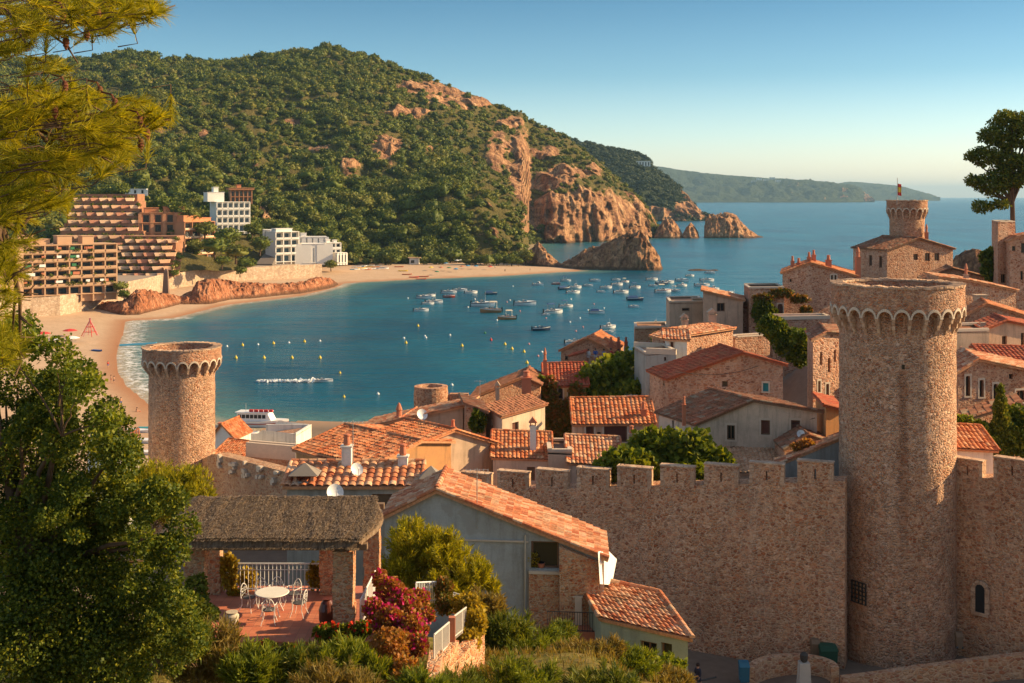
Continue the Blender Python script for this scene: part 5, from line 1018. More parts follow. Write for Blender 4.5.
far_block('hotel', 'white terraced hotel with dark window bands near the far beach', 276, 299, 232, 262, 660, 668, 14, 4, 3, whb, gm_=gpl, right=0, top=[(.1, .8, 1.6, 3, 9)], rec=2.2)
far_block('building', 'bluish white wing joined to the left of the terraced hotel', 264, 277, 230, 246, 672, 674, 10, 2, 2, whb, gm_=gpl, rec=.8)
far_block('building', 'plain white windowless block at the back of the beach', 303, 325, 244, 263, 668, 672, 12, 1, 1, whb, bal=False, rec=.3, pier=9)
far_block('building', 'long white house with small windows behind the windowless block', 298, 327, 237, 250, 690, 694, 10, 2, 5, whb, bal=False, rec=.4, pier=2.2, top=[(.1, .3, 2, 2, 6)])
far_block('building', 'small stepped white house at the end of the beach houses', 326, 341, 243, 261, 676, 680, 10, 3, 3, whb, bal=True, rec=1, top=[(.1, .35, 1.8, 2, 5), (.6, .8, 1.4, 2, 5)])
far_block('building', 'low white house front reaching down to the sand', 338, 347, 253, 263, 672, 676, 8, 1, 3, whb, bal=False, rec=.4, pier=1)
far_block('villa', 'tiny white house alone in the woods above the hotels', 267, 274, 202, 209, 800, 802, 6, 1, 2, whb, bal=False, rec=.3, pier=2)
far_block('villa', 'white roof and wall peeping out of the pines left of the hotel', 124, 146, 189, 194, 700, 702, 8, 1, 3, whb, bal=False, rec=.3, pier=2)
far_block('villa', 'pink turreted house on the crest above the cliffs', 545, 558, 133, 142, 1362, 1366, 10, 2, 4, pinkr, bal=False, rec=.4, pier=2, top=[(.1, .3, 5, 1, 5), (.6, .8, 4, 1, 5)])
far_block('villa', 'pale flat villa on the second headland', 636, 650, 161, 166, 2440, 2440, 14, 1, 5, whb, bal=False, rec=.4, pier=2)
for k, (a, b) in enumerate([(752, 182), (757, 179.5), (764, 180.5), (770, 178.5), (776, 181)]): far_block('house', ['white house leftmost of the distant coastal cluster', 'second white speck of a house on the distant coast', 'middle white house of the distant coastal cluster', 'highest white house of the distant coastal cluster', 'rightmost white house of the distant coastal cluster'][k], a, a + 4.5, b - 1.2, b + .7, 10000, 10000, 30, 2, 3, whb, bal=False, rec=.5, pier=6)
# road ramp, hut, obelisk
m = MB(); a = P(263, 264, 640); b = P(276, 246, 700); m.hexa([(a.x - 4, a.y, a.z - 3), (a.x + 5, a.y, a.z - 3), (b.x + 3, b.y, b.z - 6), (b.x - 3, b.y, b.z - 6), (a.x - 4, a.y, a.z), (a.x + 5, a.y, a.z), (b.x + 3, b.y, b.z), (b.x - 3, b.y, b.z)]); tag(m.build('road', m_plain('asphalt', (0.16, 0.13, 0.11))), kind='structure')
ob = P(166, 283, 494); m = MB(); zt_ = P(166, 271, 494).z; zb = P(166, 295, 494).z; m.add([(ob.x - 1.3, ob.y - 1, zb), (ob.x + 1.3, ob.y - 1, zb), (ob.x + 1.3, ob.y + 1, zb), (ob.x - 1.3, ob.y + 1, zb), (ob.x - .8, ob.y - .6, zt_), (ob.x + .8, ob.y - .6, zt_), (ob.x + .8, ob.y + .6, zt_), (ob.x - .8, ob.y + .6, zt_), (ob.x, ob.y, zt_ + 1.2)], [(3, 2, 1, 0), (0, 1, 5, 4), (1, 2, 6, 5), (2, 3, 7, 6), (3, 0, 4, 7), (4, 5, 8), (5, 6, 8), (6, 7, 8), (7, 4, 8)])
tag(m.build('obelisk', m_plain('dark_stone', (0.22, 0.14, 0.10))), 'dark slim stone obelisk standing on the red shore rocks', 'obelisk')
a = P(170, 275.5, 552); b = P(180, 275, 556); tri = MB(); tri.add([(a.x, a.y, a.z - .2), (b.x, b.y, a.z - .2), (b.x - 1.2, b.y + 6, a.z - .2), (a.x, a.y + 6, a.z - .2), (a.x + 1.2, a.y, a.z + 4.4), (a.x + 1.5, a.y + 6, a.z + 4.4)], [(0, 1, 4), (2, 3, 5), (1, 2, 5, 4), (3, 0, 4, 5), (3, 2, 1, 0)]); tag(tri.build('wedge_wall', tan_w), 'tan wedge shaped wall beside the stepped apartments', 'wall')
hp = S(414.5, 264, 2.6); ht = empty('beach_hut', (hp.x, hp.y, 2.4), 'small white beach hut with flat roof on the far sand', 'hut'); m = MB(); m.box((hp.x, hp.y, 4.4), (6, 5, 4)); m.build('wall', whb, ht); m = MB(); m.box((hp.x, hp.y, 6.6), (8, 6.5, .35)); m.build('roof', tan_w, ht); m = MB(); m.box((hp.x - 1, hp.y - 2.52, 4.2), (2.2, .1, 1.8)); m.build('hatch', dark, ht)
for k, (a, b) in enumerate([(438, 262), (471, 262.5)]):
    p = S(a, b, 2.6); o = empty('beach_bar', (p.x, p.y, 2.4), ['open beach bar under a pale flat awning', 'larger beach bar with peaked white awning beside white parasols'][k], 'beach bar'); m = MB(); m.box((p.x, p.y, 5.2), (8, 5, .25)) if k == 0 else m.add([(p.x - 5, p.y - 3, 4.8), (p.x + 5, p.y - 3, 4.8), (p.x + 5, p.y + 3, 4.8), (p.x - 5, p.y + 3, 4.8), (p.x - 1.5, p.y, 6.6), (p.x + 1.5, p.y, 6.6)], [(0, 1, 5, 4), (1, 2, 5), (2, 3, 4, 5), (3, 0, 4), (3, 2, 1, 0)]); m.build('awning', whb, o)
    for i in (-1, 1): m = MB(); m.tube([(p.x + i * 3.6, p.y - 2.4, 2.3), (p.x + i * 3.6, p.y - 2.4, 5.1)], .12, 6); m.build('post', wood, o)
    m = MB(); m.box((p.x, p.y, 3.2), (6, 2, 1.6)); m.build('counter', brn, o)
def parasol(x, y, z, c, label, r=1.6, grp='parasols on the far beach'):
    o = empty('parasol', (x, y, z), label, 'parasol', grp); m = MB(); m.tube([(x, y, z), (x, y, z + 2.4)], .04, 5); m.build('pole', steel, o); m = MB(); m.lathe((x, y, z + 1.8), [(r, 0), (r * .55, .42), (.02, .65)], 8); m.build('canopy', c, o); return o
for k, (a, b, c) in enumerate([(457, 264, white_m), (460.5, 263.5, white_m), (482, 264, red_m), (486, 264, white_m), (446, 267, blue_m), (449, 270, green_m), (456, 270.5, blue_m), (462, 269, terra), (468, 268.5, blue_m), (476, 268.5, blue_m), (441, 270, terra), (431, 270, yel_m), (437, 272.5, green_m), (490, 268.5, red_m)]):
    p = S(a, b, 2.2); parasol(p.x, p.y, gz(p.x, p.y), c, ['white parasol beside the peaked beach bar', 'second white parasol left of the peaked bar', 'red parasol at the right side of the peaked bar', 'white parasol beyond the red one', 'blue parasol left on the far sand', 'green parasol near the middle of the far sand', 'blue parasol beside the green one', 'terracotta parasol between two blue ones', 'blue parasol below the peaked bar', 'blue parasol right of the bar', 'terracotta parasol left of the sunbathers', 'yellow parasol nearest the white hut', 'green parasol close to the water', 'red parasol furthest right on the far sand'][k])
def beach_craft(px, py, L, c, label, rz, z=None, grp='small craft drawn up on the sand'):
    p = S(px, py, 1.5); zz = gz(p.x, p.y) if z is None else z; m = MB(); prof = [(-.5, .32, .30), (-.25, .5, .28), (.1, .5, .30), (.35, .3, .36), (.5, .04, .48)]; vs = []
    for a, w, h in prof: vs += [(a * L, -w * L * .32, h * L * .3), (a * L, -w * L * .22, .0), (a * L, w * L * .22, 0), (a * L, w * L * .32, h * L * .3), (a * L, 0, h * L * .3 - .12)]
    fs = [(0, 1, 2, 3, 4)]
    for i in range(4):
        for j in range(4): fs.append((i * 5 + j, i * 5 + 5 + j, i * 5 + 6 + j, i * 5 + j + 1))
        fs.append((i * 5 + 4, i * 5 + 9, i * 5 + 5, i * 5))
    m.add([(x_ * math.cos(rz) - y_ * math.sin(rz) + p.x, x_ * math.sin(rz) + y_ * math.cos(rz) + p.y, z_ + zz + .05) for x_, y_, z_ in vs], fs); tag(m.build('rowing_boat', c), label, 'boat', grp)
g = random.Random(2); cl = [(white_m, 'white'), (white_m, 'pale'), (blue_m, 'blue'), (white_m, 'white'), (yel_m, 'yellow'), (white_m, 'white'), (terra, 'orange')]
wh_ = ['beside the palm-like bush', 'in the front row of dinghies', 'lying crosswise', 'with its bow uphill', 'between two others', 'nearest the white hut', 'nearest the water', 'at the left of the cluster', 'at the back of the cluster']
for k in range(18): c, n_ = cl[k % 7]; beach_craft(353 + (k % 9) * 3.8 + g.uniform(-1, 1), 268.5 + (k // 9) * 2.6 + g.uniform(-.8, .8), g.uniform(3.5, 5.5), c, n_ + ' dinghy drawn up on the far beach, ' + wh_[k % 9], g.uniform(-.6, .9))
for k, (a, b, c, n_) in enumerate([(399, 269, terra, 'orange'), (403, 272, yel_m, 'yellow'), (407, 274, terra, 'rust'), (414, 275.5, red_m, 'red'), (421, 276.5, red_m, 'scarlet'), (428, 277.5, blue_m, 'dark'), (424, 275, terra, 'orange')]): beach_craft(a, b, 5.5, c, n_ + ' kayak at the water edge mid far beach' + (' beside the dark boat' if k == 6 else ''), g.uniform(-.3, .3))

V = []; g = random.Random(9)
for k in range(60):
    u_ = g.uniform(.5, _L - .5); z_ = _A.z + g.randrange(1, 6) * (P(20, 246, 438).z - _A.z) / 6 + 1.1; p, d = blob_points(g.choice([14, 30, 50]), [(_A.x + _t[0] * u_, _A.y + _t[1] * u_ - .1, z_, g.uniform(.5, 1.4), .4, g.uniform(.3, .8))], .3, k); V.append(leaf_mesh(p, .45, k)[0])
V = np.concatenate(V); q = npmesh('balcony_plants', V, np.arange(len(V)).reshape(-1, 4), lf['mid']); setp(q, _blk); q['kind'] = 'stuff'
# ------------------------------------------------------------------ people
def skin_body(pose):
    """one continuous skinned figure, 1.72 m; returns mesh. pose: 'stand','walk','sit','lean'"""
    J = {'pel': (0, 0, .94), 'belly': (0, -.01, 1.08), 'chest': (0, 0, 1.28), 'neck': (0, 0, 1.45), 'head0': (0, -.01, 1.54), 'head1': (0, -.015, 1.64), 'head2': (0, -.01, 1.70),
         'shL': (-.17, 0, 1.38), 'elL': (-.23, .02, 1.12), 'wrL': (-.22, -.06, .88), 'haL': (-.22, -.09, .79), 'shR': (.17, 0, 1.38), 'elR': (.23, .02, 1.12), 'wrR': (.22, -.06, .88), 'haR': (.22, -.09, .79),
         'hipL': (-.10, 0, .86), 'knL': (-.11, -.02, .48), 'anL': (-.11, .02, .09), 'toL': (-.12, -.13, .03), 'hipR': (.10, 0, .86), 'knR': (.11, -.02, .48), 'anR': (.11, .02, .09), 'toR': (.12, -.13, .03)}
    if pose == 'walk': J.update(knL=(-.11, -.16, .50), anL=(-.11, -.22, .12), toL=(-.12, -.38, .06), knR=(.11, .06, .48), anR=(.11, .26, .14), toR=(.12, .14, .04), wrL=(-.22, .14, .90), haL=(-.22, .16, .82), wrR=(.22, -.2, .92), haR=(.22, -.26, .86))
    if pose == 'lean': J.update(elL=(-.28, -.14, 1.16), wrL=(-.14, -.32, 1.12), haL=(-.08, -.36, 1.12), elR=(.30, -.10, 1.14), wrR=(.16, -.30, 1.10), haR=(.1, -.36, 1.10))
    if pose == 'sit': 
        for k in J: J[k] = (J[k][0], J[k][1], J[k][2] - .80)
        J.update(hipL=(-.10, -.02, .10), knL=(-.14, -.42, .36), anL=(-.12, -.62, .07), toL=(-.12, -.74, .03), hipR=(.10, -.02, .10), knR=(.14, -.42, .36), anR=(.12, -.62, .07), toR=(.12, -.74, .03), elL=(-.26, .1, .34), wrL=(-.26, .22, .10), haL=(-.26, .26, .04), elR=(.26, .1, .34), wrR=(.26, .22, .10), haR=(.26, .26, .04))
    rad = dict(pel=.135, belly=.12, chest=.145, neck=.055, head0=.075, head1=.10, head2=.07, shL=.065, elL=.042, wrL=.03, haL=.035, shR=.065, elR=.042, wrR=.03, haR=.035, hipL=.092, knL=.06, anL=.042, toL=.035, hipR=.092, knR=.06, anR=.042, toR=.035)
    E = [('pel', 'belly'), ('belly', 'chest'), ('chest', 'neck'), ('neck', 'head0'), ('head0', 'head1'), ('head1', 'head2'), ('chest', 'shL'), ('shL', 'elL'), ('elL', 'wrL'), ('wrL', 'haL'), ('chest', 'shR'), ('shR', 'elR'), ('elR', 'wrR'), ('wrR', 'haR'), ('pel', 'hipL'), ('hipL', 'knL'), ('knL', 'anL'), ('anL', 'toL'), ('pel', 'hipR'), ('hipR', 'knR'), ('knR', 'anR'), ('anR', 'toR')]
    ks = list(J); me = bpy.data.meshes.new('body'); me.from_pydata([J[k] for k in ks], [(ks.index(a), ks.index(b)) for a, b in E], [])
    o = bpy.data.objects.new('body', me); COL.objects.link(o); sk = o.modifiers.new('s', 'SKIN'); o.modifiers.new('d', 'SUBSURF').levels = 1
    for i, k in enumerate(ks): me.skin_vertices[0].data[i].radius = (rad[k], rad[k] * (.78 if k in ('pel', 'belly', 'chest') else 1)); me.skin_vertices[0].data[i].use_root = (k == 'pel')
    bpy.context.view_layer.update(); dg = bpy.context.evaluated_depsgraph_get(); r = bpy.data.meshes.new_from_object(o.evaluated_get(dg)); bpy.data.objects.remove(o); r.shade_smooth(); return r, J
POSE = {k: skin_body(k) for k in ('stand', 'walk', 'lean', 'sit')}
skin_m = m_plain('skin', (0.50, 0.26, 0.16), .6, .3, 0, .05); hair_m = m_plain('hair', (0.04, 0.022, 0.014))
def shell(me, lo, hi, mat, name, grow=.018, xmax=.21):
    V = np.empty(len(me.vertices) * 3, np.float32); me.vertices.foreach_get('co', V); V = V.reshape(-1, 3); N = np.empty_like(V).ravel(); me.vertices.foreach_get('normal', N); N = N.reshape(-1, 3)
    keep = (V[:, 2] > lo) & (V[:, 2] < hi) & (np.abs(V[:, 0]) < xmax); W = V + N * grow; fs = [tuple(p.vertices) for p in me.polygons if all(keep[v] for v in p.vertices)]
    used = sorted({v for f in fs for v in f}); mp = {v: i for i, v in enumerate(used)}; m = bpy.data.meshes.new(name); m.from_pydata([tuple(W[v]) for v in used], [], [[mp[v] for v in f] for f in fs]); m.shade_smooth(); m.materials.append(mat); return m
def person(x, y, z, pose, top, bot, label, rz=0, group=None, sc=1.0):
    me, J = POSE[pose]; root = empty('person', (x, y, z), label, 'person', group, rz); root.scale = (sc,) * 3; b = me.copy(); b.materials.clear(); b.materials.append(skin_m); o = bpy.data.objects.new('body', b); COL.objects.link(o); o.parent = root
    dz = -.80 if pose == 'sit' else 0; parts = [('shorts', .62 + dz, .98 + dz, bot, .3)]
    if top: parts.append(('shirt', .96 + dz, 1.44 + dz, top, .3))
    for nm, lo, hi, mt, xm in parts:
        q = bpy.data.objects.new(nm, shell(me, max(lo, .03), hi, mt, nm, .02, xm if nm == 'shirt' else .21)); COL.objects.link(q); q.parent = root
    h = MB(); c = J['head1']; h.lathe((c[0], c[1] + .02, c[2] - .02), [(.105, -.06), (.118, .02), (.10, .085), (.055, .125), (.001, .135)], 12, 1, 1.1); q = h.build('hair', hair_m, None, True); q.parent = root
    return root
cb_ = [m_plain('cloth_red', (.5, .05, .04)), m_plain('cloth_blue', (.05, .12, .35)), m_plain('cloth_white', (.75, .74, .7)), m_plain('cloth_dark', (.03, .03, .05)), m_plain('cloth_pink', (.6, .25, .25))]
PPL = [(108, 361, 'walk', 0, 1, 'person in red walking on the sand just above the blue pontoon line'), (98, 372, 'stand', 3, 3, 'dark dressed person standing highest of the pair near the wet sand'), (101, 373, 'stand', None, 3, 'bare chested person beside the dark dressed one'), (97, 378, 'walk', 2, 1, 'person in white top walking inland of the pair'),
       (111, 375, 'stand', None, 0, 'bather in red trunks at the wet edge'), (114, 376, 'walk', None, 3, 'dark trunked bather close behind the red one at the surf'), (111, 396, 'walk', 0, 3, 'leftmost of the three walkers low on the beach, red top'), (117, 397, 'stand', 3, 3, 'middle walker of the three low on the beach, all in black'), (121, 398, 'walk', None, 1, 'rightmost walker of the three, blue trunks at the surf'),
       (137, 404, 'sit', None, 0, 'person sitting on the sand near the left tower parapet'), (289, 437, 'stand', 3, 3, 'dark dressed person on the sand right of the white ferry'), (291.5, 437.5, 'stand', 0, 3, 'person in red top next to the dark one by the ferry'), (270, 431, 'walk', 4, 0, 'person in pink on the sand in front of the ferry'),
       (495, 268, 'walk', 2, 1, 'distant person in white near the right end of the far beach'), (505, 270, 'stand', 3, 3, 'distant dark figure at the right end of the far beach'), (530, 269, 'stand', 3, 0, 'distant figure where the sand meets the rock island')]
for a, b, po, tp, bt, lb in PPL: p = S(a, b, 2.0); person(p.x, p.y, gz(p.x, p.y), po, cb_[tp] if tp is not None else None, cb_[bt], lb, random.uniform(0, 6), 'people on the beaches', 1.1)
# roof terrace with visitors
p0 = P(590, 364, 147); tb = P(590, 363, 147)
tr_ = empty('roof_terrace', (tb.x, tb.y, 10), 'visitors roof terrace with low wall above the garden trees', 'terrace'); m = MB(); m.box((tb.x + 1.8, tb.y + 1, tb.z - 5), (5.5, 4, 10)); m.build('wall', wm['farstone'], tr_); m = MB()
for i in range(9): m.tube([(tb.x - .8 + i * .65, tb.y - .9, tb.z), (tb.x - .8 + i * .65, tb.y - .9, tb.z + 1)], .025, 4)
m.tube([(tb.x - .8, tb.y - .9, tb.z + 1), (tb.x + 4.5, tb.y - .9, tb.z + 1)], .03, 5); m.build('railing', steel, tr_)
for k, (dx, dy, tp, bt, lb) in enumerate([(.2, 0, 2, 2, 'visitor in white at the left of the roof terrace'), (1.1, .5, 1, 2, 'visitor in blue shirt second on the roof terrace'), (2.1, 0, 1, 1, 'visitor all in blue in the middle of the roof terrace'), (3.0, .6, 0, 3, 'visitor in red top on the roof terrace'), (3.9, .1, 3, 3, 'dark dressed visitor at the right of the roof terrace')]): person(tb.x + dx - .4, tb.y + dy, tb.z, 'lean' if k % 2 else 'stand', cb_[tp], cb_[bt], lb, k * .5 - .5, 'visitors on the roof terrace')
# ------------------------------------------------------------------ boats
hullw = m_plain('hull_white', (0.82, 0.80, 0.76), .35, .5, 0, .03); hulln = m_plain('hull_navy', (0.03, 0.05, 0.10), .3, .5); hullr = m_plain('hull_red', (0.40, 0.05, 0.03), .4); hullo = m_plain('hull_wood', (0.45, 0.20, 0.08), .5); decki = m_plain('deck_grey', (0.45, 0.42, 0.38)); canv = m_plain('blue_canvas', (0.05, 0.10, 0.22)); canw = m_plain('cream_canvas', (0.70, 0.60, 0.45))
def boat_mesh(kind, hull, stripe, canopy):
    root = bpy.data.objects.new('moored_boat', None); COL.objects.link(root); L = 1.0; N = 9; h = MB(); st = []
    for i in range(N + 1):
        u = i / N; w = .19 * (1 - max(0, (u - .45) / .55) ** 2.1) * (.88 + .12 * min(1, u * 3)); sh = .13 + .05 * u * u; kl = -.05 + .09 * max(0, (u - .8) / .2) ** 2; st.append((u - .5 + (.04 * (1 if i == N else 0)), w, sh, kl))
    vs = []
    for x, w, sh, kl in st: vs += [(x, -w, sh), (x, -w * .88, sh * .45), (x, -w * .45, kl), (x, 0, kl - .015), (x, w * .45, kl), (x, w * .88, sh * .45), (x, w, sh), (x, w * .84, sh), (x, w * .80, sh - .06), (x, -w * .80, sh - .06), (x, -w * .84, sh)]
    fs = [tuple(range(11))]
    for i in range(N):
        for j in range(11): j2 = (j + 1) % 11; fs.append((i * 11 + j, i * 11 + j2, i * 11 + 11 + j2, i * 11 + 11 + j))
    h.add(vs, fs); ho = h.build('hull', hull, root, False)
    s = MB()
    for i in range(N):
        (xa, wa, sa, _), (xb, wb, sb_, _) = st[i], st[i + 1]
        for sg in (-1, 1): s.quad((xa, sg * (wa + .004), sa - .012), (xb, sg * (wb + .004), sb_ - .012), (xb, sg * (wb * .985 + .004), sb_ - .035), (xa, sg * (wa * .985 + .004), sa - .035))
    s.build('rub_rail', stripe, ho)
    d = MB(); d.add([(.1, -.15, .155), (.46, -.02, .185), (.46, .02, .185), (.1, .15, .155), (.1, 0, .185)], [(0, 1, 4), (1, 2, 4), (2, 3, 4), (3, 0, 4)]); d.build('foredeck', hull if hull is not hullo else decki, root)
    e = MB(); e.box((-.535, 0, .12), (.06, .06, .15)); e.box((-.56, 0, .0), (.03, .03, .14)); e.build('outboard_motor', dark, root)
    if kind in ('open', 'sport', 'cabin', 'canopy'):
        wsm = MB(); wsm.hexa([(.08, -.11, .15), (.13, -.10, .15), (.13, .10, .15), (.08, .11, .15), (.02, -.10, .23), (.04, -.10, .23), (.04, .10, .23), (.02, .10, .23)]); wsm.build('windscreen', gpl, root)
        q = MB(); q.box((-.08, 0, .16), (.09, .09, .12)); q.box((-.30, 0, .13), (.10, .24, .08)); q.build('seat', decki, root)
    if kind == 'cabin': c = MB(); c.hexa([(-.05, -.12, .13), (.26, -.08, .15), (.26, .08, .15), (-.05, .12, .13), (-.02, -.10, .30), (.12, -.08, .29), (.12, .08, .29), (-.02, .10, .30)]); co = c.build('cabin', hullw, root); g_ = MB(); g_.hexa([(-.03, -.119, .21), (.17, -.098, .21), (.17, .098, .21), (-.03, .119, .21), (-.01, -.112, .27), (.12, -.095, .27), (.12, .095, .27), (-.01, .112, .27)]); g_.build('cabin_window', dark, co)
    if kind == 'canopy':
        for sx in (-.28, .05):
            for sg in (-1, 1): c = MB(); c.tube([(sx, sg * .13, .15), (sx, sg * .12, .40)], .008, 5); c.build('canopy_post', steel, root)
        c = MB(); c.hexa([(-.32, -.15, .39), (.10, -.15, .39), (.10, .15, .39), (-.32, .15, .39), (-.28, -.11, .425), (.06, -.11, .425), (.06, .11, .425), (-.28, .11, .425)]); c.build('canopy', canopy, root)
    if kind == 'cover': c = MB(); c.add([(-.46, -.15, .14), (.2, -.15, .15), (.2, .15, .15), (-.46, .15, .14), (-.4, 0, .24), (.12, 0, .25)], [(0, 1, 5, 4), (1, 2, 5), (2, 3, 4, 5), (3, 0, 4)]); c.build('cover', canopy, root)
    if kind == 'cabin' or kind == 'sport': c = MB(); c.tube([(.1, 0, .2), (.1, 0, .52)], .006, 4); c.build('aerial', steel, root)
    return root
BK = {'w': ('open', hullw, hulln, canv), 'ws': ('sport', hullw, hulln, canv), 'wc': ('cabin', hullw, hulln, canv), 'wn': ('canopy', hullw, hulln, canv), 'wb': ('canopy', hullw, hullr, canw), 'n': ('open', hulln, hullw, canv), 'o': ('canopy', hullo, hullw, canw), 'r': ('open', hullr, hullw, canv), 'c': ('cover', hullw, hulln, canv), 'nc': ('cover', hulln, hullw, canv)}
BP = {k: boat_mesh(*v) for k, v in BK.items()}
KD = {'w': 'small open white motorboat', 'ws': 'white sport boat with aerial', 'wc': 'white cabin boat', 'wn': 'white boat with dark blue canopy', 'wb': 'white boat with cream canopy', 'n': 'dark hulled open boat', 'o': 'wooden boat with cream canopy', 'r': 'red hulled open boat', 'c': 'white boat under a blue cover', 'nc': 'dark boat under a blue cover'}
BO = [(421, 310, 'w', 14), (428, 303, 'w', 11), (424, 297, 'w', 14), (430, 295, 'w', 10), (434, 302, 'ws', 16), (449, 292, 'w', 14), (460, 290, 'w', 13), (449, 296, 'r', 11), (471, 292, 'w', 12), (491, 293, 'nc', 11), (483, 305, 'ws', 22), (491, 311, 'o', 20), (507, 318, 'o', 17), (525, 304, 'w', 20), (538, 284, 'wc', 10), (553, 312, 'wn', 18), (541, 329, 'n', 17), (566, 306, 'wn', 13), (556, 283, 'r', 8), (564, 288, 'nc', 11), (566, 280, 'wn', 9), (575, 287, 'wc', 12), (573, 292, 'w', 13), (595, 280, 'w', 10), (597, 312, 'c', 14), (608, 327, 'wc', 15), (606, 287, 'w', 11), (617, 284, 'ws', 11), (635, 287, 'wn', 11), (621, 292, 'w', 14), (635, 299, 'nc', 15), (634, 306, 'w', 10), (652, 279, 'w', 11), (653, 285, 'w', 8), (667, 282, 'w', 13), (662, 283, 'n', 12), (675, 290, 'wb', 10), (663, 291, 'wb', 15), (682, 285, 'wc', 10), (682, 280, 'w', 12), (707, 280, 'w', 13), (702, 285, 'ws', 14), (713, 289, 'wc', 12), (655, 323, 'wc', 11), (576, 343, 'w', 21), (605, 343, 'wc', 15), (608, 331, 'w', 10), (616, 279, 'w', 8), (546, 314, 'w', 8), (733, 297, 'wc', 14), (748, 300, 'w', 10), (588, 285, 'w', 9), (601, 291, 'w', 8), (625, 281, 'wb', 8), (710, 272, 'w', 9), (690, 275, 'w', 8), (728, 292, 'w', 10)]
used = set(); cnt = {}; ORD = ['', 'second ', 'third ', 'fourth ', 'fifth ', 'sixth ', 'seventh ', 'eighth ', 'ninth ', 'tenth ', 'eleventh ', 'twelfth ']
def zone(a, b): return 'in the left cluster' if a < 480 else 'right of the left cluster' if a < 560 and b < 320 else 'nearest the village roofs' if b > 318 else 'in the middle of the bay' if a < 610 and b > 295 else 'below the rock island' if a < 660 else 'right of the rock island'
BO.sort(key=lambda q: q[0])
for a, b, k, wpx in BO:
    p = S(a, b + 1.5, 0); Lm = wpx / F * p.y * 1.03; rz = random.uniform(-.35, .35) + (math.pi if k in ('o',) else 0); zn = zone(a, b); cnt[(k, zn)] = cnt.get((k, zn), 0) + 1
    o = BP[k] if k not in used else copy_tree(BP[k]); used.add(k); o.location = p; o.scale = (Lm, Lm * 1.05, Lm * 1.3); o.rotation_euler = (0, 0, rz); i = cnt[(k, zn)] - 1
    tag(o, KD[k] + ' ' + zn + (', ' + ORD[i] + 'from left' if i else ', leftmost of its kind'), 'boat', 'boats moored in the bay')
# ferry
fp = S(262, 426, 0); fe = empty('ferry_boat', (fp.x, fp.y, 0), 'white excursion ferry with windowed cabin and red life rafts on its roof', 'ferry'); Lf = 56 / F * fp.y
def fx(u, v, z): return (fp.x + (u * .98 + v * .2) * 1, fp.y + (-u * .10 + v), z)
h = MB(); vs = []; N = 10
for i in range(N + 1):
    u = (i / N - .5); w = 1.6 * (1 - max(0, (u - .1) / .4) ** 2.4) if u > .1 else 1.6; z1 = 1.15 + .35 * max(0, u) * 2; vs += [fx(u * Lf, -w, z1), fx(u * Lf, -w * .85, .1), fx(u * Lf, -w * .5, -.5), fx(u * Lf, w * .5, -.5), fx(u * Lf, w * .85, .1), fx(u * Lf, w, z1)]
fs = [(0, 1, 2, 3, 4, 5), tuple(N * 6 + k for k in (5, 4, 3, 2, 1, 0))]
for i in range(N):
    for j in range(6): fs.append((i * 6 + j, i * 6 + (j + 1) % 6, i * 6 + 6 + (j + 1) % 6, i * 6 + 6 + j))
h.add(vs, fs); h.build('hull', hullw, fe); q = MB()
for i in range(N):
    a, b = vs[i * 6], vs[i * 6 + 6]; q.quad((a[0], a[1] - .02, a[2] - .45), (b[0], b[1] - .02, b[2] - .45), (b[0], b[1] - .02, b[2] - .62), (a[0], a[1] - .02, a[2] - .62))
q.build('stripe', hullr, fe); c = MB(); c.hexa([fx(-Lf * .42, -1.25, 1.15), fx(Lf * .22, -1.25, 1.2), fx(Lf * .22, 1.25, 1.2), fx(-Lf * .42, 1.25, 1.15), fx(-Lf * .42, -1.2, 2.75), fx(Lf * .14, -1.2, 2.75), fx(Lf * .14, 1.2, 2.75), fx(-Lf * .42, 1.2, 2.75)]); co = c.build('cabin', hullw, fe)
for i in range(7): g_ = MB(); u0 = -Lf * .40 + i * Lf * .075; u1 = u0 + Lf * .060; g_.hexa([fx(u0, -1.29, 1.7), fx(u1, -1.29, 1.7), fx(u1, -1.1, 1.7), fx(u0, -1.1, 1.7), fx(u0, -1.26, 2.4), fx(u1, -1.26, 2.4), fx(u1, -1.1, 2.4), fx(u0, -1.1, 2.4)]); g_.build('window', dark, co)
r_ = MB(); r_.hexa([fx(-Lf * .45, -1.45, 2.76), fx(Lf * .17, -1.4, 2.76), fx(Lf * .17, 1.4, 2.76), fx(-Lf * .45, 1.45, 2.76), fx(-Lf * .45, -1.4, 2.9), fx(Lf * .15, -1.35, 2.9), fx(Lf * .15, 1.35, 2.9), fx(-Lf * .45, 1.4, 2.9)]); r_.build('cabin_roof', hullw, fe)
for i in range(5): r_ = MB(); u = -Lf * .18 + i * 1.0 - .2; r_.tube([fx(u, -.9, 3.15), fx(u + .75, -.9, 3.15)], .27, 8); r_.build('life_raft', red_m, fe)
r_ = MB(); r_.tube([fx(-Lf * .3, 0, 2.9), fx(-Lf * .3, 0, 4.4)], .05, 5); r_.build('mast', steel, fe)
# speedboat with wake
sp = S(323, 382, 0); o = copy_tree(BP['w']); o.location = sp; o.scale = (4.5,) * 3; o.rotation_euler = (0, 0, 0); tag(o, 'small speedboat racing right with a white wake behind it', 'boat'); del o['group']
V = []; g = np.random.default_rng(2); n = 420; u = g.random(n); w = .3 + .9 * (1 - u) ; X = sp.x - 2 - u * 14; Yy = sp.y + g.normal(size=n) * w * .7 - u * .2; pts = np.stack([X, Yy, 0.05 + .25 * g.random(n) * (1 - u)], -1); L_, Q_ = leaf_mesh(pts, .5, 3, .6, np.tile([0, 0, 1.0], (n, 1)), 1); tag(npmesh('wake_foam', L_, Q_, m_plain('foam', (.85, .87, .88), .5)), 'white churned foam trailing the speedboat', 'foam', kind='stuff')
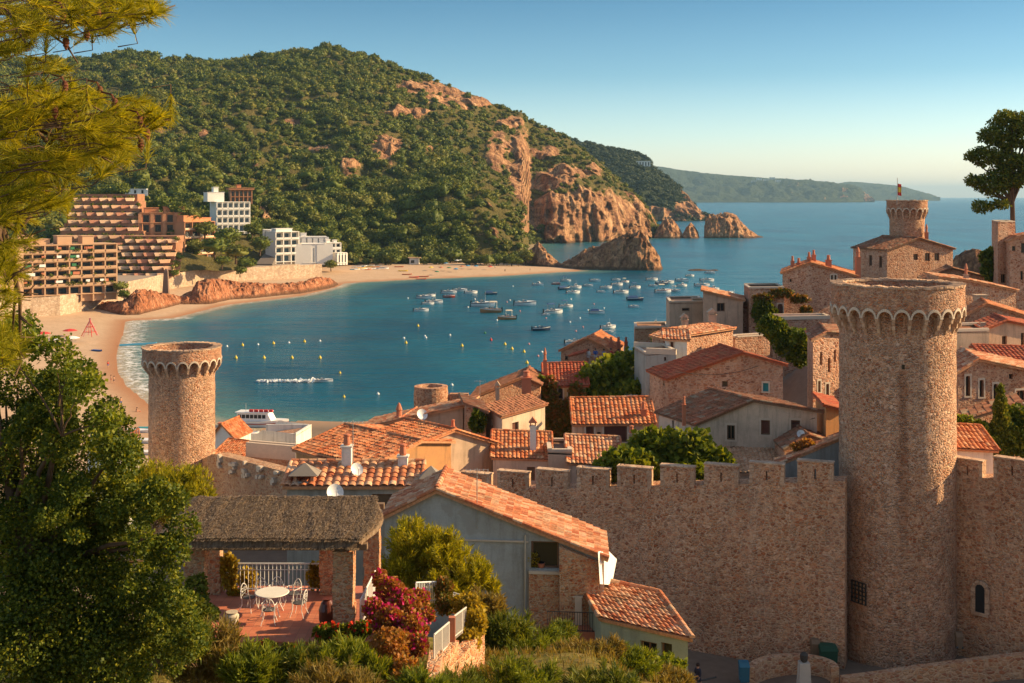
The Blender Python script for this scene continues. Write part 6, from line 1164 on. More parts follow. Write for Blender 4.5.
# buoys
BU = [(418, 326, 'y'), (406, 343, 'y'), (462, 346, 'y'), (505, 344.5, 'y'), (512, 349, 'y'), (524, 352, 'y'), (527, 363, 'y'), (485, 333, 'g'), (491, 340, 'r'), (340, 373, 'y'), (312, 381, 'w'), (344, 397, 'y'), (378, 394, 'w'), (452, 385, 'w'), (529, 344, 'p'), (542, 352, 'w'), (538, 356, 'p'), (510, 300, 'w'), (546, 318, 'p'), (583, 327, 'p'), (580, 318, 'w'), (604, 343, 'p'), (520, 311, 'p'), (497, 320, 'w'), (507, 302, 'p'), (450, 335, 'w'), (425, 336, 'w'), (408, 298, 'w'), (475, 299, 'w'), (468, 307, 'w'), (533, 283.5, 'w'), (513, 286, 'w'), (594, 304, 'p'), (588, 310, 'w'), (570, 322, 'w'), (571, 299, 'w'), (576, 331, 'p'), (604, 308, 'w')]
BU += [(196 + i * 15.5, 348 - i * .9, 'y' if i % 2 else 'w') for i in range(9)] + [(236 + i * 28, 358, 'y') for i in range(4)] + [(404 + i * 22, 338 - i * 0.5, 'w') for i in range(2)]
bm_ = {'y': (yel_m, 'yellow'), 'g': (green_m, 'green'), 'r': (red_m, 'red'), 'w': (hullw, 'white'), 'p': (cb_[4], 'pink')}; bc = {}; bpz = {}
for a, b, k in sorted(BU):
    p = S(a, b + .5, 0); zn = 'in the swimming line off the left beach' if a < 350 else 'in open water at the left of the bay' if a < 470 else 'between the moored boats' if b < 330 else 'off the village roofs'
    if k not in bpz:
        o = bpy.data.objects.new('buoy', None); COL.objects.link(o); m = MB(); m.lathe((0, 0, 0), [(.01, -.3), (.42, -.1), (.5, .15), (.42, .4), (.2, .55), (.12, .75), (.01, .8)], 10); m.build('float', bm_[k][0], o, True); m = MB(); m.tube([(0, 0, .78), (0, 0, 1.0)], .05, 5); m.build('top_ring', steel, o); bpz[k] = o
    else: o = copy_tree(bpz[k])
    s = (.85 if b < 370 else .6) if k in 'yrg' else .7; o.location = p; o.scale = (s, s, s * (1.3 if k in 'yr' else 1)); bc[(k, zn)] = i = bc.get((k, zn), -1) + 1
    tag(o, 'small ' + bm_[k][1] + ' buoy ' + zn + (', ' + ORD[i % 12] + 'from left' if i else ', leftmost of that colour'), 'buoy', 'buoys floating in the bay')
m = MB(); a, b = S(120, 346, 0), S(150, 344, 0); m.hexa([(a.x, a.y - .6, .05), (b.x + 2, b.y - .6, .05), (b.x + 2, b.y + .6, .05), (a.x, a.y + .6, .05), (a.x, a.y - .6, .5), (b.x + 2, b.y - .6, .5), (b.x + 2, b.y + .6, .5), (a.x, a.y + .6, .5)]); tag(m.build('pontoon', blue_m), 'long blue floating pontoon reaching out from the left beach', 'pontoon')
# left beach clutter
for k, (a, b, c, lb) in enumerate([(43, 331, red_m, 'red parasol on the left beach seen through the branches'), (6, 332, green_m, 'green parasol at the far left of the beach'), (55, 336, white_m, 'white parasol near the middle of the left beach'), (72, 334, white_m, 'white parasol right of the red one on the left beach'), (70, 327, red_m, 'small red parasol behind the white ones')]): p = S(a, b + 4, 2.5); parasol(p.x, p.y, gz(p.x, p.y), c, lb, 2.4, 'parasols on the left beach')
p = S(90, 335, 2.5); o = empty('climbing_net', (p.x, p.y, 2.4), 'red beach play frame of crossed poles on the left beach', 'play frame'); g = random.Random(5)
for i in range(6): m = MB(); a_ = i * 1.05; m.tube([(p.x + 2.6 * math.cos(a_), p.y + 2.6 * math.sin(a_), 2.2), (p.x + .3 * math.cos(a_ + 2.5), p.y, 7.6)], .12, 5); m.build('pole', red_m if i % 2 else cb_[4], o)
m = MB()
for z in (3.5, 5): 
    r = 2.6 * (1 - (z - 2.2) / 5.6); m.tube([(p.x + r * math.cos(i * 1.05), p.y + r * math.sin(i * 1.05), z) for i in range(7)], .08, 5)
m.build('rope_ring', red_m, o)
for k, (a, b, L, c, lb) in enumerate([(97, 347, 4, cb_[1], 'small blue board lying on the left sand'), (75, 365, 5, wood, 'brown skiff lying mid beach'), (140, 429, 6, hullw, 'white boat on the sand left of the tower'), (146, 441, 7, hullw, 'longer white boat below it beside the tower'), (148, 425, 4, teal_m, 'teal dinghy against the left tower'), (152, 455, 6, hullw, 'pale boat lowest beside the tower'), (229, 427, 6, blue_m, 'blue covered boat just left of the ferry'), (240, 432, 7, hullw, 'white boat pulled up in front of the ferry'), (252, 437, 7, hullw, 'second white boat in front of the ferry'), (268, 440, 6, hullw, 'third white boat right of the ferry'), (262, 433, 5, hullr, 'red and white skiff beside the ferry stern'), (281, 437, 5, hullw, 'last white skiff by the people')]): beach_craft(a, b, L, c, lb, .1 * k - .5, None, 'boats drawn up by the village beach')
# ------------------------------------------------------------------ foreground: near house, annex, dishes
ha = house('nearest house with long weathered tile roof, blue grey gable and loggia', [(385, 515), (437, 489), (604, 556)], 55, 54, (.2, 3.9), 20, 'bluegrey', 'mixed', pitch=.24, tilec=.36, over=.22, front=[(531, 559, 541, 569, 'hole'), (416, 421, 546, 548, 'hole')])
A, B = P(385, 513, 55), P(604, 556, 54); L_ = math.hypot(B.x - A.x, B.y - A.y); t_ = ((B.x - A.x) / L_, (B.y - A.y) / L_); n_ = (t_[1], -t_[0])
sx = lambda px: hit(px, 300, A, B)[0] * L_
m = MB(); f = lambda px: H - (np.interp(px, [437, 604], [489, 556]) - HY) * 54.3 / F - .25
for a, b in ((560, 571), (571, 582), (582, 593), (593, 602.5)): s0, s1 = sx(a), sx(b); q = lambda s, d, z: (A.x + t_[0] * s + n_[0] * d, A.y + t_[1] * s + n_[1] * d, z); m.hexa([q(s0, .05 + .4 * (602.5 - a) / 42, 20), q(s1, .05 + .4 * (602.5 - b) / 42, 20), q(s1, -.1, 20), q(s0, -.1, 20), q(s0, .05 + .4 * (602.5 - a) / 42, f(a)), q(s1, .05 + .4 * (602.5 - b) / 42, f(b)), q(s1, -.1, f(b)), q(s0, -.1, f(a))])
setp(m.build('stone_facing', wm['smallstone'], None), ha); m = MB(); m.obox(A, t_, n_, sx(600), sx(604), 20, f(604), -.02, .09); setp(m.build('corner_quoins', ceram_stone), ha)
z = P(545, 569, 54.5).z; m = MB(); m.obox(A, t_, n_, sx(529), sx(561), z - .12, z + .02, -.3, .18); setp(m.build('loggia_sill', stonetrim), ha)
z = P(545, 610, 54).z
m = MB(); m.obox(A, t_, n_, sx(529), sx(559), 20, P(545, 571, 54.5).z, .0, .10); setp(m.build('loggia_base', wm['smallstone']), ha)
zb = P(575, 632, 53).z; m = MB(); m.obox(A, t_, n_, sx(547), sx(604), zb - .9, zb, .05, 1.1); setp(m.build('balcony_slab', terra), ha)
m = MB(); s0, s1 = sx(549), sx(603); k = 22
for i in range(k + 1): s = s0 + (s1 - s0) * i / k; m.tube([(A.x + t_[0] * s + n_[0] * 1.05, A.y + t_[1] * s + n_[1] * 1.05, zb), (A.x + t_[0] * s + n_[0] * 1.05, A.y + t_[1] * s + n_[1] * 1.05, zb + .85)], .011, 4)
for h in (.04, .85): m.tube([(A.x + t_[0] * s + n_[0] * 1.05, A.y + t_[1] * s + n_[1] * 1.05, zb + h) for s in (s0, s1)], .022, 5)
setp(m.build('balcony_railing', iron), ha)
m = MB(); o_ = (A.x + t_[0] * sx(575), A.y + t_[1] * sx(575)); m.obox(o_, t_, n_, -.32, .32, zb + .02, zb + 1.32, .25, .31); m.obox(o_, t_, n_, -.36, .36, zb + 1.25, zb + 1.32, .24, .33); tag(m.build('leaning_board', m_plain('pale_board', (.72, .56, .42))), 'pale wooden board leaning on the red stone wall of the balcony', 'board')
p = P(541, 563, 54.6); m = MB(); m.lathe((p.x, p.y - .15, z := H - (569 - HY) * 54.6 / F + .02), [(.01, 0), (.12, 0), (.17, .28), (.19, .30), (.15, .31)], 12); tag(m.build('flower_pot', terra), 'terracotta pot on the loggia sill of the nearest house', 'pot')
plant('potted_plant', 'yellowish potted plant in the loggia of the nearest house', 'plant', [(p.x - .35, p.y - .1, z + .45, .3, .2, .35)], 500, .09, 'yellow')
m = MB(); a, b = P(599, 551, 53.6), P(617, 558, 56); pts = [P(598, 552, 53.5), P(600, 584, 53.5), P(611, 585, 55), P(616, 560, 56), P(608, 552, 56)]; m.add([tuple(q) for q in pts] + [(q.x + .05, q.y + .12, q.z) for q in pts], [(0, 1, 2, 3, 4), (9, 8, 7, 6, 5)] + [(i, (i + 1) % 5, 5 + (i + 1) % 5, 5 + i) for i in range(5)]); tag(m.build('awning', white_m), 'bright white awning sheet at the right corner of the nearest house', 'awning')
house('low annex with salmon tile roof and green glazed wall under the rampart', [(601, 617), (688, 637)], 52, 50, (-.9, 4.2), 17, 'greenish', 'mixed', eave=(.55, .94, .05), pitch=.24, tilec=.34, over=.15, front=[(640, 657, 640, 668, 'dark'), (661, 672, 642, 668, 'dark')])
def dish(px, py, Y, r, label, az=-20, pole=1.2):
    p = P(px, py, Y); o = empty('satellite_dish', (p.x, p.y, p.z - pole), label, 'satellite dish'); M = Matrix.Translation(p) @ Matrix.Rotation(R(az), 4, 'Z') @ Matrix.Rotation(R(62), 4, 'X'); m = MB(); vs = []; fs = []; N = 20
    for i in range(5):
        for k in range(N): a = 6.28318 * k / N; rr = r * (i + .02) / 4.02; vs.append(tuple(M @ Vector((rr * math.cos(a), rr * math.sin(a), rr * rr * .35 / r))))
    for i in range(4):
        for k in range(N): fs.append((i * N + k, i * N + (k + 1) % N, i * N + N + (k + 1) % N, i * N + N + k))
    m.add(vs, fs); m.build('reflector', m_plain('dish_white', (.74, .74, .74), .4), o, True); m = MB(); m.tube([M @ Vector((0, -r, .3 * r)), M @ Vector((0, 0, r * .9))], .015, 5); m.tube([M @ Vector((0, 0, r * .85)), M @ Vector((0, 0, r * 1.0))], .05, 6); m.build('feed_arm', steel, o)
    m = MB(); m.tube([(p.x, p.y + .1, p.z - pole), (p.x, p.y + .1, p.z)], .025, 5); m.build('pole', steel, o)
dish(334.5, 493, 58.5, .42, 'larger white satellite dish beside the thatched terrace roof', 25); dish(356, 470, 61, .34, 'white satellite dish standing on the striped tile roof', 35, .5); dish(421.5, 415, 105.5, .5, 'small distant dish on the long beige house', 30); dish(801, 434, 86, .28, 'tiny dish on the old roof beside the cream house', -30)
def antenna(px, p0, p1, Y, label):
    a, b = P(px, p1, Y), P(px, p0, Y); o = empty('tv_antenna', a, label, 'antenna'); m = MB(); m.tube([a, b], .022, 5); m.build('mast', steel, o); m = MB(); m.tube([(b.x - .5, b.y, b.z - .1), (b.x + .5, b.y + .1, b.z - .1)], .012, 4)
    for i in range(6): x = b.x - .5 + i * .2; m.tube([(x, b.y - .25, b.z - .1), (x, b.y + .25, b.z - .1)], .008, 4)
    m.build('aerial', steel, o)
antenna(477, 468, 528, 54.5, 'thin mast rising through the roof of the nearest house'); antenna(353, 420, 486, 61, 'tall thin aerial on the striped roof by the two chimneys'); antenna(480, 380, 404, 110, 'aerial over the brown roof by the shore'); antenna(631, 394, 408, 97, 'aerial on the terracotta shuttered house'); antenna(712, 372, 384, 103, 'aerial on the red roof of the pink rubble house'); antenna(897, 189, 205, 150, 'aerial near the flag tower')
for nm, px, py, w, lb in (('stone_vent', 305, 474, 26, 'squat stone chimney house with flat stone cap at the roof end'), ('stone_vent', 431, 477, 20, 'weathered stone capped vent behind the nearest gable')):
    p = P(px, py, 60.5); ww = w * 60 / F; o = empty(nm, (p.x, p.y, p.z - 1.2), lb, 'chimney'); m = MB(); m.box((p.x, p.y, p.z - .75), (ww * .8, .9, .9)); m.build('base', wm['grey'], o); m = MB()
    for sx_ in (-1, 1):
        for sy in (-1, 1): m = MB(); m.box((p.x + sx_ * ww * .33, p.y + sy * .35, p.z - .14), (.16, .16, .34)); m.build('pier', wm['stone'], o)
    m = MB(); z = p.z + .03; m.add([(p.x - ww * .58, p.y - .62, z), (p.x + ww * .58, p.y - .62, z), (p.x + ww * .58, p.y + .62, z), (p.x - ww * .58, p.y + .62, z), (p.x, p.y, z + .55)], [(0, 1, 4), (1, 2, 4), (2, 3, 4), (3, 0, 4), (3, 2, 1, 0)]); m.build('cap', m_plain('grey_slate', (.26, .22, .18)), o)

# ------------------------------------------------------------------ the thatched terrace
FZ = 30.7; pg_ = empty('thatched_pergola', (-8, 41, FZ), 'open terrace shelter with grey brown thatch on red stone pillars', 'shelter')
m = MB(); m.box((-8.1, 41.2, FZ - .6), (7.4, 5.4, 1.2)); fl_ = m.build('floor', m_plain('floor_base', (.4, .2, .12)), pg_)
tlm = M_('terracotta_floor', .6, .4); br = tlm.node('ShaderNodeTexBrick', Scale=2.2); br.offset = 0; br.inputs['Color1'].default_value = (.50, .15, .08, 1); br.inputs['Color2'].default_value = (.60, .22, .12, 1); br.inputs['Mortar'].default_value = (.35, .14, .08, 1); br.inputs['Brick Width'].default_value = .7; br.inputs['Row Height'].default_value = .7; br.inputs['Mortar Size'].default_value = .015; tlm.link(tlm.coord(), br.inputs['Vector']); tlm.col(br.outputs[0])
m = MB(); m.box((-8.1, 41.2, FZ + .02), (7.5, 5.5, .04)); m.build('floor_tiles', tlm.m, fl_)
def pillar(x, y, w, d, zt, z0=FZ - .3):
    m = MB(); n = 7
    for i in range(n): a = z0 + (zt - z0) * i / n; b = z0 + (zt - z0) * (i + 1) / n; j = random.uniform(-.02, .02); m.box((x + j, y, (a + b) / 2), (w + random.uniform(-.03, .03), d, b - a))
    m.build('pillar', wm['smallstone'], pg_)
pillar(-10.35, 39.3, .66, .6, 33.62); pillar(-5.45, 39.0, .66, .66, 33.55); pillar(-5.0, 42.9, .55, .6, 33.75); pillar(-10.75, 43.2, .6, .5, 33.8); pillar(-6.65, 43.2, .48, .5, 33.8)
m = MB(); m.box((-8.0, 39.0, 33.64), (6.6, .28, .2)); m.build('front_beam', wood, pg_); m = MB(); m.box((-8.0, 43.2, 33.86), (6.8, .28, .2)); m.build('rear_beam', wood, pg_)
for i in range(10): x = -11 + i * .68; m = MB(); m.tube([(x, 38.6, 33.78), (x, 43.3, 33.93)], .055, 6); m.build('rafter', wood, pg_)
th = M_('thatch', .95, .1); n1 = th.noise(th.coord((6, .8, 1)), 2.2, 6, .8); n2 = th.noise(th.coord(), 1.4, 4); c_ = th.ramp(n1, [(.3, (.05, .032, .02)), (.5, (.17, .115, .075)), (.68, (.33, .24, .16))]); th.col(th.mix(th.ramp(n2, [(.4, (0, 0, 0)), (.7, (.5, .5, .5))]), c_, (.16, .10, .06))); th.bump(n1, 1, .08)
nx, ny = 90, 40; U, Vv = np.meshgrid(np.linspace(0, 1, nx), np.linspace(0, 1, ny)); X = -11.55 + 7.15 * U; Yt = 38.35 + 5.1 * Vv; X = np.where(U > .93, X - (U - .93) * (1 - np.sin(np.pi * Vv)) * 9, X)
edge = np.clip(np.minimum(np.minimum(U, 1 - U) * 7 / .35, np.minimum(Vv, 1 - Vv) * 5.7 / .35), 0, 1); Zt = 33.76 + Vv * .20 + .27 * np.sqrt(1 - (1 - edge) ** 2) + fbm(X * 5, Yt * .9, 0, 3, 4) * .045
V = np.concatenate([np.stack([X, Yt, Zt], -1).reshape(-1, 3), np.stack([X, Yt, np.full_like(X, 33.76) + Vv * .24], -1).reshape(-1, 3)]); gf = grid_faces(ny, nx); ro = npmesh('thatch_roof', V, np.concatenate([gf, gf[:, ::-1] + nx * ny]), th.m, pg_, True)
g = np.random.default_rng(8); n = 16000; u = g.random(n); v = g.random(n) ** 1.15; ix = (u * (nx - 1)).astype(int); iy = (v * (ny - 1)).astype(int); bx, by, bz = X[iy, ix] + g.normal(size=n) * .03, Yt[iy, ix], Zt[iy, ix] + .01; ln = .13 + .17 * g.random(n); w = .012; dx = g.normal(size=n) * .05
V = np.stack([np.stack([bx - w, by, bz], -1), np.stack([bx + w, by, bz], -1), np.stack([bx + w * .4 + dx, by - ln, bz + .035 - ln * .06], -1), np.stack([bx - w * .4 + dx, by - ln, bz + .035 - ln * .06], -1)], 1).reshape(-1, 3)
strawm = m_leaf('straw', [(.06, .035, .02), (.16, .105, .065), (.28, .20, .125), (.42, .32, .20)], .1, 6); q = npmesh('straw', V, np.arange(4 * n).reshape(-1, 4), strawm, ro); q['kind'] = 'stuff'
def railing(name, label, a, b, h, k, mat=white_m, parent=None, mid=False):
    a, b = Vector(a), Vector(b); o = empty(name, a, label, 'railing') if parent is None else bpy.data.objects.new('railing', None)
    if parent is not None: COL.objects.link(o); o.parent = parent; o.location = a - world_loc(parent)
    m = MB(); m.tube([a + Vector((0, 0, h)), b + Vector((0, 0, h))], .03, 6); m.tube([a + Vector((0, 0, .1)), b + Vector((0, 0, .1))], .02, 6)
    if mid: m.tube([a + Vector((0, 0, h * .78)), b + Vector((0, 0, h * .78))], .015, 5)
    m.build('rail', mat, o)
    for i in range(k + 1): q = a.lerp(b, i / k); m = MB(); m.tube([q, q + Vector((0, 0, h))], .013 if i % 8 else .024, 4); m.build('baluster', mat, o)
railing('white_railing', 'white rail along the back edge of the thatched terrace', (-10.4, 43.35, FZ + .04), (-6.9, 43.35, FZ + .04), 1.0, 24, mid=True)
railing('white_railing', 'white rail sloping along the right side of the thatched terrace', (-5.0, 39.5, FZ + .0), (-4.85, 42.5, FZ + .04), 1.0, 18)
# wrought iron table and chairs
tx, ty = -8.2, 41.0; tb_ = empty('garden_table', (tx, ty, FZ + .04), 'round white wrought iron table on the thatched terrace', 'table'); m = MB(); m.lathe((tx, ty, FZ + .76), [(.01, 0), (.56, 0), (.585, .015), (.56, .035), (.01, .035)], 32); m.build('tabletop', white_m, tb_)
for i in range(4): a = R(45 + 90 * i); m = MB(); m.tube([(tx + .46 * math.cos(a), ty + .46 * math.sin(a), FZ + .04), (tx + .30 * math.cos(a), ty + .30 * math.sin(a), FZ + .35), (tx + .42 * math.cos(a), ty + .42 * math.sin(a), FZ + .76)], .018, 6); m.build('leg', white_m, tb_)
chp = empty('garden_chair', (0, 0, 0), '', 'chair', 'iron chairs round the white table')
m = MB(); m.lathe((0, 0, .44), [(.01, 0), (.21, 0), (.22, .012), (.21, .03), (.01, .03)], 20); m.build('seat', m_plain('chair_seat', (.10, .10, .11)), chp)
for sx_ in (-1, 1):
    for sy in (-1, 1): m = MB(); m.tube([(sx_ * .24, sy * .24 + (.02 if sy > 0 else 0), 0), (sx_ * .18, sy * .17, .22), (sx_ * .19, sy * .17, .45)], .013, 5); m.build('leg', white_m, chp)
m = MB(); hoop = [(.21 * math.cos(a), .19 + .06 * max(0, math.sin(a)), .45 + .45 * math.sin(a) ** .8 if math.sin(a) > 0 else .45) for a in [math.pi * k / 14 for k in range(15)]]; m.tube(hoop, .015, 5); bk_ = m.build('backrest', white_m, chp)
for sg in (-1, 1): m = MB(); m.tube([(sg * (.02 + .075 * (1 - k / 16) * abs(math.cos(k * .55)) + .01), .2 + .02, .50 + .30 * k / 16) for k in range(17)], .010, 4); m.tube([(sg * .09 + .055 * math.cos(k * .52), .225, .70 + .055 * math.sin(k * .52)) for k in range(13)], .009, 4); m.build('scroll', white_m, bk_)
for sg in (-1, 1): m = MB(); m.tube([(sg * .20, .20, .66), (sg * .25, .05, .66), (sg * .24, -.16, .64), (sg * .20, -.17, .45)], .013, 5); m.build('armrest', white_m, chp)
CH = [(120, 'white iron chair at the back left of the round table', 1.0), (158, 'white iron chair at the left of the round table', .92), (92, 'white iron chair directly behind the round table', .92), (52, 'white iron chair at the back right of the round table', .95), (-12, 'white iron armchair pulled out right of the round table', .98), (-85, 'white iron chair in front of the round table, back to viewer', .9)]
for k, (a, lb, r_) in enumerate(CH):
    o = chp if k == 0 else copy_tree(chp); o.location = (tx + r_ * math.cos(R(a)), ty + r_ * math.sin(R(a)), FZ + .04); o.rotation_euler = (0, 0, R(a - 90)); o['label'] = lb
m = MB(); m.lathe((-9.15, 39.2, FZ), [(.01, 0), (.17, 0), (.17, .08), (.10, .14), (.13, .3), (.22, .45), (.23, .62), (.17, .68), (.2, .74), (.01, .74)], 18); tag(m.build('stone_urn', m_plain('urn_stone', (.55, .47, .38))), 'pale stone urn at the front left of the terrace', 'urn')
m = MB(); m.lathe((-6.1, 39.6, FZ + .04), [(.01, 0), (.16, 0), (.27, .3), (.28, .62), (.2, .86), (.13, .95), (.17, 1.0), (.01, 1.0)], 18); tag(m.build('oil_jar', m_plain('jar_dark', (.12, .03, .02), .3, .5)), 'tall dark glazed jar beside the front right pillar', 'jar')

# ------------------------------------------------------------------ garden path with wall and railings
white2 = m_plain('grey_white_paint', (.55, .5, .44), .6)  # duller, greyer white for the two lower garden rails
gp = [P(431, 684, 33.5), P(436, 652, 36), P(452, 648, 37.5), P(478, 642, 40)]
gw = empty('garden_wall', gp[1], 'low warm stone wall carrying white railings below the bougainvillea', 'wall'); m = MB()
for a, b in zip(gp[:-1], gp[1:]): L = math.hypot(b.x - a.x, b.y - a.y); t = ((b.x - a.x) / L, (b.y - a.y) / L); m.obox((a.x, a.y), t, (t[1], -t[0]), -.1, L + .1, 27, (a.z + b.z) / 2, -.2, .2)
m.build('wall', wm['smallstone'], gw)
a, b = P(434, 662, 35.4), P(449, 648, 37.3); railing('white_railing', 'white rail in shade on the lower garden wall', a, b, .8, 16, white2); p = P(452, 652, 37.5); m = MB(); m.box((p.x, p.y, p.z + .3), (.2, .2, 1.6)); tag(m.build('gate_post', terra), 'square terracotta post between the two garden rails', 'post')
a, b = P(454, 640, 38), P(466, 630, 40); railing('white_railing', 'sunlit white rail right of the terracotta post', a, b, .75, 12, white2)
a, b = P(416, 604, 42), P(436, 603, 42.5); railing('white_railing', 'upper white rail behind the magenta bougainvillea', a, b, .75, 12); a, b = P(452, 612, 43), P(464, 616, 42); railing('white_railing', 'short white rail between the two yellow hedges', a, b, .7, 8)

# ------------------------------------------------------------------ plants, far to near
def bl(px, py, Y, r, sq=1.0, dy=1.0): p = P(px, py, Y); w = r * Y / F; return (p.x, p.y, p.z, w, w * dy, w * sq)
plant('fig_tree', 'bright green tree spreading behind the merlons of the long wall', 'tree', [bl(622, 466, 84.5, 24, .7, .6), bl(655, 452, 86.5, 28, .7, .6), bl(690, 452, 86, 26, .75, .6), bl(715, 466, 85.5, 20, .8, .6), bl(640, 470, 85, 26, .6, .6), bl(690, 472, 85, 26, .6, .6)], 9000, .42, 'bright', (11.3, 87, 16), 12, None, 3, tr=.25)
plant('broadleaf_tree', 'sunlit round tree in front of the red roofed ivy house', 'tree', [bl(600, 388, 120, 22, 1.2, .8), bl(612, 372, 122, 16, 1, .8), bl(592, 402, 119, 18, 1.0, .8)], 4500, .5, 'bright', (9, 120, 12), 10, None, 4, tr=.25)
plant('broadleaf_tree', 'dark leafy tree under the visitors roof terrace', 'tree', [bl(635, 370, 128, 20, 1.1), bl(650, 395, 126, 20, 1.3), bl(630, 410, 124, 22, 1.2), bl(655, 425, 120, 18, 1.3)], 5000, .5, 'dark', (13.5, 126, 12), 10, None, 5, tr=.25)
plant('broadleaf_tree', 'small yellow green tree among the dark garden foliage', 'tree', [bl(632, 390, 118, 12, .8), bl(622, 400, 118, 12, .8)], 1500, .4, 'bright', (12, 118, 13), 5, None, 6)
plant('climbing_ivy', 'dense green ivy covering the front of the red roofed house', 'ivy', [bl(548, 395, 117.6, 10, 1.8, .15), bl(556, 430, 117.6, 14, 1.6, .15), bl(577, 405, 117.6, 9, 2.4, .15), bl(566, 410, 117.7, 16, .6, .15), bl(571, 434, 117.6, 14, 1.2, .15)], 4500, .35, 'ivyred', None, 4, None, 7)
plant('climbing_ivy', 'sunlit yellow green ivy on the left edge of the red roofed house', 'ivy', [bl(541, 390, 118, 5, 3.0, .6), bl(538, 400, 118.5, 5, 2.4, .6)], 1800, .32, 'bright', None, 4, None, 8)
plant('hedge', 'clipped dark green hedge between the pink house and mansion wall', 'hedge', [bl(778, 332, 120, 11, 1.1), bl(788, 342, 119, 12, 1.1), bl(799, 350, 118, 12, 1.2), bl(770, 325, 121, 10, 1)], 6500, .3, 'dark', None, 6, None, 9, .75)
plant('bush', 'bright bush peeping over the clipped dark hedge', 'bush', [bl(802, 337, 116, 9, .7)], 800, .3, 'bright', None, 4, None, 10)
plant('climbing_ivy', 'green ivy mound beside the barred arch door of the mansion', 'ivy', [bl(763, 312, 143, 9, 1.4, .4), bl(772, 316, 143, 6, 1.2, .4)], 1800, .45, 'mid', None, 4, None, 11)
plant('vine', 'reddish vine trained across the mansion front', 'vine', [bl(764, 298, 143, 10, .35, .2), bl(782, 293, 143.6, 12, .3, .2), bl(800, 299, 144, 10, .35, .2), bl(806, 310, 144, 6, .5, .2)], 1300, .35, 'ivyred', None, 4, None, 12)
plant('bush', 'green bush beside the square flat topped stone block', 'bush', [bl(660, 341, 138, 9, .8)], 900, .35, 'bright', None, 4, None, 13)
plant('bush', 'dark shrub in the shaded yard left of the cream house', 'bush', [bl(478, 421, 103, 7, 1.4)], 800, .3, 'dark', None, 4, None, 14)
plant('cypress', 'slim dark cypress standing before the arched stone house', 'tree', [bl(1000.5, 392, 84, 3, 2.4), bl(1000.5, 408, 84, 6, 2), bl(1001, 428, 84, 8.5, 2), bl(1000, 446, 84, 9.5, 1.6)], 5200, .22, 'mid', (P(1000, 460, 84).x, 84, 22), 6, None, 15, .4, .3, up=1.5)
plant('bush', 'row of sunlit shrubs between the big tower and cypress', 'bush', [bl(962, 424, 85, 10, .8), bl(978, 431, 84.5, 12, .8), bl(990, 440, 84, 10, .9)], 3000, .28, 'bright', None, 5, None, 16)
plant('bush', 'dark shrub mass right of the cypress', 'bush', [bl(1016, 418, 85, 11, 1.1), bl(1020, 440, 84, 16, .9), bl(1040, 430, 84, 14, 1)], 3500, .3, 'dark', None, 5, None, 17)
plant('broadleaf_tree', 'dark green tree left of the tall stone tower house', 'tree', [bl(990, 258, 158, 9, 1.0), bl(992, 270, 158, 9, 1)], 1300, .55, 'dark', (P(991, 280, 158).x, 158, 26), 4, None, 18)
plant('bush', 'dry orange shrub on the old roof beside the orange wall', 'bush', [bl(808, 444, 84, 7, .6), bl(797, 447, 84, 6, .5)], 500, .2, 'rust', None, 4, None, 19)
plant('umbrella_pine', 'tall leaning pine against the sea at the right edge', 'tree', [bl(1008, 121, 160, 17, .66), bl(992, 136, 160, 14, .66), bl(1024, 137, 160, 18, .66), bl(1006, 143, 160, 12, .66), bl(984, 156, 160, 15, .66), bl(1006, 160, 160, 15, .66), bl(1030, 165, 160, 20, .66), bl(1001, 176, 160, 13, .66), bl(976, 181, 160, 11, .55), bl(992, 186, 160, 16, .6), bl(1014, 180, 160, 14, .55), bl(982, 207, 160, 10, .6), bl(1000, 204, 160, 9, .5), bl(1035, 120, 160, 18, .6), bl(972, 156, 160, 7, .6)], 24000, .36, 'mid', (P(1014, 226, 160).x, 160, P(1014, 226, 160).z - 6), 20, None, 20, .3, .3, tr=.42)
feathery('pine_bush', 'bright feathery pine bush behind the left end of the thatch', [bl(150, 482, 54, 26, .8), bl(185, 484, 53, 22, .8), bl(125, 490, 54, 24, .8), bl(160, 505, 53, 34, .8), bl(200, 498, 52, 14, .8)], 320, 26000, .24, 'pine', 21)
feathery('pine_bush', 'bright green feathery bush in front of the blue grey gable', [bl(415, 545, 48.5, 26, .9), bl(440, 555, 48, 26, .9), bl(465, 575, 48, 28, .8), bl(405, 570, 48, 22, 1), bl(440, 590, 47.5, 30, .8), bl(490, 590, 48, 12, .8)], 420, 40000, .22, 'pine', 22)
plant('vine', 'yellowish vine climbing the rear left pillar of the terrace', 'vine', [bl(229, 572, 43.0, 8, 2.6, .5), bl(247, 580, 43.6, 9, 1.2, .5), bl(236, 596, 43, 9, .8, .5)], 2200, .12, 'yellow', None, 6, None, 23)
plant('vine', 'yellowish vine around the rear right pillar of the terrace', 'vine', [bl(314, 575, 43.4, 6, 2.0, .5), bl(336, 580, 43.2, 6, 3.0, .5)], 1500, .12, 'yellow', None, 6, None, 24)
plant('bougainvillea', 'mass of magenta bougainvillea right of the thatched terrace', 'bush', [bl(390, 592, 40, 13, 1), bl(404, 604, 39.5, 15, .9), bl(388, 622, 38.5, 15, 1), bl(413, 628, 38, 14, .9), bl(398, 645, 37, 17, .8), bl(420, 598, 40, 9, .8), bl(374, 608, 38.8, 9, 1), bl(418, 645, 37, 9, 1), bl(380, 578, 40.5, 7, 1), bl(428, 615, 39, 6, 1)], 13000, .11, 'rust', (P(400, 672, 37.5).x, 37.5, 29), 12, None, 25, flowers=('magenta', 2000, .10))
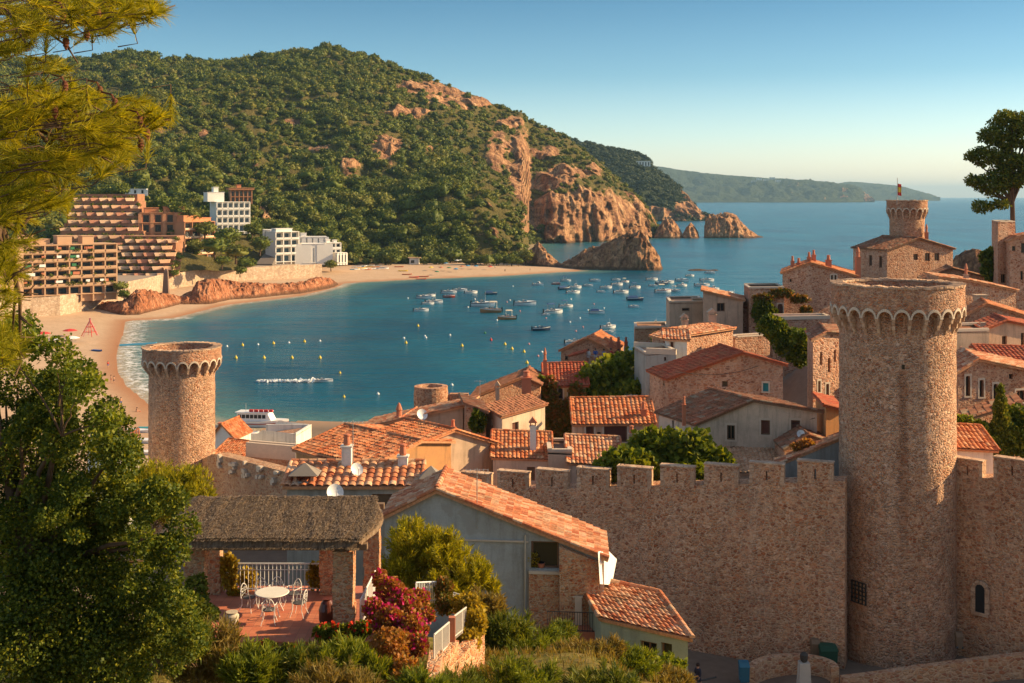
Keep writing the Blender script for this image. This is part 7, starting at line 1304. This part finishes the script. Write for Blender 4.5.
plant('rust_shrub', 'rusty orange shrub below the bougainvillea', 'bush', [bl(388, 648, 35.5, 18, 1), bl(378, 668, 35, 18, .8), bl(405, 672, 34.5, 18, .8)], 5000, .10, 'rust', None, 8, None, 26)
plant('yellow_hedge', 'yellow leaved hedge spilling over the sunlit rail', 'bush', [bl(470, 608, 41, 13, 1), bl(476, 622, 40, 11, 1.1), bl(468, 640, 39.5, 13, .9), bl(462, 603, 41.5, 9, .8)], 4500, .11, 'yellow', None, 8, None, 27)
plant('clipped_shrub', 'rounded ochre green shrub right of the upper white rail', 'bush', [bl(444, 590, 42.5, 9, 1.4), bl(446, 605, 42, 9, 1)], 2200, .10, 'ivyred', None, 6, None, 28)
plant('geranium', 'red flowering geraniums at the front edge of the terrace', 'flowers', [bl(325, 632, 38.2, 11, .7, .6), bl(345, 634, 38, 12, .8, .6), bl(362, 630, 38, 9, .9, .6)], 3000, .10, 'bright', None, 6, None, 29, flowers=('redfl', 130, .12))
plant('geranium', 'second clump of red flowers left under the terrace floor', 'flowers', [bl(266, 648, 37.6, 11, .6, .6), bl(290, 652, 37.4, 12, .6, .6)], 2200, .10, 'mid', None, 6, None, 30, flowers=('redfl', 60, .12))
plant('climbing_ivy', 'leafy shrub at the foot of the front left pillar', 'bush', [bl(196, 592, 38.4, 12, 1.4), bl(188, 612, 37.5, 20, .8), bl(205, 615, 37.5, 14, .6)], 3200, .12, 'mid', None, 6, None, 31)
def shrub(px, py, Y, r, sq, n, size, mat, label, seed, asp=.06, up=1.4, name='shrub'):
    gg = random.Random(seed); bs = [bl(px, py, Y, r, sq)] + [bl(px + gg.uniform(-1, 1) * r, py + gg.uniform(-.3, .5) * r, Y + gg.uniform(-.5, .5), r * gg.uniform(.35, .75), sq * gg.uniform(.8, 1.4)) for _ in range(4)]
    feathery(name, label, bs, 90, int(n * 1.5), size * 1.25, mat, seed, None, asp)
shrub(215, 658, 34.5, 32, 1.0, 9000, .20, 'dry', 'dry brownish heather bush at the bottom left of the terrace', 41)
shrub(250, 672, 33.5, 26, .9, 7000, .19, 'bright', 'feathery green bush low in front of the terrace', 42)
shrub(300, 672, 34, 30, .7, 8000, .18, 'mid', 'green bush under the middle of the terrace edge', 43)
shrub(350, 665, 34.5, 26, .9, 7000, .18, 'bright', 'grassy bush under the right pillar of the terrace', 44)
shrub(180, 640, 33, 26, 1.2, 6000, .18, 'mid', 'green shrub between the big left tree and terrace', 45)
shrub(330, 690, 31, 36, .6, 8000, .16, 'dry', 'dry grass tuft at the bottom edge below the terrace', 46)
shrub(420, 690, 32, 30, .5, 6000, .16, 'bright', 'green tuft at the bottom edge below the garden wall', 47)
shrub(470, 668, 40, 26, .8, 7000, .18, 'dry', 'straw coloured bush right of the garden wall', 48)
shrub(505, 640, 45, 26, 1.1, 8000, .22, 'mid', 'dark feathery bush under the blue grey gable', 49)
shrub(480, 612, 46.5, 16, 1.3, 4000, .20, 'dry', 'reddish dry shrub against the blue grey wall', 50)
shrub(540, 655, 44, 30, .8, 8000, .20, 'bright', 'sunlit feathery bush on the knoll left of the annex', 51)
shrub(585, 662, 42.5, 26, .7, 7000, .19, 'dry', 'dry golden grass clump on the knoll', 52)
shrub(520, 685, 37, 40, .6, 9000, .18, 'bright', 'green feathery bush at the bottom middle', 53)
shrub(625, 662, 43, 22, .6, 6000, .18, 'bright', 'green grassy hump before the annex wall', 54)
shrub(600, 688, 38, 36, .5, 7000, .17, 'mid', 'low green growth at the bottom edge of the knoll', 55)
shrub(655, 680, 43, 24, .6, 5000, .17, 'dry', 'dry grass at the right end of the knoll', 56)
shrub(665, 668, 44.5, 18, .6, 4000, .14, 'bright', 'bright leafy weeds below the annex glazing', 57, .3)
shrub(560, 636, 46, 16, .8, 3500, .18, 'mid', 'small green bush below the brick balcony', 58)
shrub(455, 690, 35, 26, .7, 5000, .17, 'mid', 'green bush at the foot of the garden wall', 59)
V = []; g = np.random.default_rng(4); n = 30000; gx = g.uniform(-16, 9, n); gy = g.uniform(30, 50, n); gzv = ground_z(gx, gy); ok = (gzv > 24) & ~((np.abs(gx + 8.1) < 3.9) & (np.abs(gy - 41.2) < 3)); pts = np.stack([gx, gy, gzv - .03], -1)[ok]
L1, Q1 = leaf_mesh(pts, .26, 9, .06, None, 2.6); tag(npmesh('grass', L1, Q1, lf['dry']), 'dry golden and green grass growing over the foreground knoll', 'grass', kind='stuff')
# the big tree at the left
_r = random.Random(12); _sub = []
for px_, py_, r_ in [(4, 345, 30), (60, 372, 24), (95, 420, 26), (120, 455, 26), (150, 505, 26), (160, 545, 24), (172, 590, 26), (180, 635, 22), (60, 470, 60), (60, 560, 70), (120, 600, 50), (30, 420, 50), (90, 520, 50), (60, 640, 80), (120, 660, 60)]:
    for _ in range(6): _sub.append(bl(px_ + _r.gauss(0, .55) * r_, py_ + _r.gauss(0, .55) * r_, 26 + _r.uniform(-1.2, .6), _r.uniform(7, 19), _r.uniform(.6, 1.1)))
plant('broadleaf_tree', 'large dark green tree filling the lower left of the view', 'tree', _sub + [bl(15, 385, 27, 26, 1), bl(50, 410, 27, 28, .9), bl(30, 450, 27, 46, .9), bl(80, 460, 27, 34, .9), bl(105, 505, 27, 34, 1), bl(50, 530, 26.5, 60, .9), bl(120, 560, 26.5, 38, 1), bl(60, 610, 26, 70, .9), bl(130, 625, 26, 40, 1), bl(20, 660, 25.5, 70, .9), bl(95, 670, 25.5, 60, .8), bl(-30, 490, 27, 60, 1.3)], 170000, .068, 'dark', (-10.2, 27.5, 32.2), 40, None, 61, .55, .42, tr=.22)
plant('sapling', 'thin airy branches rising over the left beach', 'bush', [bl(62, 355, 24, 16, 1.2), bl(85, 385, 24, 20, 1.0), bl(105, 420, 24, 16, 1.0), bl(40, 345, 24, 16, .9), bl(12, 335, 24, 22, 1)], 2600, .09, 'bright', None, 5, None, 62, .1, .35)
# ------------------------------------------------------------------ the pine whose branches enter at the upper left
PB = [(60, 6, 75, 14), (150, 8, 26, 9), (12, 30, 30, 22), (70, 28, 50, 7), (120, 18, 26, 8), (52, 66, 26, 6), (60, 98, 45, 13), (140, 112, 30, 11), (98, 128, 46, 15), (30, 115, 42, 22), (160, 120, 14, 7), (40, 165, 46, 26), (95, 155, 38, 16), (130, 142, 28, 9), (12, 210, 26, 24), (50, 196, 22, 12), (4, 270, 16, 36), (6, 340, 18, 26), (24, 248, 12, 10)]
root = empty('foreground_pine', (-6.2, 7.5, 38.5), 'foreground pine branches with golden green needles and brown cones', 'tree'); g = np.random.default_rng(3); ar = np.array([a[2] * a[3] for a in PB], float); pb = np.array(PB, float)
tw_ = 450; k = g.choice(len(PB), tw_, p=ar / ar.sum()); Yd = g.uniform(7.0, 9.2, tw_); th_ = g.uniform(0, 6.283, tw_); rr = g.random(tw_) ** .6; pxx_ = pb[k, 0] + np.cos(th_) * rr * pb[k, 2]; pyy = pb[k, 1] + np.sin(th_) * rr * pb[k, 3]; T0 = np.stack([(pxx_ - CX) * Yd / F, Yd, H - (pyy - HY) * Yd / F], -1)
D0 = np.stack([.75 + .45 * g.normal(size=tw_), .5 * g.normal(size=tw_), .12 + .42 * g.normal(size=tw_)], -1); D0 /= np.linalg.norm(D0, axis=1)[:, None]
ns = 5; T = (T0[:, None, :] - D0[:, None, :] * (np.arange(ns) * .035)[None, :, None]).reshape(-1, 3); D = np.repeat(D0, ns, 0); nn = 22
dd = D[:, None, :] * .95 + g.normal(size=(len(T), nn, 3)) * .42; dd /= np.linalg.norm(dd, axis=2)[..., None]; ln = g.uniform(.06, .115, (len(T), nn, 1)); st_ = T[:, None, :] + g.normal(size=(len(T), nn, 3)) * .004; en = st_ + dd * ln; sd_ = np.cross(dd, g.normal(size=dd.shape)); sd_ /= np.linalg.norm(sd_, axis=2)[..., None]; sd_ *= .0022
V = np.stack([st_ - sd_, st_ + sd_, en + sd_ * .3, en - sd_ * .3], 2).reshape(-1, 3); q = npmesh('needles', V, np.arange(len(V)).reshape(-1, 4), lf['pine'], root)
m = MB(); tr0 = Vector((-6.2, 7.5, 38.5)); m.tube([tr0, (-6.0, 7.6, 42), (-6.1, 7.8, 45), (-5.9, 8, 49)], [.26, .22, .17, .1], 10); m.build('trunk', bark, root, True)
m = MB(); gg = random.Random(2)
for (sx0, hub, tips) in (((-6.0, 7.8, 46.0), (10, 10), [(60, 14), (100, 8), (150, 8), (165, 12), (70, 48), (30, 50), (110, 30)]), ((-6.05, 7.8, 44.9), (20, 120), [(60, 98), (100, 125), (140, 118), (170, 120), (125, 145), (100, 155), (60, 160), (80, 100), (150, 130), (40, 90)]), ((-6.05, 7.7, 44.0), (0, 220), [(50, 200), (30, 250), (20, 230), (60, 180), (10, 290), (12, 340), (20, 370), (5, 250)])):
    hb = P(hub[0], hub[1], 8.1); m.tube([sx0, Vector(sx0).lerp(hb, .5) + Vector((0, 0, .08)), hb], [.07, .05, .035], 8)
    for a, b in tips:
        Yt_ = gg.uniform(7.4, 9.0); tp = P(a, b, Yt_); mid = hb.lerp(tp, .5) + Vector((gg.uniform(-.06, .06), gg.uniform(-.1, .1), gg.uniform(-.05, .08))); m.tube([hb, mid, tp], [.025, .014, .006], 6)
        for _ in range(4): q0 = mid.lerp(tp, gg.random()); q1 = q0 + Vector((gg.uniform(0, .22), gg.uniform(-.2, .2), gg.uniform(-.13, .16))); m.tube([q0, q1], [.008, .004], 5)

for i in range(tw_): a_ = Vector(T0[i]); b_ = a_ - Vector(D0[i]) * .2; m.tube([b_ + Vector((-.12, 0, -.02)), b_, a_], [.004, .0035, .0025], 4, False)
m.build('branches', bark, root, True); conem = m_plain('cone_brown', (.16, .055, .03), .8, .2, 0, .4, 60)
for i, (a, b) in enumerate([(63, 14), (98, 16), (87, 35), (66, 43), (65, 88), (100, 93), (115, 106), (140, 123), (145, 121), (147, 136), (141, 146), (30, 98), (55, 112), (75, 118)]):
    c = P(a, b, 7.3 + (i % 3) * .3); m = MB(); pr_ = []; m.tube([c + Vector((-.10, .05, .09)), c + Vector((-.02, 0, .07)), c + Vector((0, 0, .03))], .006, 5)
    for q in range(11): u = q / 10; r_ = .021 * math.sin(math.pi * min(1, u * .9 + .12)) ** .7; pr_.append((r_ * (1.12 if q % 2 else .88), .045 - u * .09))
    m.lathe(c, [(.001, .047)] + pr_ + [(.001, -.047)], 9); m.build('pine_cone', conem, root)

# ------------------------------------------------------------------ the lane round the big tower
def lowwall(name, label, pts, h, th, mat='redstone'):
    m = MB()
    for a, b in zip(pts[:-1], pts[1:]):
        a, b = Vector(a), Vector(b); d = (b - a); L = math.hypot(d.x, d.y); t = (d.x / L, d.y / L); n = (t[1], -t[0]); q = lambda s, dd, z: (a.x + t[0] * s + n[0] * dd, a.y + t[1] * s + n[1] * dd, z)
        m.hexa([q(-.02, -th / 2, a.z - 2), q(L + .02, -th / 2, b.z - 2), q(L + .02, th / 2, b.z - 2), q(-.02, th / 2, a.z - 2), q(-.02, -th / 2, a.z + h), q(L + .02, -th / 2, b.z + h), q(L + .02, th / 2, b.z + h), q(-.02, th / 2, a.z + h)])
    tag(m.build(name, wm[mat]), label, 'wall')
arc = [S(751 + 42 - 42 * math.cos(a), 673 - 13 * math.sin(a), 15.6) for a in [math.pi * k / 12 for k in range(13)]]
lowwall('parapet_wall', 'curved low stone wall round the planter below the big tower', arc, .35, .5)
lowwall('parapet_wall', 'low warm stone wall edging the lane right of the big tower', [S(842, 684, 15.2), S(875, 680, 15.3), S(915, 674, 15.6), S(960, 668, 16.0), S(1000, 663, 16.4), S(1050, 658, 16.8)], .45, .5)
p = S(804, 690, 15.0); o = empty('stone_pillar', (p.x, p.y, 14.5), 'tapered pale stone pillar with dark lamp top in front of the tower', 'pillar'); m = MB(); w0, w1, zt = .42, .30, P(804, 662, p.y).z; m.add([(p.x - w0, p.y - w0, 14.3), (p.x + w0, p.y - w0, 14.3), (p.x + w0, p.y + w0, 14.3), (p.x - w0, p.y + w0, 14.3), (p.x - w1, p.y - w1, zt), (p.x + w1, p.y - w1, zt), (p.x + w1, p.y + w1, zt), (p.x - w1, p.y + w1, zt)], [(0, 1, 5, 4), (1, 2, 6, 5), (2, 3, 7, 6), (3, 0, 4, 7), (4, 5, 6, 7)]); m.build('shaft', m_plain('pale_stone', (.5, .46, .40)), o); m = MB(); m.lathe((p.x, p.y, zt), [(.12, 0), (.22, .1), (.25, .45), (.12, .6), (.01, .62)], 10); m.build('lamp_top', iron, o)
def bin_(px, py, z, w, d, h, mat, label, name='waste_bin', lid=None):
    p = S(px, py, z); o = empty(name, (p.x, p.y, z), label, 'bin'); m = MB(); m.hexa([(p.x - w * .45, p.y - d * .45, z), (p.x + w * .45, p.y - d * .45, z), (p.x + w * .45, p.y + d * .45, z), (p.x - w * .45, p.y + d * .45, z), (p.x - w / 2, p.y - d / 2, z + h), (p.x + w / 2, p.y - d / 2, z + h), (p.x + w / 2, p.y + d / 2, z + h), (p.x - w / 2, p.y + d / 2, z + h)]); m.build('body', mat, o); m = MB(); z2 = z + h; m.hexa([(p.x - w * .54, p.y - d * .55, z2), (p.x + w * .54, p.y - d * .55, z2), (p.x + w * .54, p.y + d * .55, z2), (p.x - w * .54, p.y + d * .55, z2), (p.x - w * .5, p.y - d * .1, z2 + .2), (p.x + w * .5, p.y - d * .1, z2 + .2), (p.x + w * .5, p.y + d * .5, z2 + .25), (p.x - w * .5, p.y + d * .5, z2 + .25)]); m.build('lid', lid or mat, o)
    for sg in (-1, 1): m = MB(); m.tube([(p.x + sg * w * .4 - .05, p.y - d * .3, z + .08), (p.x + sg * w * .4 + .05, p.y - d * .3, z + .08)], .09, 8); m.build('wheel', dark, o)
bin_(744, 681, 15.0, .6, .6, .95, m_plain('bin_blue', (.04, .15, .22)), 'blue recycling bin standing on the dark lane below the wall'); bin_(828, 666, 15.0, 1.05, .9, 1.1, m_plain('bin_green', (.02, .07, .04)), 'green wheeled waste container tucked beside the big tower'); bin_(815, 663, 15.0, .5, .5, 1.3, wood, 'narrow brown bin left of the green container'); bin_(959, 648, 16.3, .42, .4, .75, wood, 'small brown litter bin at the foot of the right wall')
p = S(698, 694, 15.0); person(p.x, p.y, gz(p.x, p.y), 'walk', cb_[3], cb_[3], 'person in dark clothes walking on the lane below the long wall', 2.2)
m = MB(); a, b = S(690, 683, 15.3), S(716, 677, 15.3); m.tube([a, b], .06, 5); tag(m.build('kerb_rail', iron), 'low dark rail lying along the lane near the annex', 'rail')

for k, (a, b, lb) in enumerate([(P(676, 372, 99), P(790, 352, 101), 'thin cable sagging across the pink rubble house'), (P(636, 442, 92), P(735, 446, 89), 'thin cable strung in front of the cream house'), (P(494, 436, 104), P(546, 428, 103), 'thin cable strung along the small cream house'), (P(700, 412, 91), P(815, 418, 88), 'thin cable low on the cream shuttered house wall')]):
    m = MB(); m.tube([a.lerp(b, i / 10) - Vector((0, 0, .9 * math.sin(math.pi * i / 10))) for i in range(11)], .022, 4); tag(m.build('cable', iron), lb, 'cable')

A = P(385, 515, 55)
m = MB(); m.obox(A, t_, n_, 2.7, 6.6, 29.35, 29.42, -.02, .10); setp(m.build('ledge', stonetrim), ha)
q = (A.x + t_[0] * 6.45 + n_[0] * .08, A.y + t_[1] * 6.45 + n_[1] * .08); m = MB(); m.tube([(q[0], q[1], 29.7), (q[0], q[1], 24)], .05, 6); setp(m.build('downpipe', steel), ha)
